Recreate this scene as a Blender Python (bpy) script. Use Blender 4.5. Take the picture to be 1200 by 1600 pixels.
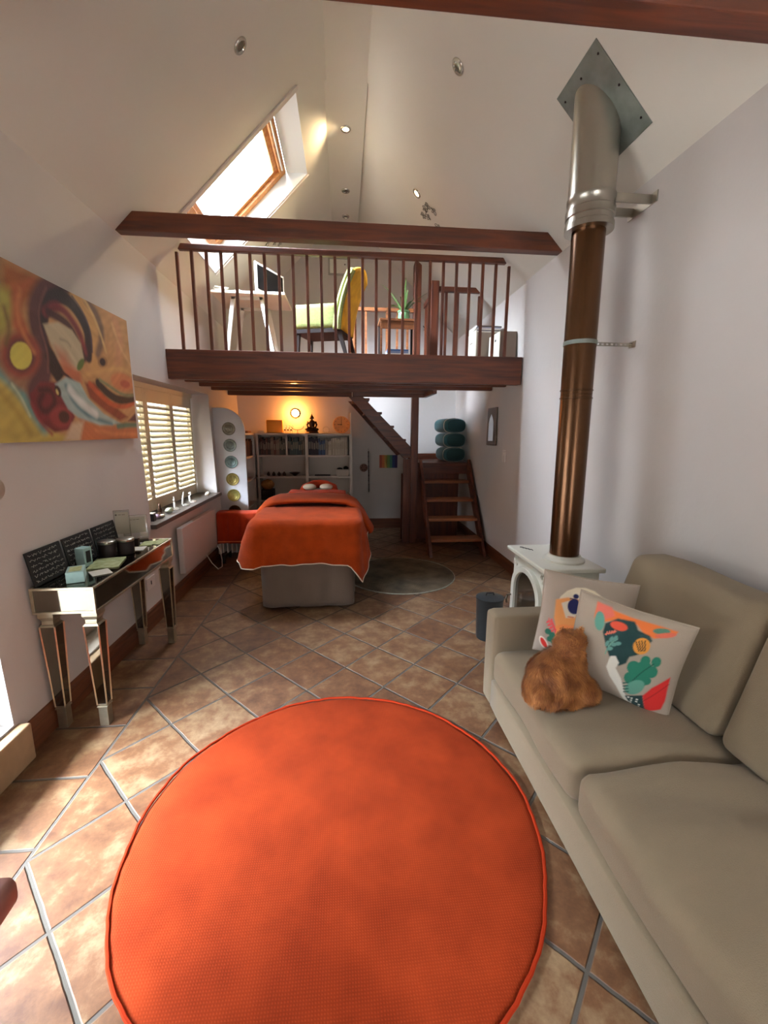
import bpy, math, random
import numpy as np
from mathutils import Vector, Matrix
random.seed(7); rng = np.random.default_rng(7)
scn = bpy.context.scene
for o in list(bpy.data.objects): bpy.data.objects.remove(o)
PI = math.pi
EYE = 1.5

# ---------------------------------------------------------------- camera
cam_d = bpy.data.cameras.new('camera'); cam = bpy.data.objects.new('camera', cam_d)
scn.collection.objects.link(cam); scn.camera = cam
th, ps, ro = [math.radians(a) for a in (10.67, 5.39, 0.39)]
_r = Vector((math.cos(ps), -math.sin(ps), 0))
_f = Vector((math.sin(ps)*math.cos(th), math.cos(ps)*math.cos(th), -math.sin(th)))
_u = _r.cross(_f)
_R = _r*math.cos(ro) + _u*math.sin(ro); _U = _u*math.cos(ro) - _r*math.sin(ro)
m = Matrix((_R, _U, -_f)).transposed().to_4x4(); m.translation = Vector((0, 0, EYE))
cam.matrix_world = m
cam_d.sensor_fit = 'VERTICAL'; cam_d.sensor_height = 24; cam_d.lens = 668.85/1600*24
cam_d.clip_start = 0.02; cam_d.clip_end = 200

# ---------------------------------------------------------------- light
def lin(c): 
    c = c/255.0
    return c/12.92 if c <= .04045 else ((c+.055)/1.055)**2.4
def C3(r, g, b): return (lin(r), lin(g), lin(b), 1)
scn.view_settings.view_transform = 'Standard'; scn.view_settings.look = 'None'
scn.view_settings.gamma = 1; scn.view_settings.use_curve_mapping = False
scn.view_settings.exposure = -0.6
w = bpy.data.worlds.new('sky'); scn.world = w; w.use_nodes = True
nt = w.node_tree; bg = nt.nodes['Background']
# overcast sky: bright overhead, dim tree line near the horizon
tcw = nt.nodes.new('ShaderNodeTexCoord'); spw = nt.nodes.new('ShaderNodeSeparateXYZ'); rw_ = nt.nodes.new('ShaderNodeValToRGB')
nt.links.new(tcw.outputs['Generated'], spw.inputs[0]); nt.links.new(spw.outputs['Z'], rw_.inputs['Fac']); nt.links.new(rw_.outputs['Color'], bg.inputs['Color'])
rw_.color_ramp.elements[0].position = 0.0; rw_.color_ramp.elements[0].color = (.21, .215, .20, 1)
rw_.color_ramp.elements[1].position = .55; rw_.color_ramp.elements[1].color = (5.2, 5.6, 6.2, 1)
e_ = rw_.color_ramp.elements.new(.25); e_.color = (.38, .39, .39, 1)
# bright lobe added to the sky to light the loft through the roof window
dt = nt.nodes.new('ShaderNodeVectorMath'); dt.operation = 'DOT_PRODUCT'; dt.inputs[1].default_value = Vector((-.45, -.30, .84)).normalized()
nt.links.new(tcw.outputs['Generated'], dt.inputs[0])
mr_ = nt.nodes.new('ShaderNodeMapRange'); mr_.inputs['From Min'].default_value = .72; mr_.inputs['From Max'].default_value = 1.0; mr_.inputs['To Max'].default_value = 1.0
nt.links.new(dt.outputs['Value'], mr_.inputs['Value'])
gl = nt.nodes.new('ShaderNodeMix'); gl.data_type = 'RGBA'; gl.inputs['B'].default_value = (34, 37, 42, 1)
nt.links.new(mr_.outputs[0], gl.inputs['Factor']); nt.links.new(rw_.outputs['Color'], gl.inputs['A']); nt.links.new(gl.outputs['Result'], bg.inputs['Color'])
bg.inputs['Strength'].default_value = 13
def area(name, loc, rot, sx, sy, power, col=(1, 1, 1), portal=False):
    l = bpy.data.lights.new(name, 'AREA'); l.shape = 'RECTANGLE'; l.size = sx; l.size_y = sy
    l.energy = power; l.color = col
    o = bpy.data.objects.new(name, l); scn.collection.objects.link(o)
    o.location = loc; o.rotation_euler = rot
    if portal: l.cycles.is_portal = True
    return o
def point(name, loc, power, col, r=.03):
    l = bpy.data.lights.new(name, 'POINT'); l.energy = power; l.color = col; l.shadow_soft_size = r
    o = bpy.data.objects.new(name, l); scn.collection.objects.link(o); o.location = loc
    return o
# daylight enters through the glazed doors behind the viewpoint, the glazed door on the left, the
# shuttered window and the roof windows: portals stand in those openings
area('garden_door_portal', (0.85, -1.35, 1.1), (math.radians(90), 0, 0), 1.0, 2.1, 1, portal=True)
area('side_door_portal', (-1.9, 1.1, 1.15), (0, math.radians(-90), 0), 1.9, 1.5, 1, portal=True)
area('shutter_window_portal', (-1.98, 4.33, 1.33), (0, math.radians(-90), 0), 1.2, 1.8, 1, portal=True)
area('roof_window_portal', (-1.02, 4.44, 3.80), (0, math.radians(-45), 0), 1.5, 1.1, 1, portal=True)

# ---------------------------------------------------------------- materials
def mat(name, col, rough=.7, metal=0., var=.0, vs=8., col2=None, bump=0., bs=60., spec=.5, coat=0., sheen=0., emit=None, es=0.):
    m = bpy.data.materials.new(name); m.use_nodes = True
    nt = m.node_tree; b = nt.nodes['Principled BSDF']
    b.inputs['Roughness'].default_value = rough; b.inputs['Metallic'].default_value = metal
    b.inputs['Specular IOR Level'].default_value = spec
    if coat: b.inputs['Coat Weight'].default_value = coat; b.inputs['Coat Roughness'].default_value = .15
    if sheen: b.inputs['Sheen Weight'].default_value = sheen
    b.inputs['Base Color'].default_value = col
    if emit: b.inputs['Emission Color'].default_value = emit; b.inputs['Emission Strength'].default_value = es
    tc = nt.nodes.new('ShaderNodeTexCoord')
    if var or col2:
        n = nt.nodes.new('ShaderNodeTexNoise'); n.inputs['Scale'].default_value = vs; n.inputs['Detail'].default_value = 6
        nt.links.new(tc.outputs['Object'], n.inputs['Vector'])
        r = nt.nodes.new('ShaderNodeValToRGB')
        c2 = col2 or tuple(c*(1-var) for c in col[:3])+(1,)
        r.color_ramp.elements[0].position = .32; r.color_ramp.elements[1].position = .68
        r.color_ramp.elements[0].color = c2; r.color_ramp.elements[1].color = col
        nt.links.new(n.outputs['Fac'], r.inputs['Fac']); nt.links.new(r.outputs['Color'], b.inputs['Base Color'])
    if bump:
        n2 = nt.nodes.new('ShaderNodeTexNoise'); n2.inputs['Scale'].default_value = bs; n2.inputs['Detail'].default_value = 4
        nt.links.new(tc.outputs['Object'], n2.inputs['Vector'])
        bp = nt.nodes.new('ShaderNodeBump'); bp.inputs['Strength'].default_value = bump; bp.inputs['Distance'].default_value = .01
        nt.links.new(n2.outputs['Fac'], bp.inputs['Height']); nt.links.new(bp.outputs['Normal'], b.inputs['Normal'])
    return m
def wood(name, c1, c2, axis=0, rough=.5, scale=1., coat=.08):
    m = bpy.data.materials.new(name); m.use_nodes = True; nt = m.node_tree; b = nt.nodes['Principled BSDF']
    b.inputs['Roughness'].default_value = rough; b.inputs['Coat Weight'].default_value = coat
    tc = nt.nodes.new('ShaderNodeTexCoord'); mp = nt.nodes.new('ShaderNodeMapping')
    s = [14*scale]*3; s[axis] = 1.0*scale; mp.inputs['Scale'].default_value = s
    nt.links.new(tc.outputs['Object'], mp.inputs['Vector'])
    n = nt.nodes.new('ShaderNodeTexNoise'); n.inputs['Scale'].default_value = 1.6; n.inputs['Detail'].default_value = 8; n.inputs['Distortion'].default_value = 1.3
    nt.links.new(mp.outputs['Vector'], n.inputs['Vector'])
    r = nt.nodes.new('ShaderNodeValToRGB'); r.color_ramp.elements[0].position = .3; r.color_ramp.elements[1].position = .7
    r.color_ramp.elements[0].color = c1; r.color_ramp.elements[1].color = c2
    nt.links.new(n.outputs['Fac'], r.inputs['Fac']); nt.links.new(r.outputs['Color'], b.inputs['Base Color'])
    bp = nt.nodes.new('ShaderNodeBump'); bp.inputs['Strength'].default_value = .15; bp.inputs['Distance'].default_value = .004
    nt.links.new(n.outputs['Fac'], bp.inputs['Height']); nt.links.new(bp.outputs['Normal'], b.inputs['Normal'])
    return m
def vcol(name, rough=.8, bump=.1, bs=300):
    m = mat(name, (1, 1, 1, 1), rough, bump=bump, bs=bs)
    a = m.node_tree.nodes.new('ShaderNodeVertexColor'); a.layer_name = 'Col'
    m.node_tree.links.new(a.outputs['Color'], m.node_tree.nodes['Principled BSDF'].inputs['Base Color'])
    return m
def glass(name, col=(1, 1, 1, 1), rough=0., ior=1.45, mixf=.12):
    # thin clear pane: mostly transparent with a faint reflection
    m = bpy.data.materials.new(name); m.use_nodes = True; nt = m.node_tree
    nt.nodes.remove(nt.nodes['Principled BSDF']); out = nt.nodes['Material Output']
    t = nt.nodes.new('ShaderNodeBsdfTransparent'); t.inputs['Color'].default_value = col
    g = nt.nodes.new('ShaderNodeBsdfGlossy'); g.inputs['Roughness'].default_value = rough+.02
    mx = nt.nodes.new('ShaderNodeMixShader'); mx.inputs['Fac'].default_value = mixf
    nt.links.new(t.outputs[0], mx.inputs[1]); nt.links.new(g.outputs[0], mx.inputs[2]); nt.links.new(mx.outputs[0], out.inputs['Surface'])
    return m
M = {}
M['wall'] = mat('white_plaster', C3(198, 191, 186), .85, var=.05, vs=1.5, bump=.12, bs=26)
M['ceil'] = mat('ceiling_paint', C3(218, 213, 202), .85, var=.04, vs=1.2, bump=.10, bs=18)
M['louvre'] = mat('cream_shutter_paint', C3(212, 200, 168), .45)
M['reveal'] = mat('reveal_paint', C3(225, 228, 228), .6)
M['beamx'] = wood('dark_stained_beam', C3(54, 20, 7), C3(102, 46, 18), 0)
M['beamy'] = wood('dark_stained_board', C3(56, 20, 9), C3(96, 44, 18), 1)
M['beamz'] = wood('dark_stained_post', C3(62, 22, 9), C3(104, 48, 18), 2)
M['tread'] = wood('stair_tread_wood', C3(120, 66, 34), C3(152, 92, 52), 0)
M['skirt'] = wood('skirting_wood', C3(70, 34, 16), C3(110, 60, 32), 1)
M['skirtx'] = wood('skirting_wood_x', C3(70, 34, 16), C3(110, 60, 32), 0)
M['velux'] = wood('pine_frame', C3(150, 92, 45), C3(196, 138, 80), 0)
M['black'] = mat('black_plastic', C3(18, 18, 20), .45)
M['dark'] = mat('dark_brown_paint', C3(30, 19, 16), .6, spec=.3)
M['white'] = mat('white_painted_wood', C3(206, 196, 186), .5)
M['whitemetal'] = mat('white_metal', C3(222, 220, 214), .35)
M['steel'] = mat('brushed_steel', C3(176, 170, 158), .32, 1., var=.12, vs=4)
M['chrome'] = mat('chrome', C3(200, 196, 188), .15, 1.)
M['galv'] = mat('galvanised_plate', C3(140, 148, 142), .5, .7, var=.25, vs=12)
M['brownpipe'] = mat('bronze_enamel_pipe', C3(84, 54, 30), .26, .75, var=.15, vs=3)
M['orange'] = mat('orange_fleece', C3(164, 60, 16), .95, var=.3, vs=9, bump=.5, bs=140, sheen=.05, spec=.12)
M['towel'] = mat('coral_orange_towel', C3(170, 54, 24), .95, var=.2, vs=14, bump=.5, bs=200, sheen=.05, spec=.12)
M['greysheet'] = mat('grey_sheet', C3(106, 90, 77), .9, var=.1, vs=6, bump=.15, bs=80, sheen=.1)
M['hem'] = mat('cream_trim', C3(226, 214, 194), .9)
M['cream'] = mat('cream_plush', C3(212, 196, 172), .95, bump=.3, bs=150)
M['sofa'] = mat('taupe_fabric', C3(132, 116, 92), .92, var=.08, vs=5, bump=.35, bs=420, sheen=.1)
M['teal'] = mat('teal_fabric', C3(8, 78, 82), .85, bump=.2, bs=200, sheen=.3)
M['tealend'] = mat('dark_teal_fabric', C3(6, 48, 50), .85, bump=.2, bs=200)
M['brass'] = mat('aged_brass', C3(138, 122, 66), .42, .8, var=.35, vs=60)
M['panelwhite'] = mat('panel_grey_white', C3(190, 190, 192), .6)
M['mirror'] = mat('antiqued_mirror', C3(128, 122, 110), .06, 1.)
M['silvertrim'] = mat('champagne_silver_trim', C3(186, 176, 152), .3, .85, var=.15, vs=30)
M['slate'] = mat('chalkboard_slate', C3(26, 26, 25), .9, var=.3, vs=20)
M['chalk'] = mat('chalk', C3(150, 146, 138), .95)
M['paper'] = mat('paper_white', C3(222, 220, 208), .8)
M['greenpaper'] = mat('pale_green_paper', C3(196, 206, 160), .7, var=.3, vs=30, col2=C3(150, 160, 100))
M['tissue'] = mat('pale_aqua_card', C3(166, 202, 200), .7, var=.2, vs=18)
M['ceramic'] = mat('white_ceramic', C3(226, 222, 212), .25, coat=.4)
M['stovewhite'] = mat('cream_enamel', C3(206, 204, 190), .3, coat=.5)
M['soot'] = mat('smoky_glass', C3(66, 52, 38), .12, .0, var=.5, vs=9, coat=.6)
M['bucket'] = mat('dark_grey_steel', C3(58, 64, 66), .38, .6)
M['acrylic'] = glass('clear_acrylic', (.93, .95, .93, 1), mixf=.1)
M['pane'] = glass('window_glass', (.97, .99, 1, 1), mixf=.05)
M['edge'] = mat('acrylic_edge', C3(112, 96, 78), .3)
M['ink'] = mat('grey_ink', C3(92, 82, 72), .9)
M['pot'] = mat('celadon_glaze', C3(96, 148, 104), .2, coat=.6, var=.2, vs=8)
M['leaf'] = mat('aloe_leaf', C3(84, 120, 66), .5, var=.35, vs=20)
M['stem'] = mat('soil', C3(50, 34, 22), .9)
M['yellow'] = mat('mustard_upholstery', C3(222, 172, 40), .9, var=.35, vs=9, bump=.3, bs=200)
M['lime'] = mat('lime_upholstery', C3(136, 144, 80), .9, var=.28, vs=50, bump=.3, bs=200)
M['screen'] = mat('dark_screen', C3(14, 14, 16), .2)
M['oak'] = wood('side_table_wood', C3(96, 54, 26), C3(150, 92, 50), 0)
M['cabinet'] = mat('pale_grey_cabinet', C3(208, 206, 188), .5)
M['greymdf'] = mat('taupe_board', C3(128, 112, 98), .7)
M['gold'] = mat('salt_orange', C3(240, 160, 50), .6)
M['bronze'] = mat('dark_bronze', C3(70, 48, 34), .35, .7)
M['wire'] = mat('dark_wire', C3(96, 92, 86), .5, .6)
M['lawn'] = mat('patio_stone', C3(112, 106, 98), .9, col2=C3(88, 84, 76), vs=2)
M['sillwood'] = mat('sill_board', C3(78, 66, 60), .5)
M['sock'] = mat('socket_plastic', C3(206, 196, 190), .4)
M['tan'] = mat('tan_stone_tile', C3(176, 146, 112), .5, var=.25, vs=9)
M['mauve'] = mat('mauve_brown_leather', C3(128, 84, 74), .5, var=.1, vs=6)
M['signpaper'] = mat('sign_paper', C3(176, 168, 150), .8)
M['heaterw'] = mat('heater_enamel', C3(196, 188, 184), .45)
M['steelpale'] = mat('pale_metal', C3(176, 172, 160), .35, .5)
M['bulb'] = mat('lamp_glow', (1, .8, .5, 1), .5, emit=(1, .66, .30, 1), es=60)
M['lampglass'] = mat('lamp_glass_glow', (1, .8, .5, 1), .5, emit=(1, .50, .13, 1), es=26)
M['bulboff'] = mat('lamp_off_glass', C3(120, 112, 96), .1, .6)

def grid_floor():
    m = bpy.data.materials.new('terracotta_tiles'); m.use_nodes = True; nt = m.node_tree; N = nt.nodes; L = nt.links
    b = N['Principled BSDF']; tc = N.new('ShaderNodeTexCoord'); sp = N.new('ShaderNodeSeparateXYZ')
    # slight wobble so the joints are hand laid
    nz = N.new('ShaderNodeTexNoise'); nz.inputs['Scale'].default_value = 9; L.new(tc.outputs['Object'], nz.inputs['Vector'])
    L.new(tc.outputs['Object'], sp.inputs[0])
    def mth(op, a, b_=None, c=None):
        n = N.new('ShaderNodeMath'); n.operation = op
        for i, v in enumerate((a, b_, c)):
            if v is None: continue
            if isinstance(v, (int, float)): n.inputs[i].default_value = v
            else: L.new(v, n.inputs[i])
        return n.outputs[0]
    wob = mth('MULTIPLY', mth('SUBTRACT', nz.outputs['Fac'], .5), .005)
    X = mth('ADD', sp.outputs['X'], wob); Yy = mth('ADD', sp.outputs['Y'], wob)
    a = mth('DIVIDE', mth('ADD', X, .905), .45); c = mth('DIVIDE', mth('SUBTRACT', Yy, 1.127), .472)
    u = mth('ADD', a, c); v = mth('SUBTRACT', a, c)
    def dist(t): # distance to nearest integer
        return mth('ABSOLUTE', mth('SUBTRACT', t, mth('ROUND', t)))
    d1 = mth('MULTIPLY', mth('MINIMUM', dist(u), dist(v)), .33)
    sv = mth('DIVIDE', mth('SUBTRACT', Yy, 1.41), .335)
    d2 = mth('MULTIPLY', dist(sv), .335)
    inb = mth('LESS_THAN', X, -1.13)
    d = mth('ADD', mth('MULTIPLY', d2, inb), mth('MULTIPLY', d1, mth('SUBTRACT', 1, inb)))
    d = mth('MINIMUM', d, mth('ABSOLUTE', mth('ADD', X, 1.13)))
    gr = N.new('ShaderNodeMapRange'); gr.inputs['From Min'].default_value = .0045; gr.inputs['From Max'].default_value = .0085
    L.new(d, gr.inputs['Value'])
    # tile tint
    cid = N.new('ShaderNodeCombineXYZ')
    uf = mth('ADD', mth('MULTIPLY', mth('FLOOR', u), mth('SUBTRACT', 1, inb)), mth('MULTIPLY', mth('ADD', mth('FLOOR', sv), 57), inb))
    vf = mth('MULTIPLY', mth('FLOOR', v), mth('SUBTRACT', 1, inb))
    L.new(uf, cid.inputs[0]); L.new(vf, cid.inputs[1])
    wn = N.new('ShaderNodeTexWhiteNoise'); L.new(cid.outputs[0], wn.inputs['Vector'])
    n = N.new('ShaderNodeTexNoise'); n.inputs['Scale'].default_value = 11; n.inputs['Detail'].default_value = 10; n.inputs['Roughness'].default_value = .68; n.inputs['Distortion'].default_value = .15
    va = N.new('ShaderNodeVectorMath'); va.operation = 'ADD'; L.new(tc.outputs['Object'], va.inputs[0]); 
    sc = N.new('ShaderNodeVectorMath'); sc.operation = 'SCALE'; sc.inputs['Scale'].default_value = 9; L.new(wn.outputs['Color'], sc.inputs[0]); L.new(sc.outputs[0], va.inputs[1])
    L.new(va.outputs[0], n.inputs['Vector'])
    r = N.new('ShaderNodeValToRGB'); e = r.color_ramp.elements
    e[0].position = .3; e[0].color = C3(78, 49, 32); e[1].position = .72; e[1].color = C3(138, 115, 86)
    k = e.new(.5); k.color = C3(106, 73, 48)
    f = mth('ADD', n.outputs['Fac'], mth('MULTIPLY', mth('SUBTRACT', wn.outputs['Value'], .5), .16))
    L.new(f, r.inputs['Fac'])
    mx = N.new('ShaderNodeMix'); mx.data_type = 'RGBA'; mx.inputs['A'].default_value = C3(78, 72, 64)
    L.new(gr.outputs[0], mx.inputs['Factor']); L.new(r.outputs['Color'], mx.inputs['B']); L.new(mx.outputs['Result'], b.inputs['Base Color'])
    rr = N.new('ShaderNodeMapRange'); rr.inputs['To Min'].default_value = .9; rr.inputs['To Max'].default_value = .42
    L.new(gr.outputs[0], rr.inputs['Value']); L.new(rr.outputs[0], b.inputs['Roughness'])
    hs = mth('ADD', gr.outputs[0], mth('MULTIPLY', n.outputs['Fac'], .25))
    bp = N.new('ShaderNodeBump'); bp.inputs['Strength'].default_value = .7; bp.inputs['Distance'].default_value = .006
    L.new(hs, bp.inputs['Height']); L.new(bp.outputs['Normal'], b.inputs['Normal'])
    return m
M['floor'] = grid_floor()
def weave(name, c1, c2, f=230):
    m = mat(name, c1, .95, spec=.12); nt = m.node_tree; N = nt.nodes; L = nt.links
    tc = N.new('ShaderNodeTexCoord'); b = N['Principled BSDF']
    w1 = N.new('ShaderNodeTexWave'); w1.inputs['Scale'].default_value = f/6; w1.inputs['Distortion'].default_value = 1.2; w1.bands_direction = 'X'; w1.inputs['Detail'].default_value = 3
    w2 = N.new('ShaderNodeTexWave'); w2.inputs['Scale'].default_value = f/6; w2.inputs['Distortion'].default_value = 1.2; w2.bands_direction = 'Y'; w2.inputs['Detail'].default_value = 3
    for q in (w1, w2): L.new(tc.outputs['Object'], q.inputs['Vector'])
    mu = N.new('ShaderNodeMath'); mu.operation = 'MULTIPLY'; L.new(w1.outputs['Fac'], mu.inputs[0]); L.new(w2.outputs['Fac'], mu.inputs[1])
    nz = N.new('ShaderNodeTexNoise'); nz.inputs['Scale'].default_value = 5; nz.inputs['Detail'].default_value = 8; L.new(tc.outputs['Object'], nz.inputs['Vector'])
    ad = N.new('ShaderNodeMath'); ad.operation = 'MULTIPLY_ADD'; ad.inputs[1].default_value = .28; L.new(mu.outputs[0], ad.inputs[0]); L.new(nz.outputs['Fac'], ad.inputs[2])
    r = N.new('ShaderNodeValToRGB'); r.color_ramp.elements[0].position = .35; r.color_ramp.elements[1].position = .85
    r.color_ramp.elements[0].color = c2; r.color_ramp.elements[1].color = c1
    L.new(ad.outputs[0], r.inputs['Fac']); L.new(r.outputs['Color'], b.inputs['Base Color'])
    bp = N.new('ShaderNodeBump'); bp.inputs['Strength'].default_value = .6; bp.inputs['Distance'].default_value = .004
    L.new(ad.outputs[0], bp.inputs['Height']); L.new(bp.outputs['Normal'], b.inputs['Normal'])
    return m
M['rug'] = weave('orange_woven_wool', C3(146, 52, 20), C3(114, 36, 11))
M['greyrug'] = weave('grey_patterned_wool', C3(112, 100, 82), C3(58, 50, 40), 120)

# ---------------------------------------------------------------- mesh helpers
class MB:
    def __init__(s): s.v = []; s.f = []; s.c = []
    def add(s, V, F, col=None):
        n = len(s.v); s.v += [tuple(p) for p in V]; s.f += [tuple(i+n for i in f) for f in F]
        if col is not None: s.c += list(col) if hasattr(col[0], '__len__') else [col]*len(V)
        return s
    def box(s, x0, x1, y0, y1, z0, z1, T=None):
        V = [Vector((x, y, z)) for x in (x0, x1) for y in (y0, y1) for z in (z0, z1)]
        if T: V = [T @ p for p in V]
        return s.add(V, [(0, 1, 3, 2), (4, 6, 7, 5), (0, 4, 5, 1), (2, 3, 7, 6), (0, 2, 6, 4), (1, 5, 7, 3)])
    def prism(s, pts, d):  # polygon (3D points) extruded by vector d
        n = len(pts); P = [Vector(p) for p in pts]; d = Vector(d)
        nrm = Vector((0, 0, 0))
        for i in range(n): nrm += P[i].cross(P[(i+1) % n])
        if nrm.dot(d) > 0: P.reverse()
        return s.add(P+[p+d for p in P], [tuple(range(n)), tuple(range(2*n-1, n-1, -1))]+[((i+1) % n, i, n+i, n+(i+1) % n) for i in range(n)])
    def tube(s, pts, r, n=8, closed=False, caps=True):
        P = [Vector(p) for p in pts]; k = len(P); R = r if hasattr(r, '__len__') else [r]*k
        rings = []; up = None
        for i in range(k):
            if closed: t = (P[(i+1) % k]-P[i-1]).normalized()
            else: t = (P[min(i+1, k-1)]-P[max(i-1, 0)]).normalized()
            if up is None:
                up = Vector((0, 0, 1)) if abs(t.z) < .9 else Vector((1, 0, 0))
            a = up.cross(t).normalized(); b_ = t.cross(a).normalized(); up = b_
            rings.append([P[i]+(a*math.cos(2*PI*j/n)+b_*math.sin(2*PI*j/n))*R[i] for j in range(n)])
        V = [p for q in rings for p in q]; F = []
        for i in range(k if closed else k-1):
            for j in range(n):
                F.append((i*n+j, i*n+(j+1) % n, ((i+1) % k)*n+(j+1) % n, ((i+1) % k)*n+j))
        if caps and not closed: F += [tuple(range(n-1, -1, -1)), tuple((k-1)*n+j for j in range(n))]
        return s.add(V, F)
    def lathe(s, prof, c=(0, 0, 0), n=24, T=None):  # profile (r, z) about z axis
        V = []; F = []; k = len(prof)
        for r, z in prof:
            for j in range(n):
                p = Vector((c[0]+r*math.cos(2*PI*j/n), c[1]+r*math.sin(2*PI*j/n), c[2]+z)) if not T else T @ Vector((r*math.cos(2*PI*j/n), r*math.sin(2*PI*j/n), z))
                V.append(p)
        for i in range(k-1):
            for j in range(n): F.append((i*n+j, i*n+(j+1) % n, (i+1)*n+(j+1) % n, (i+1)*n+j))
        F += [tuple(range(n-1, -1, -1)), tuple((k-1)*n+j for j in range(n))]
        return s.add(V, F)
    def ball(s, c, r, n=12, m_=8, T=None):
        rr = r if hasattr(r, '__len__') else (r, r, r); V = []; F = []
        for i in range(m_+1):
            a = PI*i/m_
            for j in range(n):
                b_ = 2*PI*j/n; p = Vector((rr[0]*math.sin(a)*math.cos(b_), rr[1]*math.sin(a)*math.sin(b_), -rr[2]*math.cos(a)))
                if T: p = T @ p
                V.append(p+Vector(c))
        for i in range(m_):
            for j in range(n): F.append((i*n+j, i*n+(j+1) % n, (i+1)*n+(j+1) % n, (i+1)*n+j))
        return s.add(V, F)
    def grid(s, fn, nu, nv, col=None, flip=False):
        V = []; cc = []
        for j in range(nv+1):
            for i in range(nu+1): V.append(fn(i/nu, j/nv))
        F = [(j*(nu+1)+i, j*(nu+1)+i+1, (j+1)*(nu+1)+i+1, (j+1)*(nu+1)+i) for j in range(nv) for i in range(nu)]
        if flip: F = [f[::-1] for f in F]
        return s.add(V, F, col)
    def rbox(s, x0, x1, y0, y1, z0, z1, r, n=10, disp=None):  # rounded box with n x n faces
        c = Vector(((x0+x1)/2, (y0+y1)/2, (z0+z1)/2)); h = Vector(((x1-x0)/2, (y1-y0)/2, (z1-z0)/2))
        r = min(r, h.x*.999, h.y*.999, h.z*.999)
        for ax in range(3):
            for sg in (-1, 1):
                u, v = (ax+1) % 3, (ax+2) % 3
                def fn(a, b_):
                    def wp(t, hh):  # denser near the edges
                        return math.sin((t-.5)*PI)*hh if n > 4 else (2*t-1)*hh
                    p = [0, 0, 0]; p[ax] = sg*h[ax]; p[u] = wp(a, h[u]); p[v] = wp(b_, h[v])
                    q = Vector([max(-(h[k]-r), min(h[k]-r, p[k])) for k in range(3)])
                    d = Vector(p)-q; d = d.normalized()*r if d.length > 1e-9 else Vector([sg*r if k == ax else 0 for k in range(3)])
                    w_ = q+d
                    if disp: w_ = Vector(disp(w_, h))
                    return c+w_
                s.grid(fn, n, n, flip=(sg < 0))
        return s
    def build(s, name, mt, parent=None, label=None, cat=None, group=None, kind=None, bevel=0, smooth=True, angle=40, solid=0, merge=False, subsurf=0):
        me = bpy.data.meshes.new(name)
        V = np.array([tuple(p) for p in s.v], dtype=float)
        if parent is None:
            org = Vector(((V[:, 0].min()+V[:, 0].max())/2, (V[:, 1].min()+V[:, 1].max())/2, V[:, 2].min()))
            if kind == 'structure': org = Vector((0, 0, 0))
        else:
            org = parent.get('_w'); org = Vector(org) if org is not None else Vector((0, 0, 0))
        me.from_pydata((V-np.array(org)).tolist(), [], s.f)
        if s.c:
            ca = me.color_attributes.new('Col', 'FLOAT_COLOR', 'POINT')
            ca.data.foreach_set('color', np.array([tuple(c)+(1,)*(4-len(c)) for c in s.c], dtype=np.float32).ravel())
        if merge:
            import bmesh
            bm = bmesh.new(); bm.from_mesh(me); bmesh.ops.remove_doubles(bm, verts=bm.verts, dist=1e-4); bm.to_mesh(me); bm.free()
        me.materials.append(mt if not isinstance(mt, str) else M[mt])
        if smooth:
            me.polygons.foreach_set('use_smooth', [True]*len(me.polygons))
            if angle < 180: me.set_sharp_from_angle(angle=math.radians(angle))
        o = bpy.data.objects.new(name, me); scn.collection.objects.link(o)
        if parent is None: o.location = org; o['_w'] = tuple(org)
        else: o.parent = parent; o['_w'] = tuple(org)
        if bevel:
            bv = o.modifiers.new('bevel', 'BEVEL'); bv.width = bevel; bv.segments = 2; bv.limit_method = 'ANGLE'
        if solid:
            so = o.modifiers.new('solid', 'SOLIDIFY'); so.thickness = solid; so.offset = -1
        if subsurf:
            ss = o.modifiers.new('subsurf', 'SUBSURF'); ss.levels = subsurf; ss.render_levels = subsurf
        if label: o['label'] = label
        if cat: o['category'] = cat
        if group: o['group'] = group
        if kind: o['kind'] = kind
        return o
def thing(name, loc, label, cat, group=None):
    o = bpy.data.objects.new(name, None); scn.collection.objects.link(o); o.location = loc
    o.empty_display_size = .05; o['_w'] = tuple(loc); o['label'] = label; o['category'] = cat
    if group: o['group'] = group
    return o
def copy_tree(o, loc=None, label=None):
    kids = [k for k in bpy.data.objects if k.parent == o]
    c = o.copy(); scn.collection.objects.link(c)
    if loc is not None: c.location = loc; c['_w'] = tuple(loc)
    if label: c['label'] = label
    for k in kids:
        kc = k.copy(); scn.collection.objects.link(kc); kc.parent = c
        for g in [g for g in bpy.data.objects if g.parent == k]:
            gc = g.copy(); scn.collection.objects.link(gc); gc.parent = kc
    return c
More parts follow.
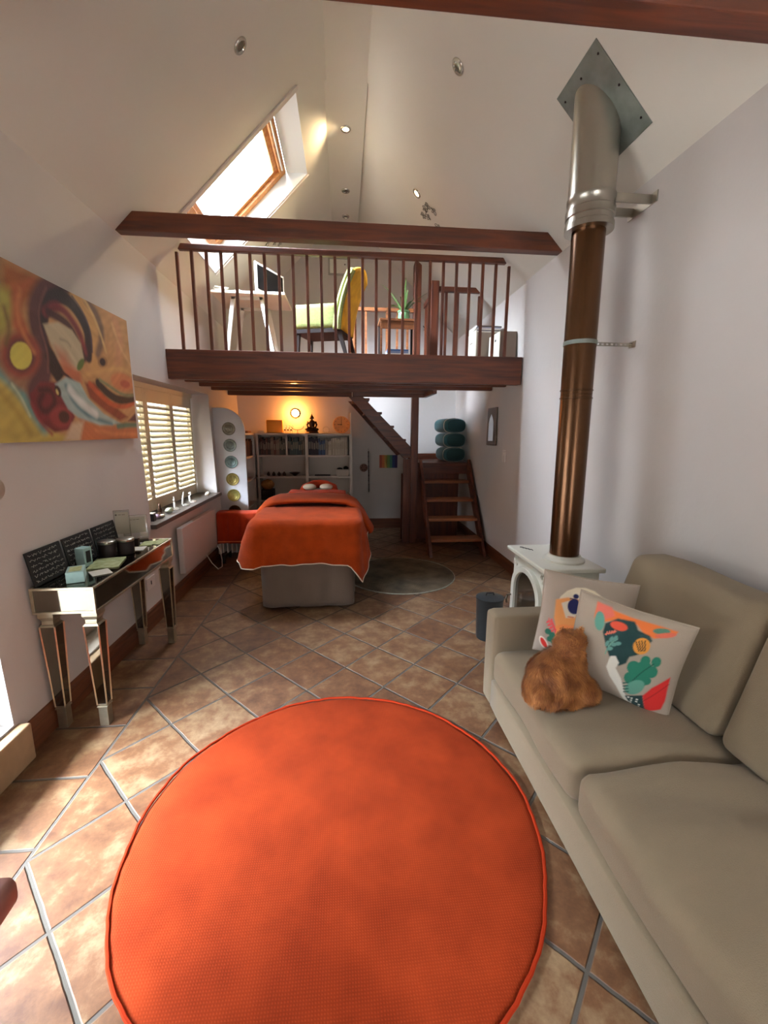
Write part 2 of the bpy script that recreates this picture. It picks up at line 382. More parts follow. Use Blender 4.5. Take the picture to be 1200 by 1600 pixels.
def paint(P, shapes, base):
    """colours of the printed / painted pattern at 2-D points P"""
    col = np.tile(np.array([lin(c) for c in base]), (len(P), 1))
    def put(mask, c):
        cc = np.array([lin(v) for v in c]); m_ = mask[:, None]; col[:] = col*(1-m_)+cc*m_
    for sh in shapes:
        k = sh[0]
        if k == 'p':
            _, pts, c, soft = sh; n = len(pts); inside = np.zeros(len(P), bool); dmin = np.full(len(P), 1e9)
            for i in range(n):
                ax, ay = pts[i]; bx, by = pts[(i+1) % n]
                cond = ((ay > P[:, 1]) != (by > P[:, 1]))
                xin = (bx-ax)*(P[:, 1]-ay)/((by-ay) if by != ay else 1e-9)+ax
                inside ^= cond & (P[:, 0] < xin)
                d = np.array([bx-ax, by-ay]); L2 = (d**2).sum()+1e-12
                t = np.clip(((P[:, 0]-ax)*d[0]+(P[:, 1]-ay)*d[1])/L2, 0, 1)
                dmin = np.minimum(dmin, np.hypot(P[:, 0]-ax-t*d[0], P[:, 1]-ay-t*d[1]))
            sd = np.where(inside, dmin, -dmin); put(np.clip(.5+sd/(2*soft+1e-6), 0, 1), c)
        elif k == 'e':
            _, cx, cy, rx, ry, an, c, soft = sh; a = math.radians(an)
            dx = P[:, 0]-cx; dy = P[:, 1]-cy; x = dx*math.cos(a)+dy*math.sin(a); y = -dx*math.sin(a)+dy*math.cos(a)
            q = np.hypot(x/rx, y/ry); sd = (1-q)*min(rx, ry); put(np.clip(.5+sd/(2*soft+1e-6), 0, 1), c)
        elif k == 's':
            _, pts, wd, c, soft = sh
            # smooth the polyline (Chaikin)
            q = [np.array(p, float) for p in pts]
            for _i in range(2):
                nq = [q[0]]
                for a_, b_ in zip(q[:-1], q[1:]): nq += [a_*.75+b_*.25, a_*.25+b_*.75]
                nq.append(q[-1]); q = nq
            dmin = np.full(len(P), 1e9)
            for a_, b_ in zip(q[:-1], q[1:]):
                d = b_-a_; L2 = (d**2).sum()+1e-12
                t = np.clip(((P-a_)@d)/L2, 0, 1); dmin = np.minimum(dmin, np.hypot(*(P-a_-t[:, None]*d).T))
            put(np.clip(.5+(wd/2-dmin)/(2*soft+1e-6), 0, 1), c)
    return col
ART = [('p', [(2.21, 2.236), (2.357, 2.245), (2.541, 2.246), (2.413, 2.124), (2.293, 2.055), (2.17, 2.04)], (158, 92, 52), 0.0347), ('p', [(1.912, 2.18), (2.21, 2.236), (2.118, 1.78), (1.823, 1.736)], (120, 100, 60), 0.0417), ('p', [(2.164, 2.119), (2.244, 2.119), (2.253, 2.045), (2.194, 1.928), (2.119, 1.896)], (172, 164, 84), 0.0278), ('p', [(2.261, 2.141), (2.42, 2.226), (2.32, 2.124), (2.291, 2.046), (2.328, 1.975), (2.351, 1.888), (2.274, 1.901), (2.226, 1.97)], (182, 98, 66), 0.0208), ('p', [(1.823, 1.736), (2.111, 1.745), (2.171, 1.7), (2.255, 1.617), (2.319, 1.524), (2.462, 1.475), (2.631, 1.44), (2.587, 1.407), (1.759, 1.421)], (196, 172, 92), 0.0139), ('s', [(1.927, 1.827), (2.111, 1.749), (2.173, 1.709), (2.236, 1.653), (2.276, 1.59), (2.344, 1.505)], 0.0639, (116, 160, 154), 0.0194), ('s', [(2.105, 1.828), (2.178, 1.736), (2.248, 1.708), (2.336, 1.746), (2.386, 1.819)], 0.0694, (160, 118, 92), 0.0194), ('s', [(2.83, 2.401), (2.624, 2.262), (2.519, 2.21), (2.424, 2.108), (2.393, 2.027), (2.411, 1.937), (2.421, 1.843), (2.389, 1.762), (2.32, 1.669)], 0.125, (92, 56, 62), 0.0194), ('s', [(2.674, 2.257), (2.531, 2.195), (2.443, 2.095), (2.438, 2.0), (2.441, 1.905)], 0.0417, (64, 40, 56), 0.0139), ('p', [(2.397, 1.88), (2.39, 1.839), (2.366, 1.799), (2.329, 1.765), (2.284, 1.741), (2.237, 1.73), (2.194, 1.733), (2.16, 1.748), (2.138, 1.773), (2.13, 1.805), (2.136, 1.841), (2.156, 1.877), (2.187, 1.909), (2.228, 1.934), (2.273, 1.949), (2.318, 1.952), (2.358, 1.94), (2.385, 1.915)], (150, 74, 62), 0.0167), ('p', [(2.355, 1.866), (2.35, 1.837), (2.334, 1.808), (2.307, 1.784), (2.276, 1.766), (2.242, 1.758), (2.211, 1.759), (2.186, 1.77), (2.17, 1.789), (2.163, 1.812), (2.168, 1.839), (2.182, 1.866), (2.205, 1.89), (2.235, 1.908), (2.268, 1.918), (2.3, 1.919), (2.328, 1.91), (2.347, 1.892)], (112, 60, 62), 0.0111), ('p', [(2.33, 1.857), (2.326, 1.834), (2.312, 1.811), (2.292, 1.792), (2.267, 1.779), (2.242, 1.773), (2.218, 1.775), (2.2, 1.784), (2.188, 1.8), (2.184, 1.819), (2.188, 1.841), (2.2, 1.862), (2.219, 1.88), (2.242, 1.894), (2.268, 1.901), (2.292, 1.901), (2.312, 1.893), (2.326, 1.877)], (218, 206, 100), 0.0042), ('s', [(2.757, 2.23), (2.864, 2.183), (2.922, 2.061), (2.865, 1.889)], 0.0972, (206, 160, 104), 0.0222), ('s', [(2.857, 2.248), (2.971, 2.187), (3.004, 2.078), (2.922, 1.956)], 0.0583, (124, 98, 86), 0.0167), ('s', [(3.148, 2.256), (3.223, 2.123), (3.156, 1.932)], 0.0833, (204, 150, 112), 0.025), ('s', [(2.444, 2.029), (2.468, 2.111), (2.579, 2.199), (2.696, 2.198), (2.794, 2.133), (2.846, 2.045), (2.811, 1.926)], 0.0778, (44, 30, 46), 0.0083), ('s', [(2.47, 2.083), (2.568, 2.147), (2.663, 2.122), (2.757, 2.049), (2.784, 1.944)], 0.0444, (136, 52, 62), 0.0139), ('s', [(2.494, 2.089), (2.587, 2.083), (2.668, 2.061), (2.726, 1.988), (2.767, 1.908)], 0.0472, (70, 34, 48), 0.0111), ('s', [(2.547, 2.122), (2.631, 2.134), (2.708, 2.081), (2.753, 2.026)], 0.0278, (120, 44, 56), 0.0097), ('p', [(2.442, 2.019), (2.566, 2.058), (2.682, 2.043), (2.753, 1.983), (2.766, 1.906), (2.702, 1.827), (2.581, 1.806), (2.525, 1.859), (2.478, 1.941)], (196, 182, 154), 0.0083), ('p', [(2.521, 1.919), (2.6, 1.902), (2.648, 1.836), (2.58, 1.804), (2.531, 1.85)], (200, 134, 108), 0.0361), ('p', [(2.54, 1.852), (2.64, 1.84), (2.711, 1.823), (2.717, 1.763), (2.642, 1.76), (2.576, 1.784)], (196, 112, 82), 0.0194), ('s', [(2.564, 1.972), (2.624, 1.974), (2.649, 1.95)], 0.0097, (160, 150, 130), 0.0069), ('p', [(2.455, 1.936), (2.5, 1.895), (2.537, 1.841), (2.57, 1.794), (2.499, 1.734), (2.447, 1.789), (2.425, 1.863)], (42, 26, 36), 0.0083), ('s', [(2.546, 1.801), (2.61, 1.778), (2.65, 1.756)], 0.0167, (70, 34, 40), 0.0056), ('p', [(2.752, 1.863), (2.739, 1.85), (2.725, 1.84), (2.712, 1.832), (2.7, 1.829), (2.691, 1.83), (2.686, 1.835), (2.686, 1.844), (2.691, 1.855), (2.699, 1.868), (2.711, 1.88), (2.725, 1.891), (2.739, 1.899), (2.751, 1.902), (2.76, 1.902), (2.765, 1.897), (2.765, 1.888), (2.761, 1.876)], (92, 120, 60), 0.0056), ('p', [(3.023, 1.932), (3.023, 1.919), (3.016, 1.906), (3.003, 1.895), (2.986, 1.886), (2.966, 1.88), (2.947, 1.879), (2.93, 1.883), (2.917, 1.89), (2.91, 1.9), (2.91, 1.912), (2.916, 1.925), (2.928, 1.936), (2.945, 1.945), (2.964, 1.951), (2.984, 1.953), (3.002, 1.95), (3.015, 1.942)], (160, 120, 84), 0.0083), ('p', [(2.998, 1.925), (2.999, 1.917), (2.995, 1.909), (2.988, 1.901), (2.978, 1.896), (2.967, 1.892), (2.955, 1.892), (2.945, 1.895), (2.937, 1.9), (2.933, 1.907), (2.932, 1.915), (2.936, 1.923), (2.943, 1.93), (2.953, 1.936), (2.964, 1.939), (2.976, 1.94), (2.986, 1.937), (2.994, 1.932)], (44, 32, 48), 0.0042), ('p', [(2.278, 1.665), (2.361, 1.73), (2.501, 1.745), (2.561, 1.667), (2.611, 1.568), (2.543, 1.496), (2.423, 1.483), (2.321, 1.534), (2.278, 1.6)], (120, 38, 48), 0.0083), ('s', [(2.353, 1.691), (2.444, 1.699), (2.461, 1.629), (2.373, 1.575), (2.324, 1.621), (2.371, 1.673)], 0.0306, (72, 24, 38), 0.0111), ('p', [(2.584, 1.567), (2.574, 1.546), (2.553, 1.528), (2.525, 1.514), (2.493, 1.507), (2.461, 1.507), (2.434, 1.513), (2.413, 1.526), (2.402, 1.542), (2.4, 1.561), (2.409, 1.58), (2.428, 1.598), (2.454, 1.611), (2.484, 1.62), (2.516, 1.621), (2.546, 1.616), (2.569, 1.604), (2.582, 1.587)], (148, 58, 58), 0.0139), ('p', [(2.558, 1.575), (2.56, 1.564), (2.556, 1.552), (2.546, 1.542), (2.533, 1.535), (2.518, 1.532), (2.502, 1.532), (2.488, 1.536), (2.477, 1.544), (2.471, 1.554), (2.47, 1.565), (2.473, 1.576), (2.482, 1.586), (2.495, 1.593), (2.509, 1.597), (2.525, 1.597), (2.54, 1.593), (2.551, 1.586)], (70, 36, 36), 0.0083), ('p', [(2.475, 1.732), (2.575, 1.779), (2.698, 1.761), (2.76, 1.682), (2.914, 1.596), (3.126, 1.537), (2.854, 1.523), (2.656, 1.558), (2.557, 1.609), (2.505, 1.684)], (170, 192, 190), 0.0083), ('s', [(2.565, 1.731), (2.617, 1.639), (2.757, 1.572), (2.997, 1.535)], 0.025, (108, 148, 158), 0.0097), ('s', [(2.596, 1.713), (2.675, 1.653), (2.825, 1.592)], 0.0472, (226, 230, 226), 0.0139), ('p', [(2.515, 1.705), (2.517, 1.695), (2.516, 1.685), (2.513, 1.677), (2.506, 1.672), (2.498, 1.669), (2.49, 1.67), (2.481, 1.675), (2.474, 1.682), (2.469, 1.691), (2.467, 1.701), (2.467, 1.71), (2.471, 1.718), (2.477, 1.724), (2.485, 1.726), (2.494, 1.726), (2.502, 1.721), (2.509, 1.714)], (50, 34, 34), 0.0056), ('p', [(2.494, 1.695), (2.495, 1.69), (2.495, 1.685), (2.494, 1.681), (2.491, 1.678), (2.488, 1.677), (2.484, 1.678), (2.48, 1.681), (2.477, 1.684), (2.474, 1.689), (2.473, 1.695), (2.473, 1.7), (2.474, 1.704), (2.477, 1.706), (2.48, 1.707), (2.484, 1.707), (2.488, 1.704), (2.491, 1.7)], (214, 190, 120), 0.0042), ('p', [(2.747, 1.766), (2.843, 1.782), (3.024, 1.663), (3.219, 1.587), (3.104, 1.557), (2.92, 1.62), (2.781, 1.683)], (140, 66, 50), 0.0111), ('s', [(2.798, 1.765), (2.893, 1.71), (3.023, 1.657), (3.205, 1.654), (3.396, 1.714)], 0.0361, (192, 88, 54), 0.0083), ('s', [(2.886, 1.78), (2.988, 1.723), (3.131, 1.689), (3.368, 1.729)], 0.0556, (38, 34, 44), 0.0083), ('s', [(2.912, 1.801), (3.045, 1.766), (3.193, 1.727), (3.372, 1.748)], 0.0222, (130, 136, 104), 0.0083), ('p', [(3.347, 1.8), (3.315, 1.781), (3.268, 1.767), (3.213, 1.76), (3.158, 1.761), (3.108, 1.768), (3.07, 1.781), (3.046, 1.798), (3.039, 1.817), (3.05, 1.837), (3.077, 1.855), (3.118, 1.868), (3.169, 1.877), (3.224, 1.879), (3.278, 1.873), (3.322, 1.861), (3.351, 1.843), (3.36, 1.821)], (208, 132, 92), 0.0139), ('p', [(3.289, 1.801), (3.276, 1.793), (3.257, 1.787), (3.234, 1.784), (3.21, 1.784), (3.188, 1.787), (3.171, 1.793), (3.16, 1.8), (3.157, 1.809), (3.162, 1.818), (3.175, 1.825), (3.193, 1.831), (3.215, 1.835), (3.239, 1.835), (3.262, 1.833), (3.28, 1.827), (3.291, 1.819), (3.295, 1.81)], (186, 92, 72), 0.0083), ('p', [(2.656, 1.558), (2.853, 1.518), (3.387, 1.527), (3.399, 1.432), (2.629, 1.429)], (196, 114, 74), 0.0139), ('p', [(2.576, 1.528), (2.692, 1.547), (2.63, 1.434), (2.487, 1.437)], (212, 186, 160), 0.0167), ('s', [(3.07, 1.521), (3.237, 1.535), (3.42, 1.53)], 0.0361, (96, 126, 108), 0.0097), ('p', [(3.214, 1.559), (3.38, 1.642), (3.393, 1.556)], (84, 44, 56), 0.0083), ('s', [(2.633, 2.305), (2.769, 2.286), (2.891, 2.212), (2.973, 2.095), (3.019, 1.985)], 0.0167, (226, 190, 130), 0.0111), ('s', [(2.31, 2.139), (2.265, 2.039), (2.284, 1.948), (2.347, 1.869)], 0.0194, (206, 130, 84), 0.0139), ('s', [(2.191, 2.029), (2.21, 1.949), (2.171, 1.873)], 0.0222, (120, 96, 60), 0.0139), ('s', [(2.502, 2.206), (2.42, 2.089), (2.415, 1.995), (2.452, 1.887), (2.432, 1.787)], 0.0139, (128, 84, 80), 0.0083), ('s', [(2.721, 2.23), (2.804, 2.179), (2.866, 2.095), (2.863, 1.958)], 0.0111, (84, 70, 90), 0.0056), ('s', [(3.132, 2.178), (3.206, 2.042), (3.326, 1.957)], 0.0194, (222, 176, 130), 0.0139), ('s', [(2.746, 1.805), (2.972, 1.869), (3.178, 1.909), (3.342, 1.891)], 0.0222, (214, 168, 112), 0.0139), ('s', [(2.282, 1.619), (2.309, 1.544), (2.398, 1.475)], 0.0167, (150, 60, 60), 0.0111), ('s', [(2.093, 1.659), (2.172, 1.585), (2.242, 1.486)], 0.025, (176, 148, 72), 0.0194), ('s', [(2.805, 1.496), (2.984, 1.471), (3.343, 1.469)], 0.0194, (220, 140, 90), 0.0139), ('s', [(2.171, 1.7), (2.221, 1.642), (2.257, 1.561)], 0.0111, (200, 210, 180), 0.0083)]
ART1 = [('p', [(0.443, 0.293), (0.443, 0.074), (0.378, -0.135), (0.254, -0.31), (0.086, -0.429), (-0.107, -0.477), (-0.302, -0.446), (-0.475, -0.34), (-0.603, -0.17), (-0.669, 0.042), (-0.666, 0.269), (-0.594, 0.482), (-0.463, 0.655), (-0.291, 0.768), (-0.098, 0.807), (0.092, 0.77), (0.257, 0.662), (0.378, 0.497)], (232, 222, 198), 0.0125), ('p', [(-0.685, 0.391), (-0.435, 0.498), (-0.107, 0.515), (0.037, 0.175), (0.016, -0.311), (-0.54, -0.446), (-0.672, -0.04)], (244, 166, 98), 0.0167), ('p', [(-0.556, 0.338), (-0.335, 0.466), (-0.167, 0.289), (-0.228, 0.061), (-0.413, 0.019)], (236, 224, 202), 0.0125), ('p', [(-0.259, 0.269), (-0.091, 0.412), (-0.023, 0.108), (-0.19, 0.124)], (240, 228, 206), 0.0125), ('p', [(-0.138, 0.349), (-0.138, 0.287), (-0.154, 0.229), (-0.184, 0.181), (-0.226, 0.15), (-0.274, 0.14), (-0.322, 0.15), (-0.365, 0.182), (-0.397, 0.229), (-0.414, 0.288), (-0.415, 0.35), (-0.398, 0.409), (-0.367, 0.456), (-0.325, 0.486), (-0.277, 0.497), (-0.229, 0.485), (-0.187, 0.454), (-0.155, 0.407)], (28, 30, 84), 0.0083), ('p', [(-0.21, 0.577), (-0.211, 0.557), (-0.218, 0.538), (-0.232, 0.522), (-0.251, 0.511), (-0.271, 0.507), (-0.292, 0.509), (-0.31, 0.519), (-0.323, 0.534), (-0.329, 0.552), (-0.328, 0.572), (-0.32, 0.592), (-0.306, 0.608), (-0.288, 0.618), (-0.267, 0.623), (-0.247, 0.62), (-0.229, 0.611), (-0.216, 0.596)], (28, 30, 84), 0.0083), ('s', [(-0.385, 0.482), (-0.293, 0.501), (-0.219, 0.48)], 0.0208, (28, 30, 84), 0.0042), ('s', [(-0.371, 0.056), (-0.253, 0.066)], 0.025, (220, 110, 60), 0.0083), ('p', [(-0.618, -0.246), (-0.484, -0.16), (-0.06, -0.114), (-0.044, -0.542), (-0.557, -0.671)], (248, 154, 88), 0.0167), ('s', [(-0.023, 0.108), (0.091, -0.185), (0.273, -0.462)], 0.025, (176, 194, 180), 0.0083), ('p', [(0.039, -0.005), (0.025, -0.029), (0.01, -0.049), (-0.005, -0.061), (-0.017, -0.065), (-0.025, -0.06), (-0.029, -0.046), (-0.027, -0.026), (-0.02, -0.001), (-0.009, 0.026), (0.006, 0.05), (0.021, 0.07), (0.036, 0.082), (0.048, 0.086), (0.056, 0.081), (0.059, 0.067), (0.057, 0.046), (0.05, 0.022)], (176, 194, 180), 0.0083), ('p', [(0.128, 0.084), (0.146, 0.064), (0.16, 0.044), (0.168, 0.026), (0.169, 0.012), (0.162, 0.004), (0.15, 0.002), (0.133, 0.007), (0.113, 0.018), (0.093, 0.035), (0.075, 0.054), (0.061, 0.074), (0.054, 0.092), (0.053, 0.106), (0.059, 0.115), (0.071, 0.117), (0.088, 0.112), (0.108, 0.1)], (176, 194, 180), 0.0083), ('p', [(0.092, -0.11), (0.078, -0.134), (0.063, -0.154), (0.048, -0.166), (0.036, -0.17), (0.028, -0.165), (0.024, -0.151), (0.026, -0.131), (0.033, -0.106), (0.045, -0.08), (0.059, -0.055), (0.074, -0.035), (0.089, -0.023), (0.101, -0.019), (0.109, -0.024), (0.112, -0.038), (0.11, -0.058), (0.103, -0.083)], (176, 194, 180), 0.0083), ('p', [(0.181, -0.021), (0.199, -0.04), (0.213, -0.06), (0.22, -0.078), (0.221, -0.092), (0.215, -0.101), (0.203, -0.103), (0.186, -0.098), (0.166, -0.086), (0.146, -0.07), (0.128, -0.051), (0.114, -0.031), (0.107, -0.013), (0.106, 0.002), (0.112, 0.01), (0.124, 0.012), (0.141, 0.007), (0.161, -0.004)], (176, 194, 180), 0.0083), ('p', [(0.145, -0.214), (0.131, -0.239), (0.116, -0.259), (0.101, -0.272), (0.089, -0.276), (0.081, -0.27), (0.078, -0.257), (0.08, -0.236), (0.087, -0.211), (0.098, -0.185), (0.112, -0.16), (0.127, -0.14), (0.142, -0.128), (0.154, -0.124), (0.162, -0.129), (0.165, -0.143), (0.163, -0.163), (0.156, -0.188)], (176, 194, 180), 0.0083), ('p', [(0.234, -0.125), (0.252, -0.145), (0.265, -0.164), (0.273, -0.183), (0.274, -0.197), (0.268, -0.205), (0.256, -0.207), (0.239, -0.202), (0.219, -0.191), (0.199, -0.175), (0.181, -0.155), (0.167, -0.136), (0.159, -0.117), (0.159, -0.103), (0.165, -0.094), (0.177, -0.093), (0.194, -0.098), (0.214, -0.109)], (176, 194, 180), 0.0083), ('p', [(0.198, -0.319), (0.184, -0.344), (0.169, -0.364), (0.154, -0.376), (0.142, -0.381), (0.134, -0.375), (0.131, -0.362), (0.133, -0.341), (0.14, -0.316), (0.151, -0.289), (0.165, -0.265), (0.18, -0.245), (0.194, -0.232), (0.207, -0.228), (0.215, -0.234), (0.218, -0.247), (0.216, -0.268), (0.209, -0.293)], (176, 194, 180), 0.0083), ('p', [(0.287, -0.23), (0.305, -0.249), (0.318, -0.269), (0.326, -0.287), (0.327, -0.301), (0.321, -0.31), (0.308, -0.312), (0.291, -0.307), (0.272, -0.296), (0.252, -0.279), (0.234, -0.26), (0.22, -0.24), (0.212, -0.222), (0.212, -0.208), (0.218, -0.199), (0.23, -0.197), (0.247, -0.202), (0.267, -0.213)], (176, 194, 180), 0.0083), ('p', [(0.251, -0.424), (0.237, -0.449), (0.222, -0.469), (0.208, -0.481), (0.195, -0.485), (0.187, -0.48), (0.184, -0.467), (0.186, -0.446), (0.193, -0.421), (0.204, -0.394), (0.218, -0.37), (0.233, -0.35), (0.247, -0.337), (0.259, -0.333), (0.268, -0.338), (0.271, -0.352), (0.269, -0.372), (0.262, -0.397)], (176, 194, 180), 0.0083), ('p', [(0.339, -0.334), (0.357, -0.353), (0.371, -0.373), (0.379, -0.391), (0.379, -0.405), (0.373, -0.414), (0.361, -0.416), (0.344, -0.411), (0.324, -0.4), (0.304, -0.384), (0.287, -0.365), (0.273, -0.345), (0.265, -0.327), (0.264, -0.312), (0.27, -0.304), (0.283, -0.302), (0.3, -0.307), (0.319, -0.318)], (176, 194, 180), 0.0083), ('s', [(-0.787, -0.094), (-0.639, -0.443)], 0.0208, (232, 88, 92), 0.0042), ('p', [(-0.77, -0.196), (-0.786, -0.21), (-0.803, -0.219), (-0.817, -0.224), (-0.827, -0.222), (-0.833, -0.215), (-0.832, -0.203), (-0.826, -0.188), (-0.815, -0.172), (-0.801, -0.156), (-0.784, -0.142), (-0.768, -0.132), (-0.754, -0.128), (-0.744, -0.13), (-0.738, -0.137), (-0.739, -0.148), (-0.745, -0.163), (-0.756, -0.18)], (232, 88, 92), 0.0042), ('p', [(-0.687, -0.137), (-0.686, -0.159), (-0.687, -0.179), (-0.691, -0.194), (-0.698, -0.204), (-0.706, -0.206), (-0.715, -0.2), (-0.724, -0.187), (-0.731, -0.169), (-0.735, -0.148), (-0.737, -0.126), (-0.735, -0.105), (-0.731, -0.09), (-0.724, -0.081), (-0.716, -0.079), (-0.707, -0.084), (-0.699, -0.097), (-0.692, -0.115)], (232, 88, 92), 0.0042), ('p', [(-0.731, -0.264), (-0.747, -0.277), (-0.763, -0.287), (-0.777, -0.291), (-0.788, -0.29), (-0.793, -0.283), (-0.793, -0.271), (-0.787, -0.256), (-0.776, -0.239), (-0.761, -0.223), (-0.745, -0.21), (-0.729, -0.2), (-0.715, -0.196), (-0.704, -0.197), (-0.699, -0.204), (-0.699, -0.216), (-0.705, -0.231), (-0.716, -0.247)], (232, 88, 92), 0.0042), ('p', [(-0.648, -0.204), (-0.647, -0.226), (-0.648, -0.246), (-0.652, -0.262), (-0.659, -0.271), (-0.667, -0.273), (-0.676, -0.267), (-0.684, -0.255), (-0.691, -0.237), (-0.696, -0.215), (-0.698, -0.193), (-0.696, -0.173), (-0.692, -0.157), (-0.685, -0.148), (-0.677, -0.146), (-0.668, -0.152), (-0.66, -0.164), (-0.653, -0.183)], (232, 88, 92), 0.0042), ('p', [(-0.691, -0.331), (-0.708, -0.345), (-0.724, -0.355), (-0.738, -0.359), (-0.748, -0.358), (-0.754, -0.351), (-0.753, -0.339), (-0.747, -0.324), (-0.736, -0.307), (-0.722, -0.291), (-0.706, -0.277), (-0.689, -0.268), (-0.675, -0.263), (-0.665, -0.265), (-0.66, -0.272), (-0.66, -0.283), (-0.666, -0.298), (-0.677, -0.315)], (232, 88, 92), 0.0042), ('p', [(-0.609, -0.271), (-0.607, -0.293), (-0.609, -0.314), (-0.613, -0.329), (-0.62, -0.339), (-0.628, -0.341), (-0.637, -0.335), (-0.645, -0.322), (-0.652, -0.304), (-0.657, -0.283), (-0.658, -0.261), (-0.657, -0.24), (-0.653, -0.225), (-0.646, -0.215), (-0.638, -0.213), (-0.629, -0.219), (-0.621, -0.232), (-0.614, -0.25)], (232, 88, 92), 0.0042), ('p', [(-0.652, -0.399), (-0.669, -0.412), (-0.685, -0.422), (-0.699, -0.427), (-0.709, -0.425), (-0.714, -0.418), (-0.714, -0.406), (-0.708, -0.391), (-0.697, -0.375), (-0.683, -0.358), (-0.666, -0.345), (-0.65, -0.335), (-0.636, -0.331), (-0.626, -0.332), (-0.621, -0.339), (-0.621, -0.351), (-0.627, -0.366), (-0.638, -0.382)], (232, 88, 92), 0.0042), ('p', [(-0.57, -0.339), (-0.568, -0.361), (-0.57, -0.381), (-0.574, -0.397), (-0.581, -0.406), (-0.589, -0.408), (-0.598, -0.402), (-0.606, -0.39), (-0.613, -0.371), (-0.617, -0.35), (-0.619, -0.328), (-0.618, -0.308), (-0.614, -0.292), (-0.607, -0.283), (-0.599, -0.281), (-0.59, -0.287), (-0.582, -0.299), (-0.575, -0.317)], (232, 88, 92), 0.0042), ('p', [(-0.679, -0.398), (-0.68, -0.424), (-0.689, -0.45), (-0.706, -0.471), (-0.728, -0.486), (-0.753, -0.492), (-0.778, -0.489), (-0.799, -0.477), (-0.815, -0.457), (-0.823, -0.433), (-0.822, -0.406), (-0.813, -0.38), (-0.796, -0.359), (-0.774, -0.345), (-0.749, -0.339), (-0.724, -0.342), (-0.703, -0.354), (-0.687, -0.373)], (44, 112, 92), 0.0083), ('p', [(-0.573, -0.455), (-0.574, -0.481), (-0.583, -0.506), (-0.599, -0.528), (-0.621, -0.542), (-0.646, -0.548), (-0.671, -0.545), (-0.692, -0.533), (-0.708, -0.514), (-0.716, -0.489), (-0.715, -0.463), (-0.706, -0.437), (-0.689, -0.416), (-0.667, -0.402), (-0.642, -0.396), (-0.618, -0.399), (-0.597, -0.411), (-0.581, -0.43)], (44, 112, 92), 0.0083), ('p', [(-0.605, -0.572), (-0.606, -0.599), (-0.615, -0.625), (-0.632, -0.646), (-0.654, -0.661), (-0.678, -0.667), (-0.703, -0.664), (-0.725, -0.652), (-0.74, -0.632), (-0.748, -0.608), (-0.748, -0.581), (-0.738, -0.556), (-0.722, -0.534), (-0.7, -0.52), (-0.675, -0.514), (-0.65, -0.517), (-0.629, -0.529), (-0.613, -0.548)], (44, 112, 92), 0.0083), ('p', [(-0.517, -0.606), (-0.518, -0.632), (-0.527, -0.658), (-0.543, -0.679), (-0.565, -0.694), (-0.59, -0.7), (-0.614, -0.697), (-0.636, -0.685), (-0.651, -0.666), (-0.659, -0.641), (-0.659, -0.614), (-0.65, -0.589), (-0.633, -0.568), (-0.611, -0.553), (-0.586, -0.547), (-0.562, -0.55), (-0.54, -0.562), (-0.525, -0.581)], (44, 112, 92), 0.0083), ('p', [(-0.734, -0.682), (-0.7, -0.735), (-0.677, -0.789), (-0.668, -0.837), (-0.675, -0.874), (-0.696, -0.895), (-0.729, -0.897), (-0.77, -0.881), (-0.813, -0.848), (-0.855, -0.801), (-0.889, -0.748), (-0.912, -0.694), (-0.921, -0.645), (-0.914, -0.608), (-0.893, -0.587), (-0.86, -0.585), (-0.819, -0.602), (-0.775, -0.636)], (232, 226, 210), 0.0083), ('p', [(-0.752, -0.7), (-0.725, -0.743), (-0.705, -0.785), (-0.696, -0.822), (-0.699, -0.85), (-0.714, -0.864), (-0.738, -0.864), (-0.769, -0.848), (-0.803, -0.82), (-0.836, -0.783), (-0.864, -0.74), (-0.884, -0.697), (-0.892, -0.66), (-0.889, -0.633), (-0.875, -0.619), (-0.85, -0.619), (-0.819, -0.635), (-0.785, -0.663)], (216, 48, 40), 0.0083)]
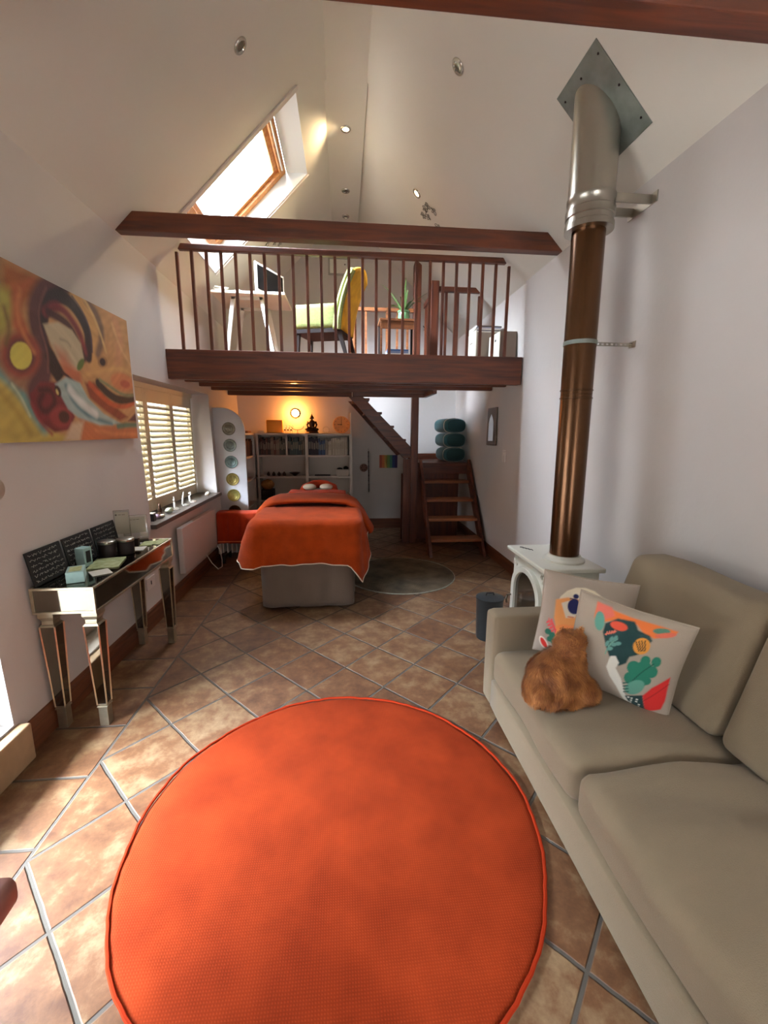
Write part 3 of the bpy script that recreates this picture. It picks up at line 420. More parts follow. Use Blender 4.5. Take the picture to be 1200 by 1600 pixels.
ART2 = [('p', [(-0.65, 0.932), (-0.336, 0.896), (-0.039, 0.882), (0.467, 0.884), (0.734, 0.871), (0.681, 0.759), (0.412, 0.618), (0.229, 0.657), (0.093, 0.779), (-0.227, 0.748), (-0.424, 0.617), (-0.539, 0.434), (-0.642, 0.629)], (232, 122, 60), 0.0125), ('p', [(-0.65, 0.932), (-0.382, 0.932), (-0.295, 0.798), (-0.497, 0.595), (-0.594, 0.506)], (228, 116, 100), 0.0167), ('p', [(-0.437, 0.621), (-0.427, 0.554), (-0.43, 0.49), (-0.444, 0.437), (-0.467, 0.402), (-0.498, 0.388), (-0.533, 0.398), (-0.566, 0.431), (-0.595, 0.482), (-0.615, 0.545), (-0.624, 0.613), (-0.621, 0.677), (-0.607, 0.729), (-0.583, 0.764), (-0.552, 0.776), (-0.518, 0.766), (-0.485, 0.734), (-0.457, 0.683)], (98, 164, 148), 0.0125), ('p', [(-0.417, 0.583), (-0.234, 0.777), (0.046, 0.827), (0.134, 0.684), (0.336, 0.647), (0.397, 0.566), (0.259, 0.234), (0.123, 0.121), (0.103, -0.032), (0.001, -0.156), (-0.166, -0.093), (-0.291, 0.114), (-0.42, 0.391)], (26, 62, 62), 0.0125), ('p', [(-0.037, 0.654), (-0.044, 0.622), (-0.069, 0.593), (-0.107, 0.568), (-0.155, 0.552), (-0.206, 0.546), (-0.255, 0.551), (-0.296, 0.566), (-0.322, 0.59), (-0.332, 0.62), (-0.324, 0.651), (-0.299, 0.681), (-0.259, 0.706), (-0.211, 0.721), (-0.16, 0.727), (-0.112, 0.722), (-0.072, 0.706), (-0.046, 0.683)], (226, 88, 62), 0.0083), ('p', [(0.387, 0.466), (0.392, 0.409), (0.382, 0.351), (0.357, 0.3), (0.32, 0.261), (0.276, 0.24), (0.229, 0.239), (0.186, 0.258), (0.152, 0.295), (0.131, 0.346), (0.126, 0.404), (0.138, 0.462), (0.164, 0.513), (0.201, 0.551), (0.246, 0.571), (0.292, 0.572), (0.333, 0.552), (0.367, 0.516)], (226, 152, 62), 0.0083), ('s', [(0.151, 0.462), (0.244, 0.297)], 0.0208, (60, 50, 36), 0.0042), ('s', [(0.196, 0.483), (0.273, 0.31)], 0.0208, (60, 50, 36), 0.0042), ('s', [(0.241, 0.503), (0.302, 0.324)], 0.0208, (60, 50, 36), 0.0042), ('s', [(0.286, 0.524), (0.33, 0.338)], 0.0208, (60, 50, 36), 0.0042), ('s', [(-0.278, -0.026), (-0.241, 0.233), (-0.141, 0.375)], 0.0208, (120, 170, 150), 0.0042), ('p', [(-0.259, 0.194), (-0.266, 0.17), (-0.275, 0.151), (-0.287, 0.137), (-0.299, 0.131), (-0.31, 0.134), (-0.318, 0.144), (-0.324, 0.161), (-0.325, 0.183), (-0.323, 0.207), (-0.316, 0.23), (-0.307, 0.25), (-0.295, 0.263), (-0.284, 0.269), (-0.273, 0.267), (-0.264, 0.256), (-0.258, 0.239), (-0.257, 0.217)], (100, 150, 140), 0.0083), ('p', [(-0.212, 0.084), (-0.23, 0.074), (-0.247, 0.069), (-0.262, 0.071), (-0.272, 0.078), (-0.277, 0.091), (-0.276, 0.107), (-0.269, 0.125), (-0.257, 0.142), (-0.241, 0.156), (-0.223, 0.166), (-0.206, 0.17), (-0.192, 0.169), (-0.181, 0.161), (-0.176, 0.149), (-0.177, 0.133), (-0.184, 0.115), (-0.197, 0.098)], (100, 150, 140), 0.0083), ('p', [(-0.21, 0.312), (-0.216, 0.289), (-0.226, 0.27), (-0.237, 0.257), (-0.249, 0.251), (-0.26, 0.253), (-0.269, 0.264), (-0.274, 0.281), (-0.275, 0.302), (-0.273, 0.326), (-0.266, 0.349), (-0.257, 0.368), (-0.246, 0.381), (-0.234, 0.387), (-0.223, 0.384), (-0.215, 0.374), (-0.209, 0.357), (-0.208, 0.336)], (100, 150, 140), 0.0083), ('p', [(-0.163, 0.203), (-0.181, 0.193), (-0.198, 0.189), (-0.212, 0.191), (-0.222, 0.198), (-0.227, 0.211), (-0.226, 0.227), (-0.219, 0.244), (-0.207, 0.261), (-0.192, 0.275), (-0.174, 0.284), (-0.157, 0.289), (-0.143, 0.287), (-0.133, 0.279), (-0.128, 0.267), (-0.129, 0.251), (-0.136, 0.234), (-0.148, 0.217)], (100, 150, 140), 0.0083), ('p', [(-0.147, 0.365), (-0.153, 0.342), (-0.162, 0.323), (-0.173, 0.31), (-0.185, 0.304), (-0.196, 0.307), (-0.204, 0.317), (-0.21, 0.334), (-0.211, 0.356), (-0.209, 0.379), (-0.203, 0.402), (-0.193, 0.421), (-0.182, 0.434), (-0.171, 0.439), (-0.16, 0.437), (-0.151, 0.426), (-0.146, 0.409), (-0.144, 0.388)], (100, 150, 140), 0.0083), ('p', [(-0.1, 0.257), (-0.117, 0.247), (-0.134, 0.243), (-0.148, 0.244), (-0.159, 0.252), (-0.164, 0.264), (-0.163, 0.28), (-0.156, 0.297), (-0.144, 0.314), (-0.128, 0.328), (-0.111, 0.337), (-0.095, 0.341), (-0.08, 0.34), (-0.07, 0.332), (-0.065, 0.32), (-0.066, 0.304), (-0.073, 0.287), (-0.085, 0.271)], (100, 150, 140), 0.0083), ('s', [(-0.368, 0.367), (-0.209, 0.508)], 0.0208, (226, 120, 100), 0.0042), ('p', [(-0.33, 0.401), (-0.332, 0.385), (-0.335, 0.371), (-0.34, 0.361), (-0.345, 0.356), (-0.35, 0.356), (-0.354, 0.361), (-0.357, 0.371), (-0.359, 0.385), (-0.359, 0.401), (-0.357, 0.417), (-0.354, 0.431), (-0.349, 0.441), (-0.344, 0.446), (-0.339, 0.446), (-0.335, 0.441), (-0.332, 0.43), (-0.33, 0.417)], (226, 120, 100), 0.0042), ('p', [(-0.291, 0.433), (-0.293, 0.417), (-0.296, 0.403), (-0.301, 0.393), (-0.306, 0.387), (-0.311, 0.387), (-0.315, 0.393), (-0.318, 0.403), (-0.32, 0.417), (-0.32, 0.433), (-0.318, 0.448), (-0.315, 0.462), (-0.311, 0.472), (-0.306, 0.478), (-0.301, 0.477), (-0.296, 0.472), (-0.293, 0.462), (-0.291, 0.448)], (226, 120, 100), 0.0042), ('p', [(-0.253, 0.464), (-0.255, 0.448), (-0.258, 0.435), (-0.262, 0.424), (-0.267, 0.419), (-0.272, 0.419), (-0.276, 0.425), (-0.28, 0.435), (-0.281, 0.448), (-0.281, 0.464), (-0.28, 0.48), (-0.276, 0.493), (-0.272, 0.503), (-0.267, 0.509), (-0.262, 0.509), (-0.258, 0.503), (-0.255, 0.493), (-0.253, 0.479)], (226, 120, 100), 0.0042), ('p', [(-0.215, 0.495), (-0.216, 0.479), (-0.22, 0.466), (-0.224, 0.456), (-0.229, 0.45), (-0.234, 0.45), (-0.238, 0.456), (-0.241, 0.466), (-0.243, 0.48), (-0.243, 0.495), (-0.241, 0.511), (-0.238, 0.524), (-0.234, 0.534), (-0.229, 0.54), (-0.224, 0.54), (-0.22, 0.534), (-0.216, 0.524), (-0.215, 0.51)], (226, 120, 100), 0.0042), ('p', [(-0.181, -0.028), (-0.097, 0.023), (-0.011, -0.089), (-0.039, -0.23), (0.101, -0.422), (0.226, -0.751), (0.434, -0.932), (0.434, -1.043), (0.241, -0.944), (0.057, -0.645), (-0.103, -0.455), (-0.2, -0.283)], (228, 226, 214), 0.0083), ('p', [(0.016, -0.972), (0.163, -0.938), (0.406, -0.973), (0.358, -1.119), (0.081, -1.088)], (222, 218, 206), 0.0083), ('p', [(0.342, -0.007), (0.347, -0.057), (0.339, -0.107), (0.318, -0.151), (0.288, -0.185), (0.252, -0.204), (0.214, -0.205), (0.179, -0.189), (0.151, -0.157), (0.133, -0.113), (0.129, -0.063), (0.137, -0.012), (0.158, 0.032), (0.189, 0.065), (0.225, 0.083), (0.262, 0.084), (0.297, 0.067), (0.325, 0.036)], (36, 122, 98), 0.0083), ('p', [(0.462, 0.184), (0.466, 0.148), (0.46, 0.112), (0.445, 0.079), (0.424, 0.055), (0.397, 0.041), (0.37, 0.041), (0.344, 0.053), (0.323, 0.077), (0.31, 0.109), (0.307, 0.146), (0.313, 0.183), (0.328, 0.215), (0.35, 0.239), (0.376, 0.252), (0.404, 0.252), (0.429, 0.24), (0.449, 0.216)], (36, 122, 98), 0.0083), ('p', [(0.632, 0.223), (0.636, 0.187), (0.631, 0.151), (0.617, 0.119), (0.596, 0.095), (0.57, 0.082), (0.543, 0.082), (0.518, 0.094), (0.497, 0.117), (0.485, 0.149), (0.481, 0.185), (0.487, 0.222), (0.501, 0.254), (0.522, 0.277), (0.548, 0.29), (0.575, 0.29), (0.6, 0.278), (0.62, 0.254)], (36, 122, 98), 0.0083), ('p', [(0.63, 0.009), (0.634, -0.033), (0.628, -0.076), (0.611, -0.114), (0.587, -0.143), (0.556, -0.159), (0.524, -0.16), (0.495, -0.146), (0.471, -0.119), (0.456, -0.081), (0.451, -0.038), (0.458, 0.005), (0.475, 0.043), (0.501, 0.071), (0.531, 0.087), (0.562, 0.087), (0.592, 0.073), (0.615, 0.046)], (36, 122, 98), 0.0083), ('p', [(0.526, -0.196), (0.532, -0.252), (0.523, -0.308), (0.501, -0.359), (0.468, -0.397), (0.428, -0.419), (0.386, -0.421), (0.347, -0.403), (0.316, -0.368), (0.296, -0.318), (0.291, -0.262), (0.3, -0.205), (0.323, -0.154), (0.356, -0.116), (0.396, -0.096), (0.438, -0.094), (0.476, -0.113), (0.507, -0.148)], (36, 122, 98), 0.0083), ('p', [(0.346, -0.253), (0.351, -0.303), (0.343, -0.354), (0.323, -0.4), (0.292, -0.435), (0.256, -0.454), (0.218, -0.457), (0.182, -0.441), (0.154, -0.408), (0.136, -0.364), (0.131, -0.313), (0.14, -0.262), (0.161, -0.216), (0.192, -0.182), (0.228, -0.163), (0.266, -0.162), (0.301, -0.178), (0.329, -0.21)], (36, 122, 98), 0.0083), ('p', [(0.572, -0.21), (0.575, -0.24), (0.57, -0.272), (0.558, -0.299), (0.54, -0.321), (0.518, -0.333), (0.495, -0.334), (0.474, -0.324), (0.457, -0.304), (0.446, -0.277), (0.443, -0.246), (0.448, -0.215), (0.46, -0.187), (0.478, -0.166), (0.5, -0.154), (0.523, -0.154), (0.544, -0.163), (0.561, -0.183)], (36, 122, 98), 0.0083), ('p', [(0.537, 0.022), (0.544, -0.045), (0.533, -0.113), (0.507, -0.174), (0.467, -0.22), (0.418, -0.245), (0.367, -0.248), (0.319, -0.226), (0.281, -0.182), (0.257, -0.122), (0.25, -0.053), (0.262, 0.015), (0.29, 0.076), (0.33, 0.121), (0.379, 0.145), (0.429, 0.145), (0.476, 0.123), (0.513, 0.08)], (36, 122, 98), 0.0083), ('s', [(0.225, -0.552), (0.35, -0.146), (0.53, 0.135)], 0.0167, (20, 80, 66), 0.0042), ('p', [(0.468, -0.294), (0.49, -0.338), (0.495, -0.4), (0.483, -0.472), (0.454, -0.546), (0.413, -0.613), (0.364, -0.665), (0.313, -0.696), (0.266, -0.701), (0.229, -0.68), (0.206, -0.634), (0.201, -0.57), (0.215, -0.496), (0.245, -0.421), (0.287, -0.355), (0.336, -0.304), (0.386, -0.276), (0.432, -0.272)], (96, 156, 136), 0.0083), ('s', [(0.151, -0.494), (0.22, -0.437)], 0.025, (30, 90, 80), 0.0042), ('s', [(0.168, -0.564), (0.237, -0.507)], 0.025, (30, 90, 80), 0.0042), ('s', [(0.184, -0.634), (0.253, -0.576)], 0.025, (30, 90, 80), 0.0042), ('s', [(0.201, -0.705), (0.27, -0.647)], 0.025, (30, 90, 80), 0.0042), ('p', [(0.237, -0.795), (0.51, -0.59), (0.631, -0.989), (0.534, -1.073), (0.32, -0.923)], (28, 58, 58), 0.0083), ('p', [(0.318, -0.789), (0.319, -0.797), (0.318, -0.805), (0.314, -0.812), (0.31, -0.818), (0.304, -0.821), (0.298, -0.822), (0.292, -0.82), (0.288, -0.815), (0.285, -0.808), (0.284, -0.799), (0.286, -0.791), (0.289, -0.784), (0.294, -0.778), (0.299, -0.775), (0.305, -0.774), (0.311, -0.777), (0.315, -0.782)], (228, 228, 214), 0.0042), ('p', [(0.463, -0.82), (0.464, -0.828), (0.462, -0.836), (0.459, -0.843), (0.455, -0.849), (0.449, -0.852), (0.443, -0.853), (0.438, -0.851), (0.433, -0.846), (0.43, -0.839), (0.43, -0.831), (0.431, -0.822), (0.434, -0.815), (0.439, -0.809), (0.444, -0.806), (0.45, -0.806), (0.456, -0.808), (0.46, -0.813)], (228, 228, 214), 0.0042), ('p', [(0.379, -0.984), (0.38, -0.992), (0.379, -1.001), (0.375, -1.008), (0.371, -1.014), (0.365, -1.018), (0.359, -1.018), (0.353, -1.016), (0.349, -1.011), (0.346, -1.004), (0.345, -0.996), (0.347, -0.987), (0.35, -0.98), (0.355, -0.974), (0.36, -0.97), (0.366, -0.97), (0.372, -0.972), (0.376, -0.977)], (228, 228, 214), 0.0042), ('p', [(0.461, -0.751), (0.462, -0.759), (0.461, -0.767), (0.458, -0.775), (0.453, -0.78), (0.447, -0.784), (0.441, -0.784), (0.436, -0.782), (0.432, -0.777), (0.429, -0.77), (0.428, -0.762), (0.429, -0.754), (0.432, -0.746), (0.437, -0.741), (0.443, -0.737), (0.449, -0.737), (0.454, -0.739), (0.458, -0.744)], (228, 228, 214), 0.0042), ('p', [(0.378, -0.915), (0.378, -0.923), (0.377, -0.931), (0.374, -0.938), (0.369, -0.944), (0.363, -0.948), (0.357, -0.948), (0.352, -0.946), (0.348, -0.941), (0.345, -0.934), (0.344, -0.926), (0.345, -0.917), (0.348, -0.91), (0.353, -0.904), (0.359, -0.901), (0.365, -0.9), (0.37, -0.903), (0.375, -0.908)], (228, 228, 214), 0.0042), ('p', [(0.522, -0.945), (0.523, -0.953), (0.522, -0.961), (0.518, -0.969), (0.514, -0.974), (0.508, -0.978), (0.502, -0.978), (0.497, -0.976), (0.492, -0.971), (0.49, -0.964), (0.489, -0.956), (0.49, -0.948), (0.493, -0.94), (0.498, -0.934), (0.503, -0.931), (0.509, -0.931), (0.515, -0.933), (0.519, -0.938)], (228, 228, 214), 0.0042), ('p', [(0.376, -0.845), (0.377, -0.853), (0.376, -0.862), (0.373, -0.869), (0.368, -0.875), (0.362, -0.878), (0.356, -0.879), (0.351, -0.876), (0.346, -0.871), (0.343, -0.864), (0.343, -0.856), (0.344, -0.848), (0.347, -0.84), (0.352, -0.835), (0.358, -0.831), (0.364, -0.831), (0.369, -0.833), (0.373, -0.838)], (228, 228, 214), 0.0042), ('p', [(0.52, -0.876), (0.521, -0.884), (0.52, -0.892), (0.517, -0.899), (0.512, -0.905), (0.506, -0.908), (0.501, -0.909), (0.495, -0.907), (0.491, -0.902), (0.488, -0.895), (0.487, -0.887), (0.488, -0.878), (0.492, -0.871), (0.496, -0.865), (0.502, -0.862), (0.508, -0.862), (0.513, -0.864), (0.517, -0.869)], (228, 228, 214), 0.0042), ('p', [(0.375, -0.776), (0.376, -0.784), (0.374, -0.792), (0.371, -0.8), (0.366, -0.805), (0.361, -0.809), (0.355, -0.809), (0.349, -0.807), (0.345, -0.802), (0.342, -0.795), (0.341, -0.787), (0.343, -0.779), (0.346, -0.771), (0.35, -0.765), (0.356, -0.762), (0.362, -0.762), (0.368, -0.764), (0.372, -0.769)], (228, 228, 214), 0.0042), ('p', [(0.512, -0.599), (0.616, -0.362), (0.863, -0.04), (0.891, -0.565), (0.86, -0.787), (0.625, -0.993)], (214, 42, 38), 0.0125), ('s', [(0.557, -0.711), (0.708, -0.454), (0.869, -0.199)], 0.0125, (150, 20, 26), 0.0083), ('p', [(0.618, 0.834), (0.614, 0.812), (0.594, 0.789), (0.562, 0.765), (0.52, 0.746), (0.474, 0.732), (0.43, 0.726), (0.393, 0.728), (0.367, 0.739), (0.355, 0.756), (0.36, 0.779), (0.381, 0.803), (0.414, 0.826), (0.456, 0.846), (0.502, 0.859), (0.546, 0.865), (0.582, 0.862), (0.607, 0.852)], (84, 134, 114), 0.0083), ('p', [(0.723, 0.813), (0.718, 0.793), (0.695, 0.766), (0.656, 0.737), (0.607, 0.708), (0.553, 0.683), (0.5, 0.666), (0.455, 0.657), (0.423, 0.659), (0.41, 0.671), (0.415, 0.692), (0.44, 0.719), (0.479, 0.749), (0.53, 0.778), (0.584, 0.802), (0.636, 0.819), (0.679, 0.827), (0.71, 0.825)], (222, 110, 86), 0.0083), ('s', [(0.518, -1.007), (0.656, -0.974)], 0.0417, (232, 150, 60), 0.0083)]
# ================================================================ structure
ZE = 2.855                                   # eaves height
def LX(z): return -1.485-.0275*z             # the old walls lean a little
def RX(z): return 1.78-.0365*z
YN, YF = -1.25, 6.6                          # room ends
RIDX0, RIDX1, ZR = -.12+.012, .21, 4.31
def cells(fn, us, vs, holes, name, mt, **kw):
    mb = MB()
    for i in range(len(us)-1):
        for j in range(len(vs)-1):
            uc, vc = (us[i]+us[i+1])/2, (vs[j]+vs[j+1])/2
            if any(a < uc < b_ and c < vc < d for a, b_, c, d in holes): continue
            V = [fn(u, v, t, uc, vc) for u in (us[i], us[i+1]) for v in (vs[j], vs[j+1]) for t in (0, 1)]
            mb.add(V, [(0, 1, 3, 2), (4, 6, 7, 5), (0, 4, 5, 1), (2, 3, 7, 6), (0, 2, 6, 4), (1, 5, 7, 3)])
    return mb.build(name, mt, kind='structure', smooth=False, **kw)
W0, W1, WZ0, WZ1 = 3.43, 5.22, .765, 1.90     # shuttered window opening
D0, D1, DZ0, DZ1 = .25, 1.86, .19, 2.1        # glazed door opening on the left
def lw(u, v, t, uc, vc):
    o = .02 if (uc > 4.1 and vc > 2.2) else 0
    return (LX(v)-o-(.34 if t else 0), u, v)
cells(lw, [YN, D0, D1, W0, 4.1, W1, YF+.3], [-.1, DZ0, WZ0, WZ1, DZ1, 2.2, ZE+.03], [(D0, D1, DZ0, DZ1), (W0, W1, WZ0, WZ1)], 'wall_left', 'wall')
def rw(u, v, t, uc, vc):
    o = 0 if vc < 2.2 else (.02 if 4.1 < uc < 5.03 else .04 if uc > 5.03 else 0)
    return (RX(v)+o+(.3 if t else 0), u, v)
cells(rw, [YN, 4.1, 5.03, YF+.3], [-.1, 2.2, ZE+.03], [], 'wall_right', 'wall')
# sloping ceilings at 45 degrees; s runs up the slope
def lc(u, s, t, uc, vc):
    o = .014 if uc > 4.1 else 0
    x = -1.563+s; z = ZE+s; k = (o+(.2 if t else 0))*.7071
    return (x-k, u, z+k)
SL = RIDX0+1.563; s0, s1 = .253, 1.223       # roof window opening along the slope
cells(lc, [YN, 3.9, 4.1, 4.985, YF+.3], [-.04, s0, s1, SL+.02], [(3.9, 4.985, s0, s1)], 'ceiling_left', 'ceil')
def rc(u, s, t, uc, vc):
    o = 0 if uc < 4.1 else .014 if uc < 5.03 else .028
    x = 1.677-s; z = ZE+s; k = (o+(.2 if t else 0))*.7071
    return (x+k, u, z+k)
cells(rc, [YN, 4.1, 5.03, YF+.3], [-.04, 1.677-RIDX1+.02], [], 'ceiling_right', 'ceil')
MB().box(RIDX0-.02, RIDX1+.02, YN, YF+.3, ZR, ZR+.2).build('ceiling', 'ceil', kind='structure', smooth=False)
# gable walls
G = [(-1.9, -.1), (2.1, -.1), (2.1, ZE), (1.70, ZE), (RIDX1+.02, ZR+.03), (RIDX0-.02, ZR+.03), (-1.60, ZE), (-1.9, ZE)]
MB().prism([(x, YF, z) for x, z in G], (0, .3, 0)).build('wall_back', 'wall', kind='structure', smooth=False)
# gable behind the viewpoint with a wide glazed opening
mb = MB(); dx0, dx1, dz = .35, 1.35, 2.12
mb.box(-1.9, dx0, YN-.2, YN, -.1, dz); mb.box(dx1, 2.1, YN-.2, YN, -.1, dz)
mb.prism([(x, YN, z) for x, z in [(-1.9, dz), (2.1, dz), (2.1, ZE), (1.70, ZE), (RIDX1+.02, ZR+.03), (RIDX0-.02, ZR+.03), (-1.60, ZE), (-1.9, ZE)]], (0, -.2, 0))
mb.build('wall_front', 'wall', kind='structure', smooth=False)
mb = MB(); t = .07
for a in (dx0,):
    b_ = dx1
    mb.box(a, a+t, YN-.12, YN-.06, 0, dz); mb.box(b_-t, b_, YN-.12, YN-.06, 0, dz)
    mb.box(a+t, b_-t, YN-.12, YN-.06, 0, .12); mb.box(a+t, b_-t, YN-.12, YN-.06, dz-t, dz)
mb.build('door_1', 'white', kind='structure', smooth=False)
MB().box(-1.9, 2.1, YN-.2, YF+.3, -.12, 0).build('floor', 'floor', kind='structure', smooth=False)
MB().box(-26, 26, -22, 34, -.25, -.13).build('ground_outside', 'lawn', kind='structure', smooth=False)
# unseen canopies added outside to keep the high sky off the glazed doors
MB().prism([(-1.84, YN-1.3, 2.35), (-3.3, YN-1.3, 2.12), (-3.3, YN-1.3, 2.18), (-1.84, YN-1.3, 2.6)], (0, YF-YN+1.3, 0)).build('side_sky_blocker', 'white', kind='structure', smooth=False)
MB().prism([(-1.84, YN-.2, 2.35), (-1.84, YN-1.3, 2.2), (-1.84, YN-1.3, 2.26), (-1.84, YN-.2, 2.6)], (4.0, 0, 0)).build('back_sky_blocker', 'white', kind='structure', smooth=False)
# skirting boards
def skirt(name, pts, mt):
    return MB().prism(*pts).build(name, mt, kind='structure', smooth=False, bevel=.004)
prof = [(0, 0), (.018, 0), (.018, .105), (.012, .118), (.012, .135), (.004, .15), (0, .15)]
skirt('baseboard_left', ([(LX(0)-.006+x, D1+.02, z) for x, z in prof], (0, YF-D1-.02, 0)), 'skirt')
skirt('baseboard_right', ([(RX(0)+.006-x, .2, z) for x, z in prof], (0, YF-.2, 0)), 'skirt')
skirt('baseboard_back', ([(-1.47, YF-x, z) for x, z in prof], (3.23, 0, 0)), 'skirtx')
# tiled upstand under the left door
MB().box(LX(.1)-.3, LX(.1)+.05, D0, D1+.03, 0, .18).build('trim_1', 'tan', kind='structure', smooth=False, bevel=.006)
mb = MB(); xx = LX(1)-.17
mb.box(xx, xx+.06, D1-.08, D1, DZ0, DZ1); mb.box(xx, xx+.06, D0, D0+.08, DZ0, DZ1); mb.box(xx, xx+.06, D0, D1, DZ1-.08, DZ1); mb.box(xx, xx+.06, D0, D1, DZ0, DZ0+.08)
mb.build('door_2', 'white', kind='structure', smooth=False, bevel=.004)
MB().box(xx+.025, xx+.031, D0+.08, D1-.08, DZ0+.08, DZ1-.08).build('window_3', 'pane', kind='structure', smooth=False)

# ---- roof window: wooden sash, pane, reveals
mb = MB()   # reveal linings: level head, upright foot, two cheeks
def sk(s, d): return (-1.563+s-d*.7071, ZE+s+d*.7071)
RD = .19
hx, hz = sk(s1, 0); head_in = (hx-.21, hz)
fx, fz = sk(s0, 0); foot_in = (fx, fz+.21)
Y0s, Y1s = 3.9, 4.985
mb.prism([(hx, Y0s, hz), (hx, Y1s, hz), (head_in[0], Y1s, head_in[1]), (head_in[0], Y0s, head_in[1])], (0, 0, .012))
mb.prism([(fx, Y0s, fz), (fx, Y1s, fz), (foot_in[0], Y1s, foot_in[1]), (foot_in[0], Y0s, foot_in[1])], (-.012, 0, 0))
for yy, dd in ((Y0s+.003, -.012), (Y1s-.003, .012)):
    mb.prism([(hx, yy, hz), (head_in[0], yy, head_in[1]), (foot_in[0], yy, foot_in[1]), (fx, yy, fz)], (0, dd, 0))
mb.build('trim_2', 'reveal', kind='structure', smooth=False)
# sash frame lies in the roof plane between head_in and foot_in
A = Vector((foot_in[0], 0, foot_in[1])); Bv = Vector((head_in[0], 0, head_in[1])); dv = (Bv-A).normalized(); nv = Vector((-dv.z, 0, dv.x)); LL = (Bv-A).length
def roofbar(mb, s_a, s_b, ya, yb, d0, d1):
    P = [A+dv*s_a+nv*d0, A+dv*s_b+nv*d0, A+dv*s_b+nv*d1, A+dv*s_a+nv*d1]
    mb.prism([(p.x, ya, p.z) for p in P], (0, yb-ya, 0))
mb = MB()
fw_ = .075
roofbar(mb, 0, fw_, Y0s, Y1s, -.0, .07); roofbar(mb, LL-fw_, LL, Y0s, Y1s, 0, .07)
roofbar(mb, fw_, LL-fw_, Y0s, Y0s+fw_, 0, .07); roofbar(mb, fw_, LL-fw_, Y1s-fw_, Y1s, 0, .07)
roofbar(mb, fw_, fw_+.05, Y0s+fw_, Y1s-fw_, .03, .07); roofbar(mb, LL-fw_-.05, LL-fw_, Y0s+fw_, Y1s-fw_, .03, .07)
roofbar(mb, fw_, LL-fw_, Y0s+fw_, Y0s+fw_+.045, .03, .07); roofbar(mb, fw_, LL-fw_, Y1s-fw_-.045, Y1s-fw_, .03, .07)
wf = mb.build('window_2', 'velux', kind='structure', smooth=False, bevel=.004)
mb = MB(); roofbar(mb, fw_+.04, LL-fw_-.04, Y0s+fw_+.03, Y1s-fw_-.03, .045, .05)
mb.build('pane', 'pane', parent=wf, smooth=False)
mb = MB()
pp = A+dv*(LL-.05)-nv*.012
mb.tube([(pp.x, Y0s+.12, pp.z), (pp.x, Y1s-.12, pp.z)], .008, 8)
for yy in (Y0s+.2, 4.44, Y1s-.2): mb.tube([(pp.x, yy, pp.z), (pp.x+nv.x*.014, yy, pp.z+nv.z*.014)], .006, 6)
mb.build('vent_bar', 'whitemetal', parent=wf)
# unseen blocks that stop light leaks around the roof window outside the linings
mb = MB()
for ya, yb in ((Y0s-.06, Y0s-.013), (Y1s+.013, Y1s+.06)):
    mb.prism([(hx+.02, ya, hz), (head_in[0]-.02, ya, head_in[1]+.06), (foot_in[0]-.06, ya, foot_in[1]+.02), (fx, ya, fz-.02)], (0, yb-ya, 0))
mb.build('light_leak_blocks', 'white', kind='structure', smooth=False)

# ---- left window with plantation shutters
WX = -1.74
mb = MB()
mb.box(WX-.08, WX-.03, W0, W1, WZ0, WZ0+.05); mb.box(WX-.08, WX-.03, W0, W1, WZ1-.05, WZ1)
for yy in (W0, W0+.58, W0+1.17, W1-.05): mb.box(WX-.08, WX-.03, yy, yy+.05, WZ0+.05, WZ1-.05)
wn = mb.build('window_1', 'white', kind='structure', smooth=False, bevel=.003)
MB().box(WX-.058, WX-.052, W0+.05, W1-.05, WZ0+.05, WZ1-.05).build('pane', 'pane', parent=wn, smooth=False)
MB().box(WX-.1, LX(.77)+.045, W0-.015, W1+.03, WZ0-.032, WZ0+.006).build('trim_4', 'sillwood', kind='structure', smooth=False, bevel=.006)
pw = (W1-W0-.06)/3
for i in range(3):
    y0 = W0+.03+pw*i; y1 = y0+pw
    lab = ['louvred shutter panel nearest the painting', 'middle louvred shutter panel of the left window', 'louvred shutter panel at the far end of the left window'][i]
    sh = thing('shutter', (WX, (y0+y1)/2, WZ0+.006), lab, 'window shutter', 'louvred shutters in the left window')
    mb = MB(); sw = .042
    mb.box(WX-.014, WX+.014, y0+.002, y0+sw, WZ0+.01, WZ1-.045); mb.box(WX-.014, WX+.014, y1-sw, y1-.002, WZ0+.01, WZ1-.045)
    mb.box(WX-.014, WX+.014, y0+sw, y1-sw, WZ0+.01, WZ0+.12); mb.box(WX-.014, WX+.014, y0+sw, y1-sw, WZ1-.16, WZ1-.045)
    mb.build('shutter_frame', 'louvre', parent=sh, smooth=False, bevel=.003)
    z = WZ0+.135
    nl = 16; pitch = (WZ1-.17-(WZ0+.13))/nl
    for k in range(nl):
        zc = WZ0+.13+pitch*(k+.5); Lm = MB()
        pts = []
        for q in range(8):
            a = 2*PI*q/8; u = .036*math.cos(a); v = .006*math.sin(a); an = math.radians(32)
            pts.append((WX+u*math.cos(an)-v*math.sin(an), y0+sw+.002, zc-u*math.sin(an)-v*math.cos(an)))
        Lm.prism(pts, (0, y1-y0-2*sw-.004, 0)).build('louvre', 'louvre', parent=sh, angle=60)
MB().box(WX-.03, WX+.02, W0, W1, WZ1-.045, WZ1).build('trim_5', 'louvre', kind='structure', smooth=False)

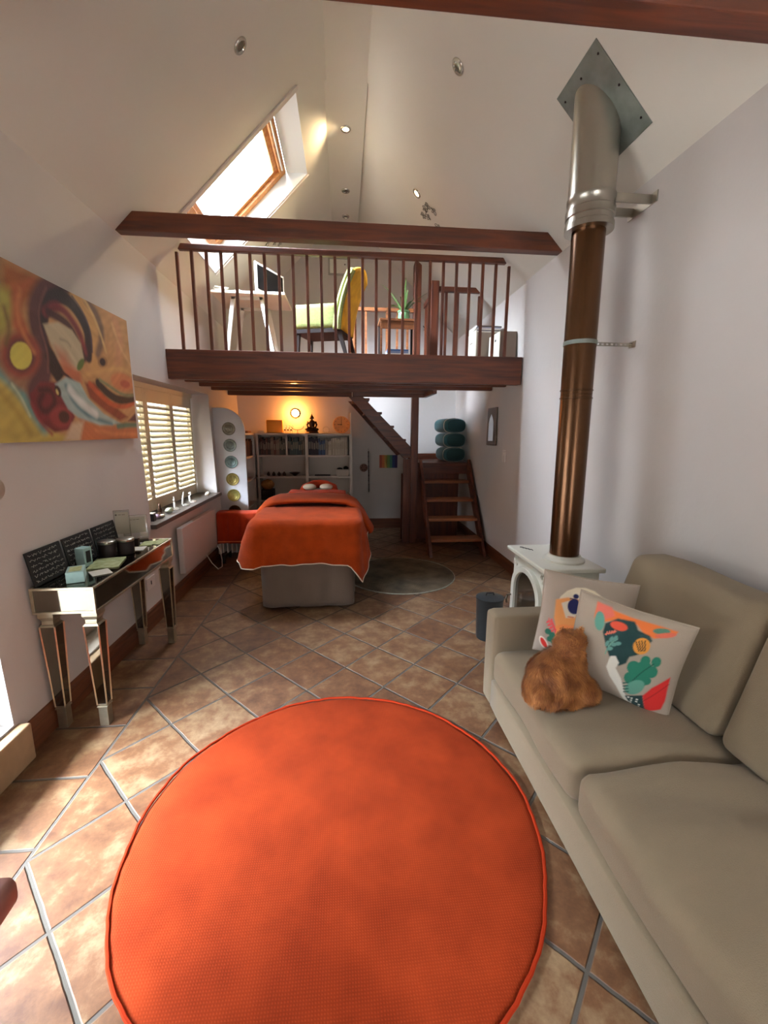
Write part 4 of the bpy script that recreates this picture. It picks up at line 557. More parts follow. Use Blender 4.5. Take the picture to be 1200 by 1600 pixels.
# ================================================================ timber
def beam(name, mb, label, cat='beam', mt='beamx', bevel=.006, group=None):
    return mb.build(name, mt, label=label, cat=cat, bevel=bevel, smooth=False, group=group)
mb = MB().prism([(-1.565, 3.43, 2.858), (1.682, 3.43, 2.856), (1.585, 3.43, 2.984), (-1.455, 3.43, 2.984)], (0, .09, 0))
beam('tie_beam', mb, 'dark stained tie beam spanning the vault in front of the loft railing')
mb = MB().prism([(-1.56, 1.53, 2.826), (1.68, 1.53, 2.826), (1.585, 1.53, 2.99), (-1.455, 1.53, 2.99)], (0, .1, 0))
beam('tie_beam', mb, 'dark stained tie beam overhead in the top right corner of the photo')
mb = MB().box(-1.545, 1.69, 4.1, 4.19, 1.945, 2.197); beam('loft_beam', mb, 'deep dark timber beam carrying the front edge of the loft')
# loft floor deck
SX0, SY = .12, 5.66
mb = MB(); mb.box(-1.54, 1.70, 4.19, 5.03, 2.135, 2.197); mb.box(-1.54, 1.04, 5.03, SY, 2.135, 2.197); mb.box(-1.54, SX0, SY, YF, 2.135, 2.197)
mb.build('floor_loft', 'beamx', kind='structure', smooth=False)
for k, yy in enumerate((4.5, 4.93, 5.36, 5.6, 6.1)):
    x1 = 1.70 if yy < 5.03 else (1.04 if yy < 5.66 else SX0)
    if k == 3: continue
    beam('joist', MB().box(-1.54, x1, yy, yy+.055, 1.965, 2.135), ['dark joist under the loft, first behind the front beam', 'dark joist under the loft, second behind the front beam', 'dark joist under the loft in line with the side of the stair well', '', 'dark joist under the loft nearest the bookcase wall'][k], 'joist')
beam('trimmer', MB().box(SX0, 1.04, SY-.05, SY, 1.93, 2.135), 'dark trimmer board along the stair well above the diagonal stringer', 'beam')
beam('trimmer', MB().box(1.03, 1.08, 5.03, SY, 1.93, 2.135), 'short dark trimmer board running back to the square post', 'beam', 'beamy')
beam('post', MB().box(.883, .975, 5.62, 5.71, 0, 3.50).prism([(.883, 5.62, 3.50), (.975, 5.62, 3.50), (.90, 5.62, 3.56)], (0, .09, 0)), 'square dark post rising from the floor through the loft beside the stairs', 'post', 'beamz')

# front balustrade
bal = thing('balustrade', (0, 4.14, 2.197), 'dark wooden balustrade along the front edge of the loft', 'railing')
MB().prism([(-1.385, 4.115, 3.005), (1.495, 4.115, 3.005), (1.46, 4.115, 3.055), (-1.36, 4.115, 3.055)], (0, .055, 0)).build('handrail', 'beamx', parent=bal, bevel=.008, smooth=False)
for i in range(25):
    x = -1.40+i*(2.925/24); xb = x
    zt = 3.01 if 0 < i < 24 else 2.99
    MB().box(x-.0125, x+.0125, 4.13, 4.155, 2.197, zt).build('baluster', 'beamz', parent=bal, smooth=False, bevel=.003)
# back balustrade round the stair well
bb = thing('balustrade', (1.02, 5.03, 2.197), 'short wooden balustrade with square newel guarding the stair well, behind the front railing', 'railing')
MB().box(.975, 1.065, 4.99, 5.08, 2.197, 3.125).build('newel_post', 'beamz', parent=bb, smooth=False, bevel=.006)
MB().prism([(1.065, 5.01, 3.02), (1.535, 5.01, 3.02), (1.495, 5.01, 3.075), (1.065, 5.01, 3.075)], (0, .05, 0)).build('handrail', 'beamx', parent=bb, smooth=False, bevel=.006)
for x in (1.155, 1.285, 1.41, 1.53): MB().box(x-.013, x+.013, 5.02, 5.046, 2.197, 3.03 if x < 1.5 else 2.99).build('baluster', 'beamz', parent=bb, smooth=False)
MB().prism([(1.005, 5.08, 3.0), (1.005, 5.62, 3.0), (1.005, 5.62, 3.05), (1.005, 5.08, 3.05)], (.045, 0, 0)).build('handrail', 'beamy', parent=bb, smooth=False)
for k in range(5): 
    yy = 5.17+k*.095; MB().box(1.015, 1.041, yy, yy+.026, 2.197, 3.0).build('baluster', 'beamz', parent=bb, smooth=False)
rb = thing('balustrade', (.5, SY-.03, 2.197), 'low wooden balustrade behind the yellow chair and side table', 'railing')
MB().box(.12, .883, SY-.05, SY, 2.95, 2.995).build('handrail', 'oak', parent=rb, smooth=False, bevel=.006)
for k in range(6): 
    x = .16+k*.13; MB().box(x-.013, x+.013, SY-.04, SY-.014, 2.197, 2.95).build('baluster', 'oak', parent=rb, smooth=False)
MB().box(.12-.05, .12+.03, SY-.07, SY, 2.197, 3.06).build('newel_post', 'oak', parent=rb, smooth=False)

# ---- lower stair
st = thing('staircase', (1.38, 5.35, 0), 'open wooden steps climbing to the landing by the right wall', 'stairs')
def stringer(x): # sloping board in the YZ plane, 38 mm thick
    return MB().prism([(x, 4.90, 0), (x, 5.03, 0), (x, 5.775, .92), (x, 5.775, 1.13), (x, 5.75, 1.13)], (.038, 0, 0))
stringer(1.02).build('stringer', 'beamy', parent=st, smooth=False, bevel=.004)
stringer(1.685).build('stringer', 'beamy', parent=st, smooth=False, bevel=.004)
for k in range(4):
    z = .205+.215*k; y = 4.99+.215*k
    MB().box(1.058, 1.685, y, y+.20, z-.035, z).build('tread', 'tread', parent=st, smooth=False, bevel=.005)
ld = thing('landing', (1.35, 6.2, 0), 'dark wooden stair landing carrying the three teal bolsters', 'landing')
MB().box(.98, 1.725, 5.78, YF-.02, 1.045, 1.085).build('deck', 'beamx', parent=ld, smooth=False, bevel=.006)
MB().box(.98, 1.725, 5.80, 5.84, .93, 1.045).build('edge_board', 'beamx', parent=ld, smooth=False, bevel=.004)
MB().box(.79, 1.60, 5.86, 5.89, .0, .93).build('riser_panel', 'beamz', parent=ld, smooth=False)
MB().box(.79, .883, 5.66, 5.70, .0, 1.14).build('side_board', 'beamz', parent=ld, smooth=False)
MB().box(.98, 1.725, YF-.04, YF-.02, 1.085, 1.17).build('skirting', 'beamx', parent=ld, smooth=False)
# ---- upper stair rising to the left behind the diagonal stringer
us = thing('upper_staircase', (.5, 6.0, 1.1), 'diagonal upper flight rising left from the post up into the loft', 'stairs')
MB().prism([(.072, 5.64, 1.93), (.252, 5.64, 1.93), (.883, 5.64, 1.30), (.883, 5.64, 1.17), (.80, 5.64, 1.14)], (0, .04, 0)).build('stringer', 'beamx', parent=us, smooth=False, bevel=.004)
MB().prism([(.072, 6.5, 1.93), (.252, 6.5, 1.93), (.883, 6.5, 1.30), (.883, 6.5, 1.17), (.80, 6.5, 1.14)], (0, .04, 0)).build('stringer', 'beamx', parent=us, smooth=False, bevel=.004)
for k in range(4):
    x = .80-.16*k; z = 1.372+.172*k
    MB().box(x-.20, x+.02, 5.66, 6.5, z, z+.03).build('tread', 'beamy', parent=us, smooth=False, bevel=.004)
# ================================================================ rug, sofa side
def disc(cx, cy, r, h, n=96, wav=.004):
    mb = MB(); V = []
    rings = [(0, h), (.5, h), (.85, h), (.97, h), (.993, h*.8), (1., h*.3), (.998, 0)]
    n_ = n
    for k, (q, z) in enumerate(rings):
        for j in range(n_):
            a = 2*PI*j/n_; rr = r*q*(1+wav*math.sin(7*a+1)*q+wav*.6*math.sin(17*a)*q)
            V.append((cx+rr*math.cos(a), cy+rr*math.sin(a), z+.0008+(.003*math.sin(5*a)+.003 if .4 < q < .99 else 0)*(q**4)))
    F = [(k*n_+j, (k+1)*n_+j, (k+1)*n_+(j+1) % n_, k*n_+(j+1) % n_) for k in range(len(rings)-1) for j in range(n_)]
    mb.add(V, F); return mb
rg = thing('round_rug', (-.035, 1.44, 0), 'large round burnt orange woven rug on the tiles in the foreground', 'rug')
disc(-.035, 1.44, .762, .009).build('woven_field', 'rug', parent=rg)
mb = MB(); n_ = 160; pts = []
for j in range(n_):
    a = 2*PI*j/n_; rr = .766*(1+.004*math.sin(7*a+1)+.0024*math.sin(17*a)+.0015*math.sin(61*a)); pts.append((-.035+rr*math.cos(a), 1.44+rr*math.sin(a), .0075+.0015*math.sin(43*a)+.003*math.sin(5*a)+.002))
mb.tube(pts, .0062, 6, closed=True).build('stitched_edge', mat('rug_edge', C3(146, 42, 16), .95, spec=.1), parent=rg)
g2 = thing('round_rug', (.62, 4.33, 0), 'worn grey patterned round rug half under the treatment couch', 'rug')
disc(.585, 4.33, .575, .008, wav=.002).build('woven_field', 'greyrug', parent=g2)
MB().tube([(.585+.575*math.cos(2*PI*j/80), 4.33+.575*math.sin(2*PI*j/80), .006) for j in range(80)], .006, 6, closed=True).build('pale_border', mat('rug_border', C3(150, 148, 134), .95, var=.3, vs=20), parent=g2)

sf = thing('sofa', (1.2, 1.1, 0), 'taupe fabric sofa along the right wall with two seat and two back cushions', 'sofa')
MB().rbox(.77, 1.66, .06, 2.03, .035, .205, .018, 6).build('base', 'sofa', parent=sf, merge=True, angle=180)
def armfn(p, h):
    return (p[0], p[1], p[2])
MB().rbox(.77, 1.70, 2.022, 2.155, .035, .558, .03, 8).build('arm', 'sofa', parent=sf, merge=True, angle=180)
MB().rbox(.77, 1.70, -.10, .05, .035, .558, .03, 8).build('arm', 'sofa', parent=sf, merge=True, angle=180)
MB().rbox(1.58, 1.735, .05, 2.02, .035, .66, .03, 8).build('back', 'sofa', parent=sf, merge=True, angle=180)
for x in (.82, 1.62):
    for y in (0, 2.07): MB().lathe([(.018, 0), (.024, .04)], (x, y, 0), 12).build('foot', 'dark', parent=sf)
def seat(y0, y1, seed, wr):
    def d(p, h):
        u = p[0]/h.x; v = p[1]/h.y; t = (p[2]/h.z+1)/2
        cr = .028*(1-u*u)*(1-v**4)*t
        wr_ = wr*(.0045*math.sin(v*13+u*2.2+seed)*(1-abs(u))+.003*math.sin(v*23-u*3+seed*2)*max(0, u*.5+.5)*(1-u*u)+.002*math.sin(v*41+u*5))*(1 if t > .8 else 0)
        return (p[0]+(.006*math.sin(v*5+seed) if u < -.9 else 0), p[1], p[2]+cr+wr_)
    return MB().rbox(.772, 1.50, y0, y1, .205, .378, .05, 26, d)
seat(1.215, 2.02, 1., .4).build('seat_cushion', 'sofa', parent=sf, merge=True, angle=180)
seat(.06, 1.208, 2.4, 3.0).build('seat_cushion', 'sofa', parent=sf, merge=True, angle=180)
def backc(y0, y1, seed):
    def d(p, h):
        v = p[1]/h.y; t = p[2]/h.z; b_ = .022*(1-v*v)*(1-t*t)
        return (p[0]+.17*(t+1)/2*1.0-b_*(1 if p[0] < 0 else .3), p[1]+.012*t, p[2]+.004*(1-v*v)*(1 if t > 0 else 0)+.006*math.sin(v*4+seed)*(t > .5))
    return MB().rbox(1.315, 1.50, y0, y1, .395, .895, .045, 20, d)
backc(1.27, 2.0, 0).build('back_cushion', 'sofa', parent=sf, merge=True, angle=180)
backc(.07, 1.262, 2).build('back_cushion', 'sofa', parent=sf, merge=True, angle=180)

def pillow(name, c, Mx, side, thick, shapes, base, label, n=110, mt=None):
    c = Vector(c); Mx = Matrix(Mx); mb = MB()
    def h(u, v): 
        e = max(0, (1-u*u))*max(0, (1-v*v)); return thick*.5*(e**.42)
    def pos(u, v, sgn):
        k = 1-.055*(1-abs(v)**1.5)*abs(u)**2; k2 = 1-.055*(1-abs(u)**1.5)*abs(v)**2
        wr = .004*math.sin(u*6+v*3)*(1-u*u)*(1-v*v)
        return c+Mx @ Vector((u*k*side*.5, v*k2*side*.5, sgn*(h(u, v)+wr)+.0015*sgn))
    us = np.linspace(-1, 1, n+1); P = np.array([(u, v) for v in us for u in us])
    cf = paint(P, shapes, base); cb = np.tile([lin(q) for q in base], (len(P), 1))
    mb.grid(lambda a, b_: pos(2*a-1, 2*b_-1, 1), n, n, cf.tolist())
    m2 = 30; us = np.linspace(-1, 1, m2+1); cb = np.tile([lin(q) for q in base], ((m2+1)**2, 1))
    mb.grid(lambda a, b_: pos(2*a-1, 2*b_-1, -1), m2, m2, cb.tolist(), flip=True)
    t = thing(name, tuple(c-Vector((0, 0, side*.45))), label, 'cushion', None)
    mb.build('printed_cover', mt or M['print'], parent=t, angle=180)
    pts = [c+Mx @ Vector((a*side*.5*(1-.055*(1-abs(b_)**1.5)*abs(a)**2), b_*side*.5*(1-.055*(1-abs(a)**1.5)*abs(b_)**2), 0)) for a, b_ in
           [(x/12, -1) for x in range(-12, 12)]+[(1, y/12) for y in range(-12, 12)]+[(-x/12, 1) for x in range(-12, 12)]+[(-1, -y/12) for y in range(-12, 12)]]
    MB().tube(pts, .0035, 6, closed=True).build('seam', 'linen', parent=t)
    return t
M['print'] = vcol('printed_linen', .9, .2, 260); M['linen'] = mat('linen_edge', C3(172, 158, 142), .9)
pillow('scatter_cushion', [1.165, 1.868, .603], [[0.8975, 0.1014, -0.4292], [-0.4354, 0.0492, -0.8989], [-0.07, 0.9936, 0.0883]], .42, .13, ART1, (172, 158, 144), 'linen cushion printed with an orange figure on a white disc, against the sofa arm')
pillow('scatter_cushion', [1.135, 1.525, .612], [[0.7487, 0.084, -0.6575], [-0.6488, -0.1102, -0.7529], [-0.1357, 0.9904, -0.028]], .415, .12, ART2, (172, 158, 142), 'linen cushion printed with green leaves, red petal and white bird, behind the cat')
sh3 = [('p', [(-1.2, .1), (1.2, .1), (1.2, 1.2), (-1.2, 1.2)], (30, 34, 40), .05), ('p', [(-1.2, -1.2), (1.2, -1.2), (1.2, -.1), (-1.2, .1)], (226, 120, 70), .05)]
a = math.radians(-75)
pillow('scatter_cushion', [1.49, .925, .60], [[math.cos(a)*.9, -.1, -.42], [-.42, .06, -.9], [.1, .99, .03]], .42, .12, sh3, (172, 158, 142), 'orange and black cushion cut off by the right edge of the photo', n=40)

# ---- the ginger cat, curled up with its back to the viewer
cat = thing('cat', (.88, 1.56, .395), 'fluffy ginger cat sitting on the sofa with its back turned', 'cat')
mb = MB()
def el(cx, cy, cz, rx, ry, rz, rot=0):
    T = Matrix.Rotation(math.radians(rot), 3, 'Z'); mb.ball((cx, cy, cz), (rx, ry, rz), 20, 14, T)
el(.885, 1.575, .490, .124, .105, .096, 0)     # trunk
el(.905, 1.580, .552, .098, .075, .058)         # shoulders
el(.800, 1.550, .455, .062, .080, .058, -15)   # left haunch
el(.978, 1.530, .452, .062, .070, .056, 15)    # right haunch
el(.900, 1.500, .432, .090, .040, .038, 8)    # rump
el(.820, 1.500, .420, .065, .036, .024, -18)    # tail round the side
el(.768, 1.53, .424, .028, .058, .027, 10)
el(.940, 1.585, .598, .062, .054, .036)         # neck ruff
el(.945, 1.590, .640, .062, .054, .042)         # head
el(.982, 1.605, .622, .034, .032, .026)         # cheeks
el(.908, 1.605, .622, .034, .032, .026)
el(.950, 1.635, .618, .026, .024, .020)         # muzzle, turned away
el(.990, 1.57, .43, .035, .05, .035)
def ear(cx, cy, cz, lean):
    mb.prism([(cx-.020, cy, cz), (cx+.020, cy+.008, cz), (cx+lean, cy+.004, cz+.052)], (.004, .014, 0))
ear(.908, 1.574, .660, -.014); ear(.975, 1.580, .658, .012)
M['catfur'] = mat('ginger_fur', C3(170, 102, 48), .95, col2=C3(120, 66, 28), vs=16, sheen=.3)
M['catstrand'] = vcol('ginger_fur_strands', .7, 0)
body = mb.build('body', 'catfur', parent=cat)
rm = body.modifiers.new('remesh', 'REMESH'); rm.mode = 'VOXEL'; rm.voxel_size = .007; rm.use_smooth_shade = True
sm = body.modifiers.new('smooth', 'SMOOTH'); sm.factor = .6; sm.iterations = 6
bpy.context.view_layer.update()
ev = body.evaluated_get(bpy.context.evaluated_depsgraph_get()); me2 = bpy.data.meshes.new_from_object(ev)
body.modifiers.clear(); body.data = me2
me2.polygons.foreach_set('use_smooth', [True]*len(me2.polygons))
# coat of short strands
org = Vector(cat.location); fm = MB(); polys = [(p_.center.copy(), p_.normal.copy(), p_.area) for p_ in me2.polygons]
wts = np.array([a_ for _, _, a_ in polys]); idx = rng.choice(len(polys), 26000, p=wts/wts.sum())
from mathutils import noise as mnoise
for i in idx:
    c_, n_2, ar = polys[i]; q = c_+Vector(rng.normal(0, .003, 3)); w_ = q+org
    if w_.z < .40 and n_2.z < -.3: continue
    flow = Vector((math.sin(w_.y*30)*.3+(w_.x-.88)*4, -.6, -.8)) if w_.z < .60 else Vector(((w_.x-.90)*8, .2, -.2))
    flow += Vector(mnoise.noise_vector(w_*22))*1.1
    tdir = (flow-n_2*flow.dot(n_2)).normalized()
    L_ = rng.uniform(.014, .026)*(.6 if w_.z > .60 else 1); d1 = (n_2*.55+tdir*.9).normalized(); d2 = (n_2*.15+tdir).normalized()
    sd = d1.cross(n_2); sd = sd.normalized()*.0009 if sd.length > 1e-6 else Vector((.0009, 0, 0))
    a0 = q+org; a1 = a0+d1*L_*.5; a2 = a1+d2*L_*.5
    k_ = .5+.5*mnoise.noise(w_*26)+rng.uniform(-.25, .25); k_ = min(1, max(0, k_))
    st_ = .5+.5*math.sin(w_.x*70+6*mnoise.noise(w_*9)); k_ = k_*.7+.3*st_
    ca_, cb_ = (98, 50, 18), (216, 146, 78)
    cc = tuple(lin(ca_[t]*(1-k_)+cb_[t]*k_) for t in range(3))
    fm.add([a0-sd, a0+sd, a1+sd*.7, a1-sd*.7, a2], [(0, 1, 2, 3), (3, 2, 4)], [cc]*5)
fm.build('fur_coat', 'catstrand', parent=cat, kind='stuff', angle=180)


M['greymdf2'] = mat('dark_taupe_frame', C3(88, 72, 60), .6)
M['mirrorclear'] = mat('silvered_glass', C3(225, 225, 228), .04, 1.)
# ---- wood burning stove, flue, coal bucket
sv = thing('wood_stove', (1.36, 2.61, 0), 'cream enamelled wood stove with arched glass door behind the sofa arm', 'stove')
X0, X1, Y0, Y1, ZT = 1.215, 1.54, 2.33, 2.89, .70
MB().box(X0, X1, Y0+.02, Y1-.02, .07, ZT-.03).build('body', 'stovewhite', parent=sv, bevel=.008)
MB().box(X0-.045, X1+.02, Y0-.01, Y1+.01, ZT-.03, ZT).build('top_plate', 'stovewhite', parent=sv, bevel=.008)
for y in (Y0+.06, Y1-.06):
    for x in (X0+.04, X1-.04): MB().lathe([(.02, 0), (.028, .07)], (x, y, 0), 10).build('leg', 'stovewhite', parent=sv)
def arch(y0, y1, z0, zs, n=14):
    cy = (y0+y1)/2; r = (y1-y0)/2; pts = [(y0, z0), (y1, z0), (y1, zs)]
    pts += [(cy+r*math.cos(PI*k/n), zs+r*.85*math.sin(PI*k/n)) for k in range(1, n)]+[(y0, zs)]
    return pts
dr_o = arch(Y0+.06, Y1-.06, .14, .43); dr_i = arch(Y0+.105, Y1-.105, .19, .43)
mb = MB(); n = len(dr_o); xf = X0-.03
V = [(xf, y, z) for y, z in dr_o]+[(xf, y, z) for y, z in dr_i]+[(X0, y, z) for y, z in dr_o]+[(X0, y, z) for y, z in dr_i]
F = []
for i in range(n):
    j = (i+1) % n; F += [(i, j, n+j, n+i), (2*n+i, 2*n+j, j, i), (n+i, n+j, 3*n+j, 3*n+i)]
dr = mb.add(V, F).build('door', 'stovewhite', parent=sv, bevel=.004)
MB().prism([(X0-.008, y, z) for y, z in dr_i], (-.004, 0, 0)).build('door_glass', 'soot', parent=dr)
MB().tube([(xf-.005, Y1-.085, .36), (xf-.03, Y1-.085, .36), (xf-.035, Y1-.085, .33), (xf-.03, Y1-.085, .30)], .009, 8).build('handle', 'chrome', parent=dr)
for z in (.24, .42): MB().lathe([(.012, -.025), (.012, .025)], (xf-.004, Y0+.055, z), 10).build('hinge', 'stovewhite', parent=dr)
for y in (Y0+.075, Y1-.075):       # cast scroll ornaments in the upper corners of the front
    mb = MB()
    for a0_, rr in ((0, .028), (2.1, .024), (4.2, .026)):
        cy_, cz_ = y+.02*math.cos(a0_), .615+.028*math.sin(a0_)
        mb.tube([(X0-.006, cy_+rr*(.5-.03*k)*math.cos(a0_+k*.6), cz_+rr*(.5-.03*k)*math.sin(a0_+k*.6)) for k in range(12)], .0035, 6)
    mb.build('scroll_ornament', 'stovewhite', parent=sv)
mb = MB()
for k in range(4): mb.tube([(X0+.02+k*.012, Y1-.06-.02*k, ZT+.002), (X0+.04+k*.012, Y1-.07-.02*k, ZT+.002), (X0+.03+k*.015, Y1-.09-.02*k, ZT+.002)], .003, 6)
mb.build('vent_slots', 'black', parent=sv)
MB().lathe([(.125, 0), (.125, .012), (.105, .022), (.098, .04), (.088, .04)], (1.395, 2.52, ZT), 32).build('flue_collar', 'stovewhite', parent=sv)
fl_ = thing('flue_pipe', (1.395, 2.52, ZT+.04), 'bronze brown flue pipe rising from the stove into a wider steel sleeve', 'flue pipe')
def flx(z): return 1.395-.0115*(z-.74)/1.0
lo = MB().tube([(flx(.742), 2.52, .742), (flx(1.72), 2.52, 1.72)], .0885, 36); lo.build('lower_pipe', 'brownpipe', parent=fl_)
MB().tube([(flx(1.722), 2.52, 1.722), (flx(2.72), 2.52, 2.72)], .0885, 36).build('upper_pipe', 'brownpipe', parent=fl_)
for z in (1.70, 1.745): MB().lathe([(.0885, -.005), (.0925, -.003), (.0925, .003), (.0885, .005)], (flx(z), 2.52, z), 36).build('joint_ring', 'brownpipe', parent=fl_)
MB().tube([(flx(2.66), 2.52, 2.66), (flx(3.3), 2.52, 3.34)], .1195, 40).build('steel_sleeve', 'steel', parent=fl_)
MB().lathe([(.09, 0), (.128, .0), (.128, .03), (.122, .035), (.122, .06), (.128, .065), (.128, .10), (.122, .105), (.122, .14), (.126, .145), (.126, .165), (.1195, .17)], (flx(2.6), 2.52, 2.60), 40).build('sleeve_collar', 'steel', parent=fl_)
# ceiling plate on the slope
def rsl(x, d=0): s_ = 1.677-x; return (x-d*.7071, ZE+s_-d*.7071)
a_, b_ = rsl(1.205, .001), rsl(1.53, .001); 
T0, T1 = rsl(1.205, .006), rsl(1.53, .006)
pl_ = MB().prism([(a_[0], 2.29, a_[1]), (b_[0], 2.29, b_[1]), (T1[0], 2.29, T1[1]), (T0[0], 2.29, T0[1])], (0, .375, 0)).build('ceiling_plate', 'galv', parent=fl_, smooth=False)
for x, y in ((1.24, 2.32), (1.49, 2.32), (1.24, 2.63), (1.49, 2.63), (1.36, 2.32), (1.24, 2.47)):
    q = rsl(x, .006); MB().ball((q[0], y, q[1]), (.006, .006, .006), 8, 6).build('screw', 'dark', parent=pl_)
wb = thing('flue_bracket', (1.55, 2.52, 2.74), 'grey U shaped steel bracket tying the upper flue to the right wall', 'bracket')
MB().box(1.46, RX(2.8)-.006, 2.44, 2.45, 2.72, 2.765).build('arm', 'steel', parent=wb, smooth=False); MB().box(1.46, RX(2.8)-.006, 2.59, 2.60, 2.72, 2.765).build('arm', 'steel', parent=wb, smooth=False)
MB().box(RX(2.8)-.006, RX(2.8)-.001, 2.40, 2.64, 2.715, 2.77).build('wall_plate', 'steel', parent=wb, smooth=False)
b2 = thing('pipe_strap', (1.55, 2.52, 2.0), 'perforated metal strap clamping the brown flue to the right wall at half height', 'bracket')
MB().lathe([(.0895, -.011), (.0925, -.011), (.0925, .011), (.0895, .011)], (flx(2.01), 2.52, 2.01), 32).build('clamp_band', 'galv', parent=b2)
mb = MB(); xa, xb = 1.475, RX(2.0)-.002; nh = 8; st_ = (xb-xa)/nh
mb.box(xa, xb, 2.518, 2.522, 2.000, 2.006); mb.box(xa, xb, 2.518, 2.522, 2.016, 2.022)
for k in range(nh+1): mb.box(xa+k*st_-.006, min(xb, xa+k*st_+.006), 2.518, 2.522, 2.006, 2.016)
mb.box(xb-.004, xb, 2.49, 2.55, 1.995, 2.03)
mb.build('strap', 'steel', parent=b2, smooth=False)
bk = thing('coal_bucket', (1.055, 2.88, 0), 'dark grey lidded metal bucket on the tiles beside the stove', 'bucket')
MB().lathe([(.086, 0), (.088, .005), (.098, .30), (.101, .305), (.101, .315), (.098, .315)], (1.055, 2.88, 0), 32).build('pail', 'bucket', parent=bk)
lid = MB().lathe([(.097, .308), (.097, .316), (.05, .326), (.002, .328)], (1.055, 2.88, 0), 32).build('lid', 'bucket', parent=bk)
MB().tube([(1.025, 2.88, .325), (1.03, 2.88, .345), (1.08, 2.88, .345), (1.085, 2.88, .325)], .005, 8).build('lid_handle', 'black', parent=lid)
# ---- things on the right wall
mr = thing('wall_mirror', (RX(1.55)-.012, 4.93, 1.34), 'small dark framed wall panel with a pointed arch mirror, by the stairs', 'mirror')
ya, yb, za, zb = 4.75, 5.05, 1.35, 1.775; xm = RX(1.56)-.004
MB().box(xm-.02, xm, ya, yb, za, zb).build('frame', 'greymdf2', parent=mr, smooth=False, bevel=.004)
cy = (ya+yb)/2; r_ = .08
arc = [(cy-r_, za+.05), (cy+r_, za+.05), (cy+r_, 1.60), (cy+r_*.7, 1.65), (cy, 1.705), (cy-r_*.7, 1.65), (cy-r_, 1.60)]
MB().prism([(xm-.021, y, z) for y, z in arc], (-.003, 0, 0)).build('arched_glass', 'mirrorclear', parent=mr, smooth=False)
sw = thing('light_switch', (RX(1.25)-.01, 4.53, 1.2), 'white double light switch on the right wall below the arched mirror', 'light switch')
MB().box(RX(1.25)-.009, RX(1.25)-.001, 4.49, 4.575, 1.18, 1.31).build('plate', 'sock', parent=sw, smooth=False, bevel=.003)
for z in (1.215, 1.265): MB().box(RX(1.25)-.013, RX(1.25)-.009, 4.52, 4.545, z, z+.028).build('rocker', 'sock', parent=sw, smooth=False)
# ================================================================ left wall: painting, console table, heater, sill
XP = -1.50
pt = thing('painting', (XP, 2.63, 1.438), 'large unframed abstract canvas in swirling oranges and purples on the left wall', 'painting')
py0, py1, pz0, pz1 = 1.93, 3.335, 1.438, 2.246
nu, nvv = 250, 144
P = np.array([(py0+(py1-py0)*i/nu, pz0+(pz1-pz0)*j/nvv) for j in range(nvv+1) for i in range(nu+1)])
cf = paint(P, ART, (196, 150, 104))*.78
br = np.array([mnoise.noise(Vector((p_[0]*9+2*math.sin(p_[1]*9), p_[1]*26+3*math.sin(p_[0]*7), 0))) for p_ in P]); cf = cf*(1+.22*br[:, None])
mb = MB().grid(lambda a, b_: (XP, py0+(py1-py0)*a, pz0+(pz1-pz0)*b_), nu, nvv, cf.tolist())
M['oil'] = vcol('oil_paint', .55, .15, 90)
mb.build('painted_canvas', M['oil'], parent=pt, smooth=False)
MB().box(XP-.0225, XP-.0015, py0, py1, pz0, pz1).build('stretcher', mat('canvas_edge', C3(176, 132, 96), .9), parent=pt, smooth=False)

# mirrored console table
ct = thing('console_table', (-1.35, 2.545, 0), 'narrow mirrored console table with silver trim against the left wall', 'console table')
cx0, cx1, cy0, cy1, cz0, cz1 = -1.49, -1.20, 2.065, 3.03, .625, .757
t = .012
ap = MB().box(cx0+.006, cx1-.006, cy0+.006, cy1-.006, cz0+.004, cz1-.006).build('apron_box', 'mirror', parent=ct, smooth=False)
mb = MB()
for x0, x1, y0, y1 in ((cx0, cx1, cy0, cy0+t), (cx0, cx1, cy1-t, cy1), (cx0, cx0+t, cy0+t, cy1-t), (cx1-t, cx1, cy0+t, cy1-t)):
    mb.box(x0, x1, y0, y1, cz0, cz0+t); mb.box(x0, x1, y0, y1, cz1-t, cz1)
for x in (cx0, cx1-t):
    for y in (cy0, cy1-t): mb.box(x, x+t, y, y+t, cz0+t, cz1-t)
mb.build('trim', 'silvertrim', parent=ct, smooth=False, bevel=.0015)
MB().box(cx0+t, cx1-t, cy0+t, cy1-t, cz1-.006, cz1-.001).build('tabletop', 'mirror', parent=ct, smooth=False)
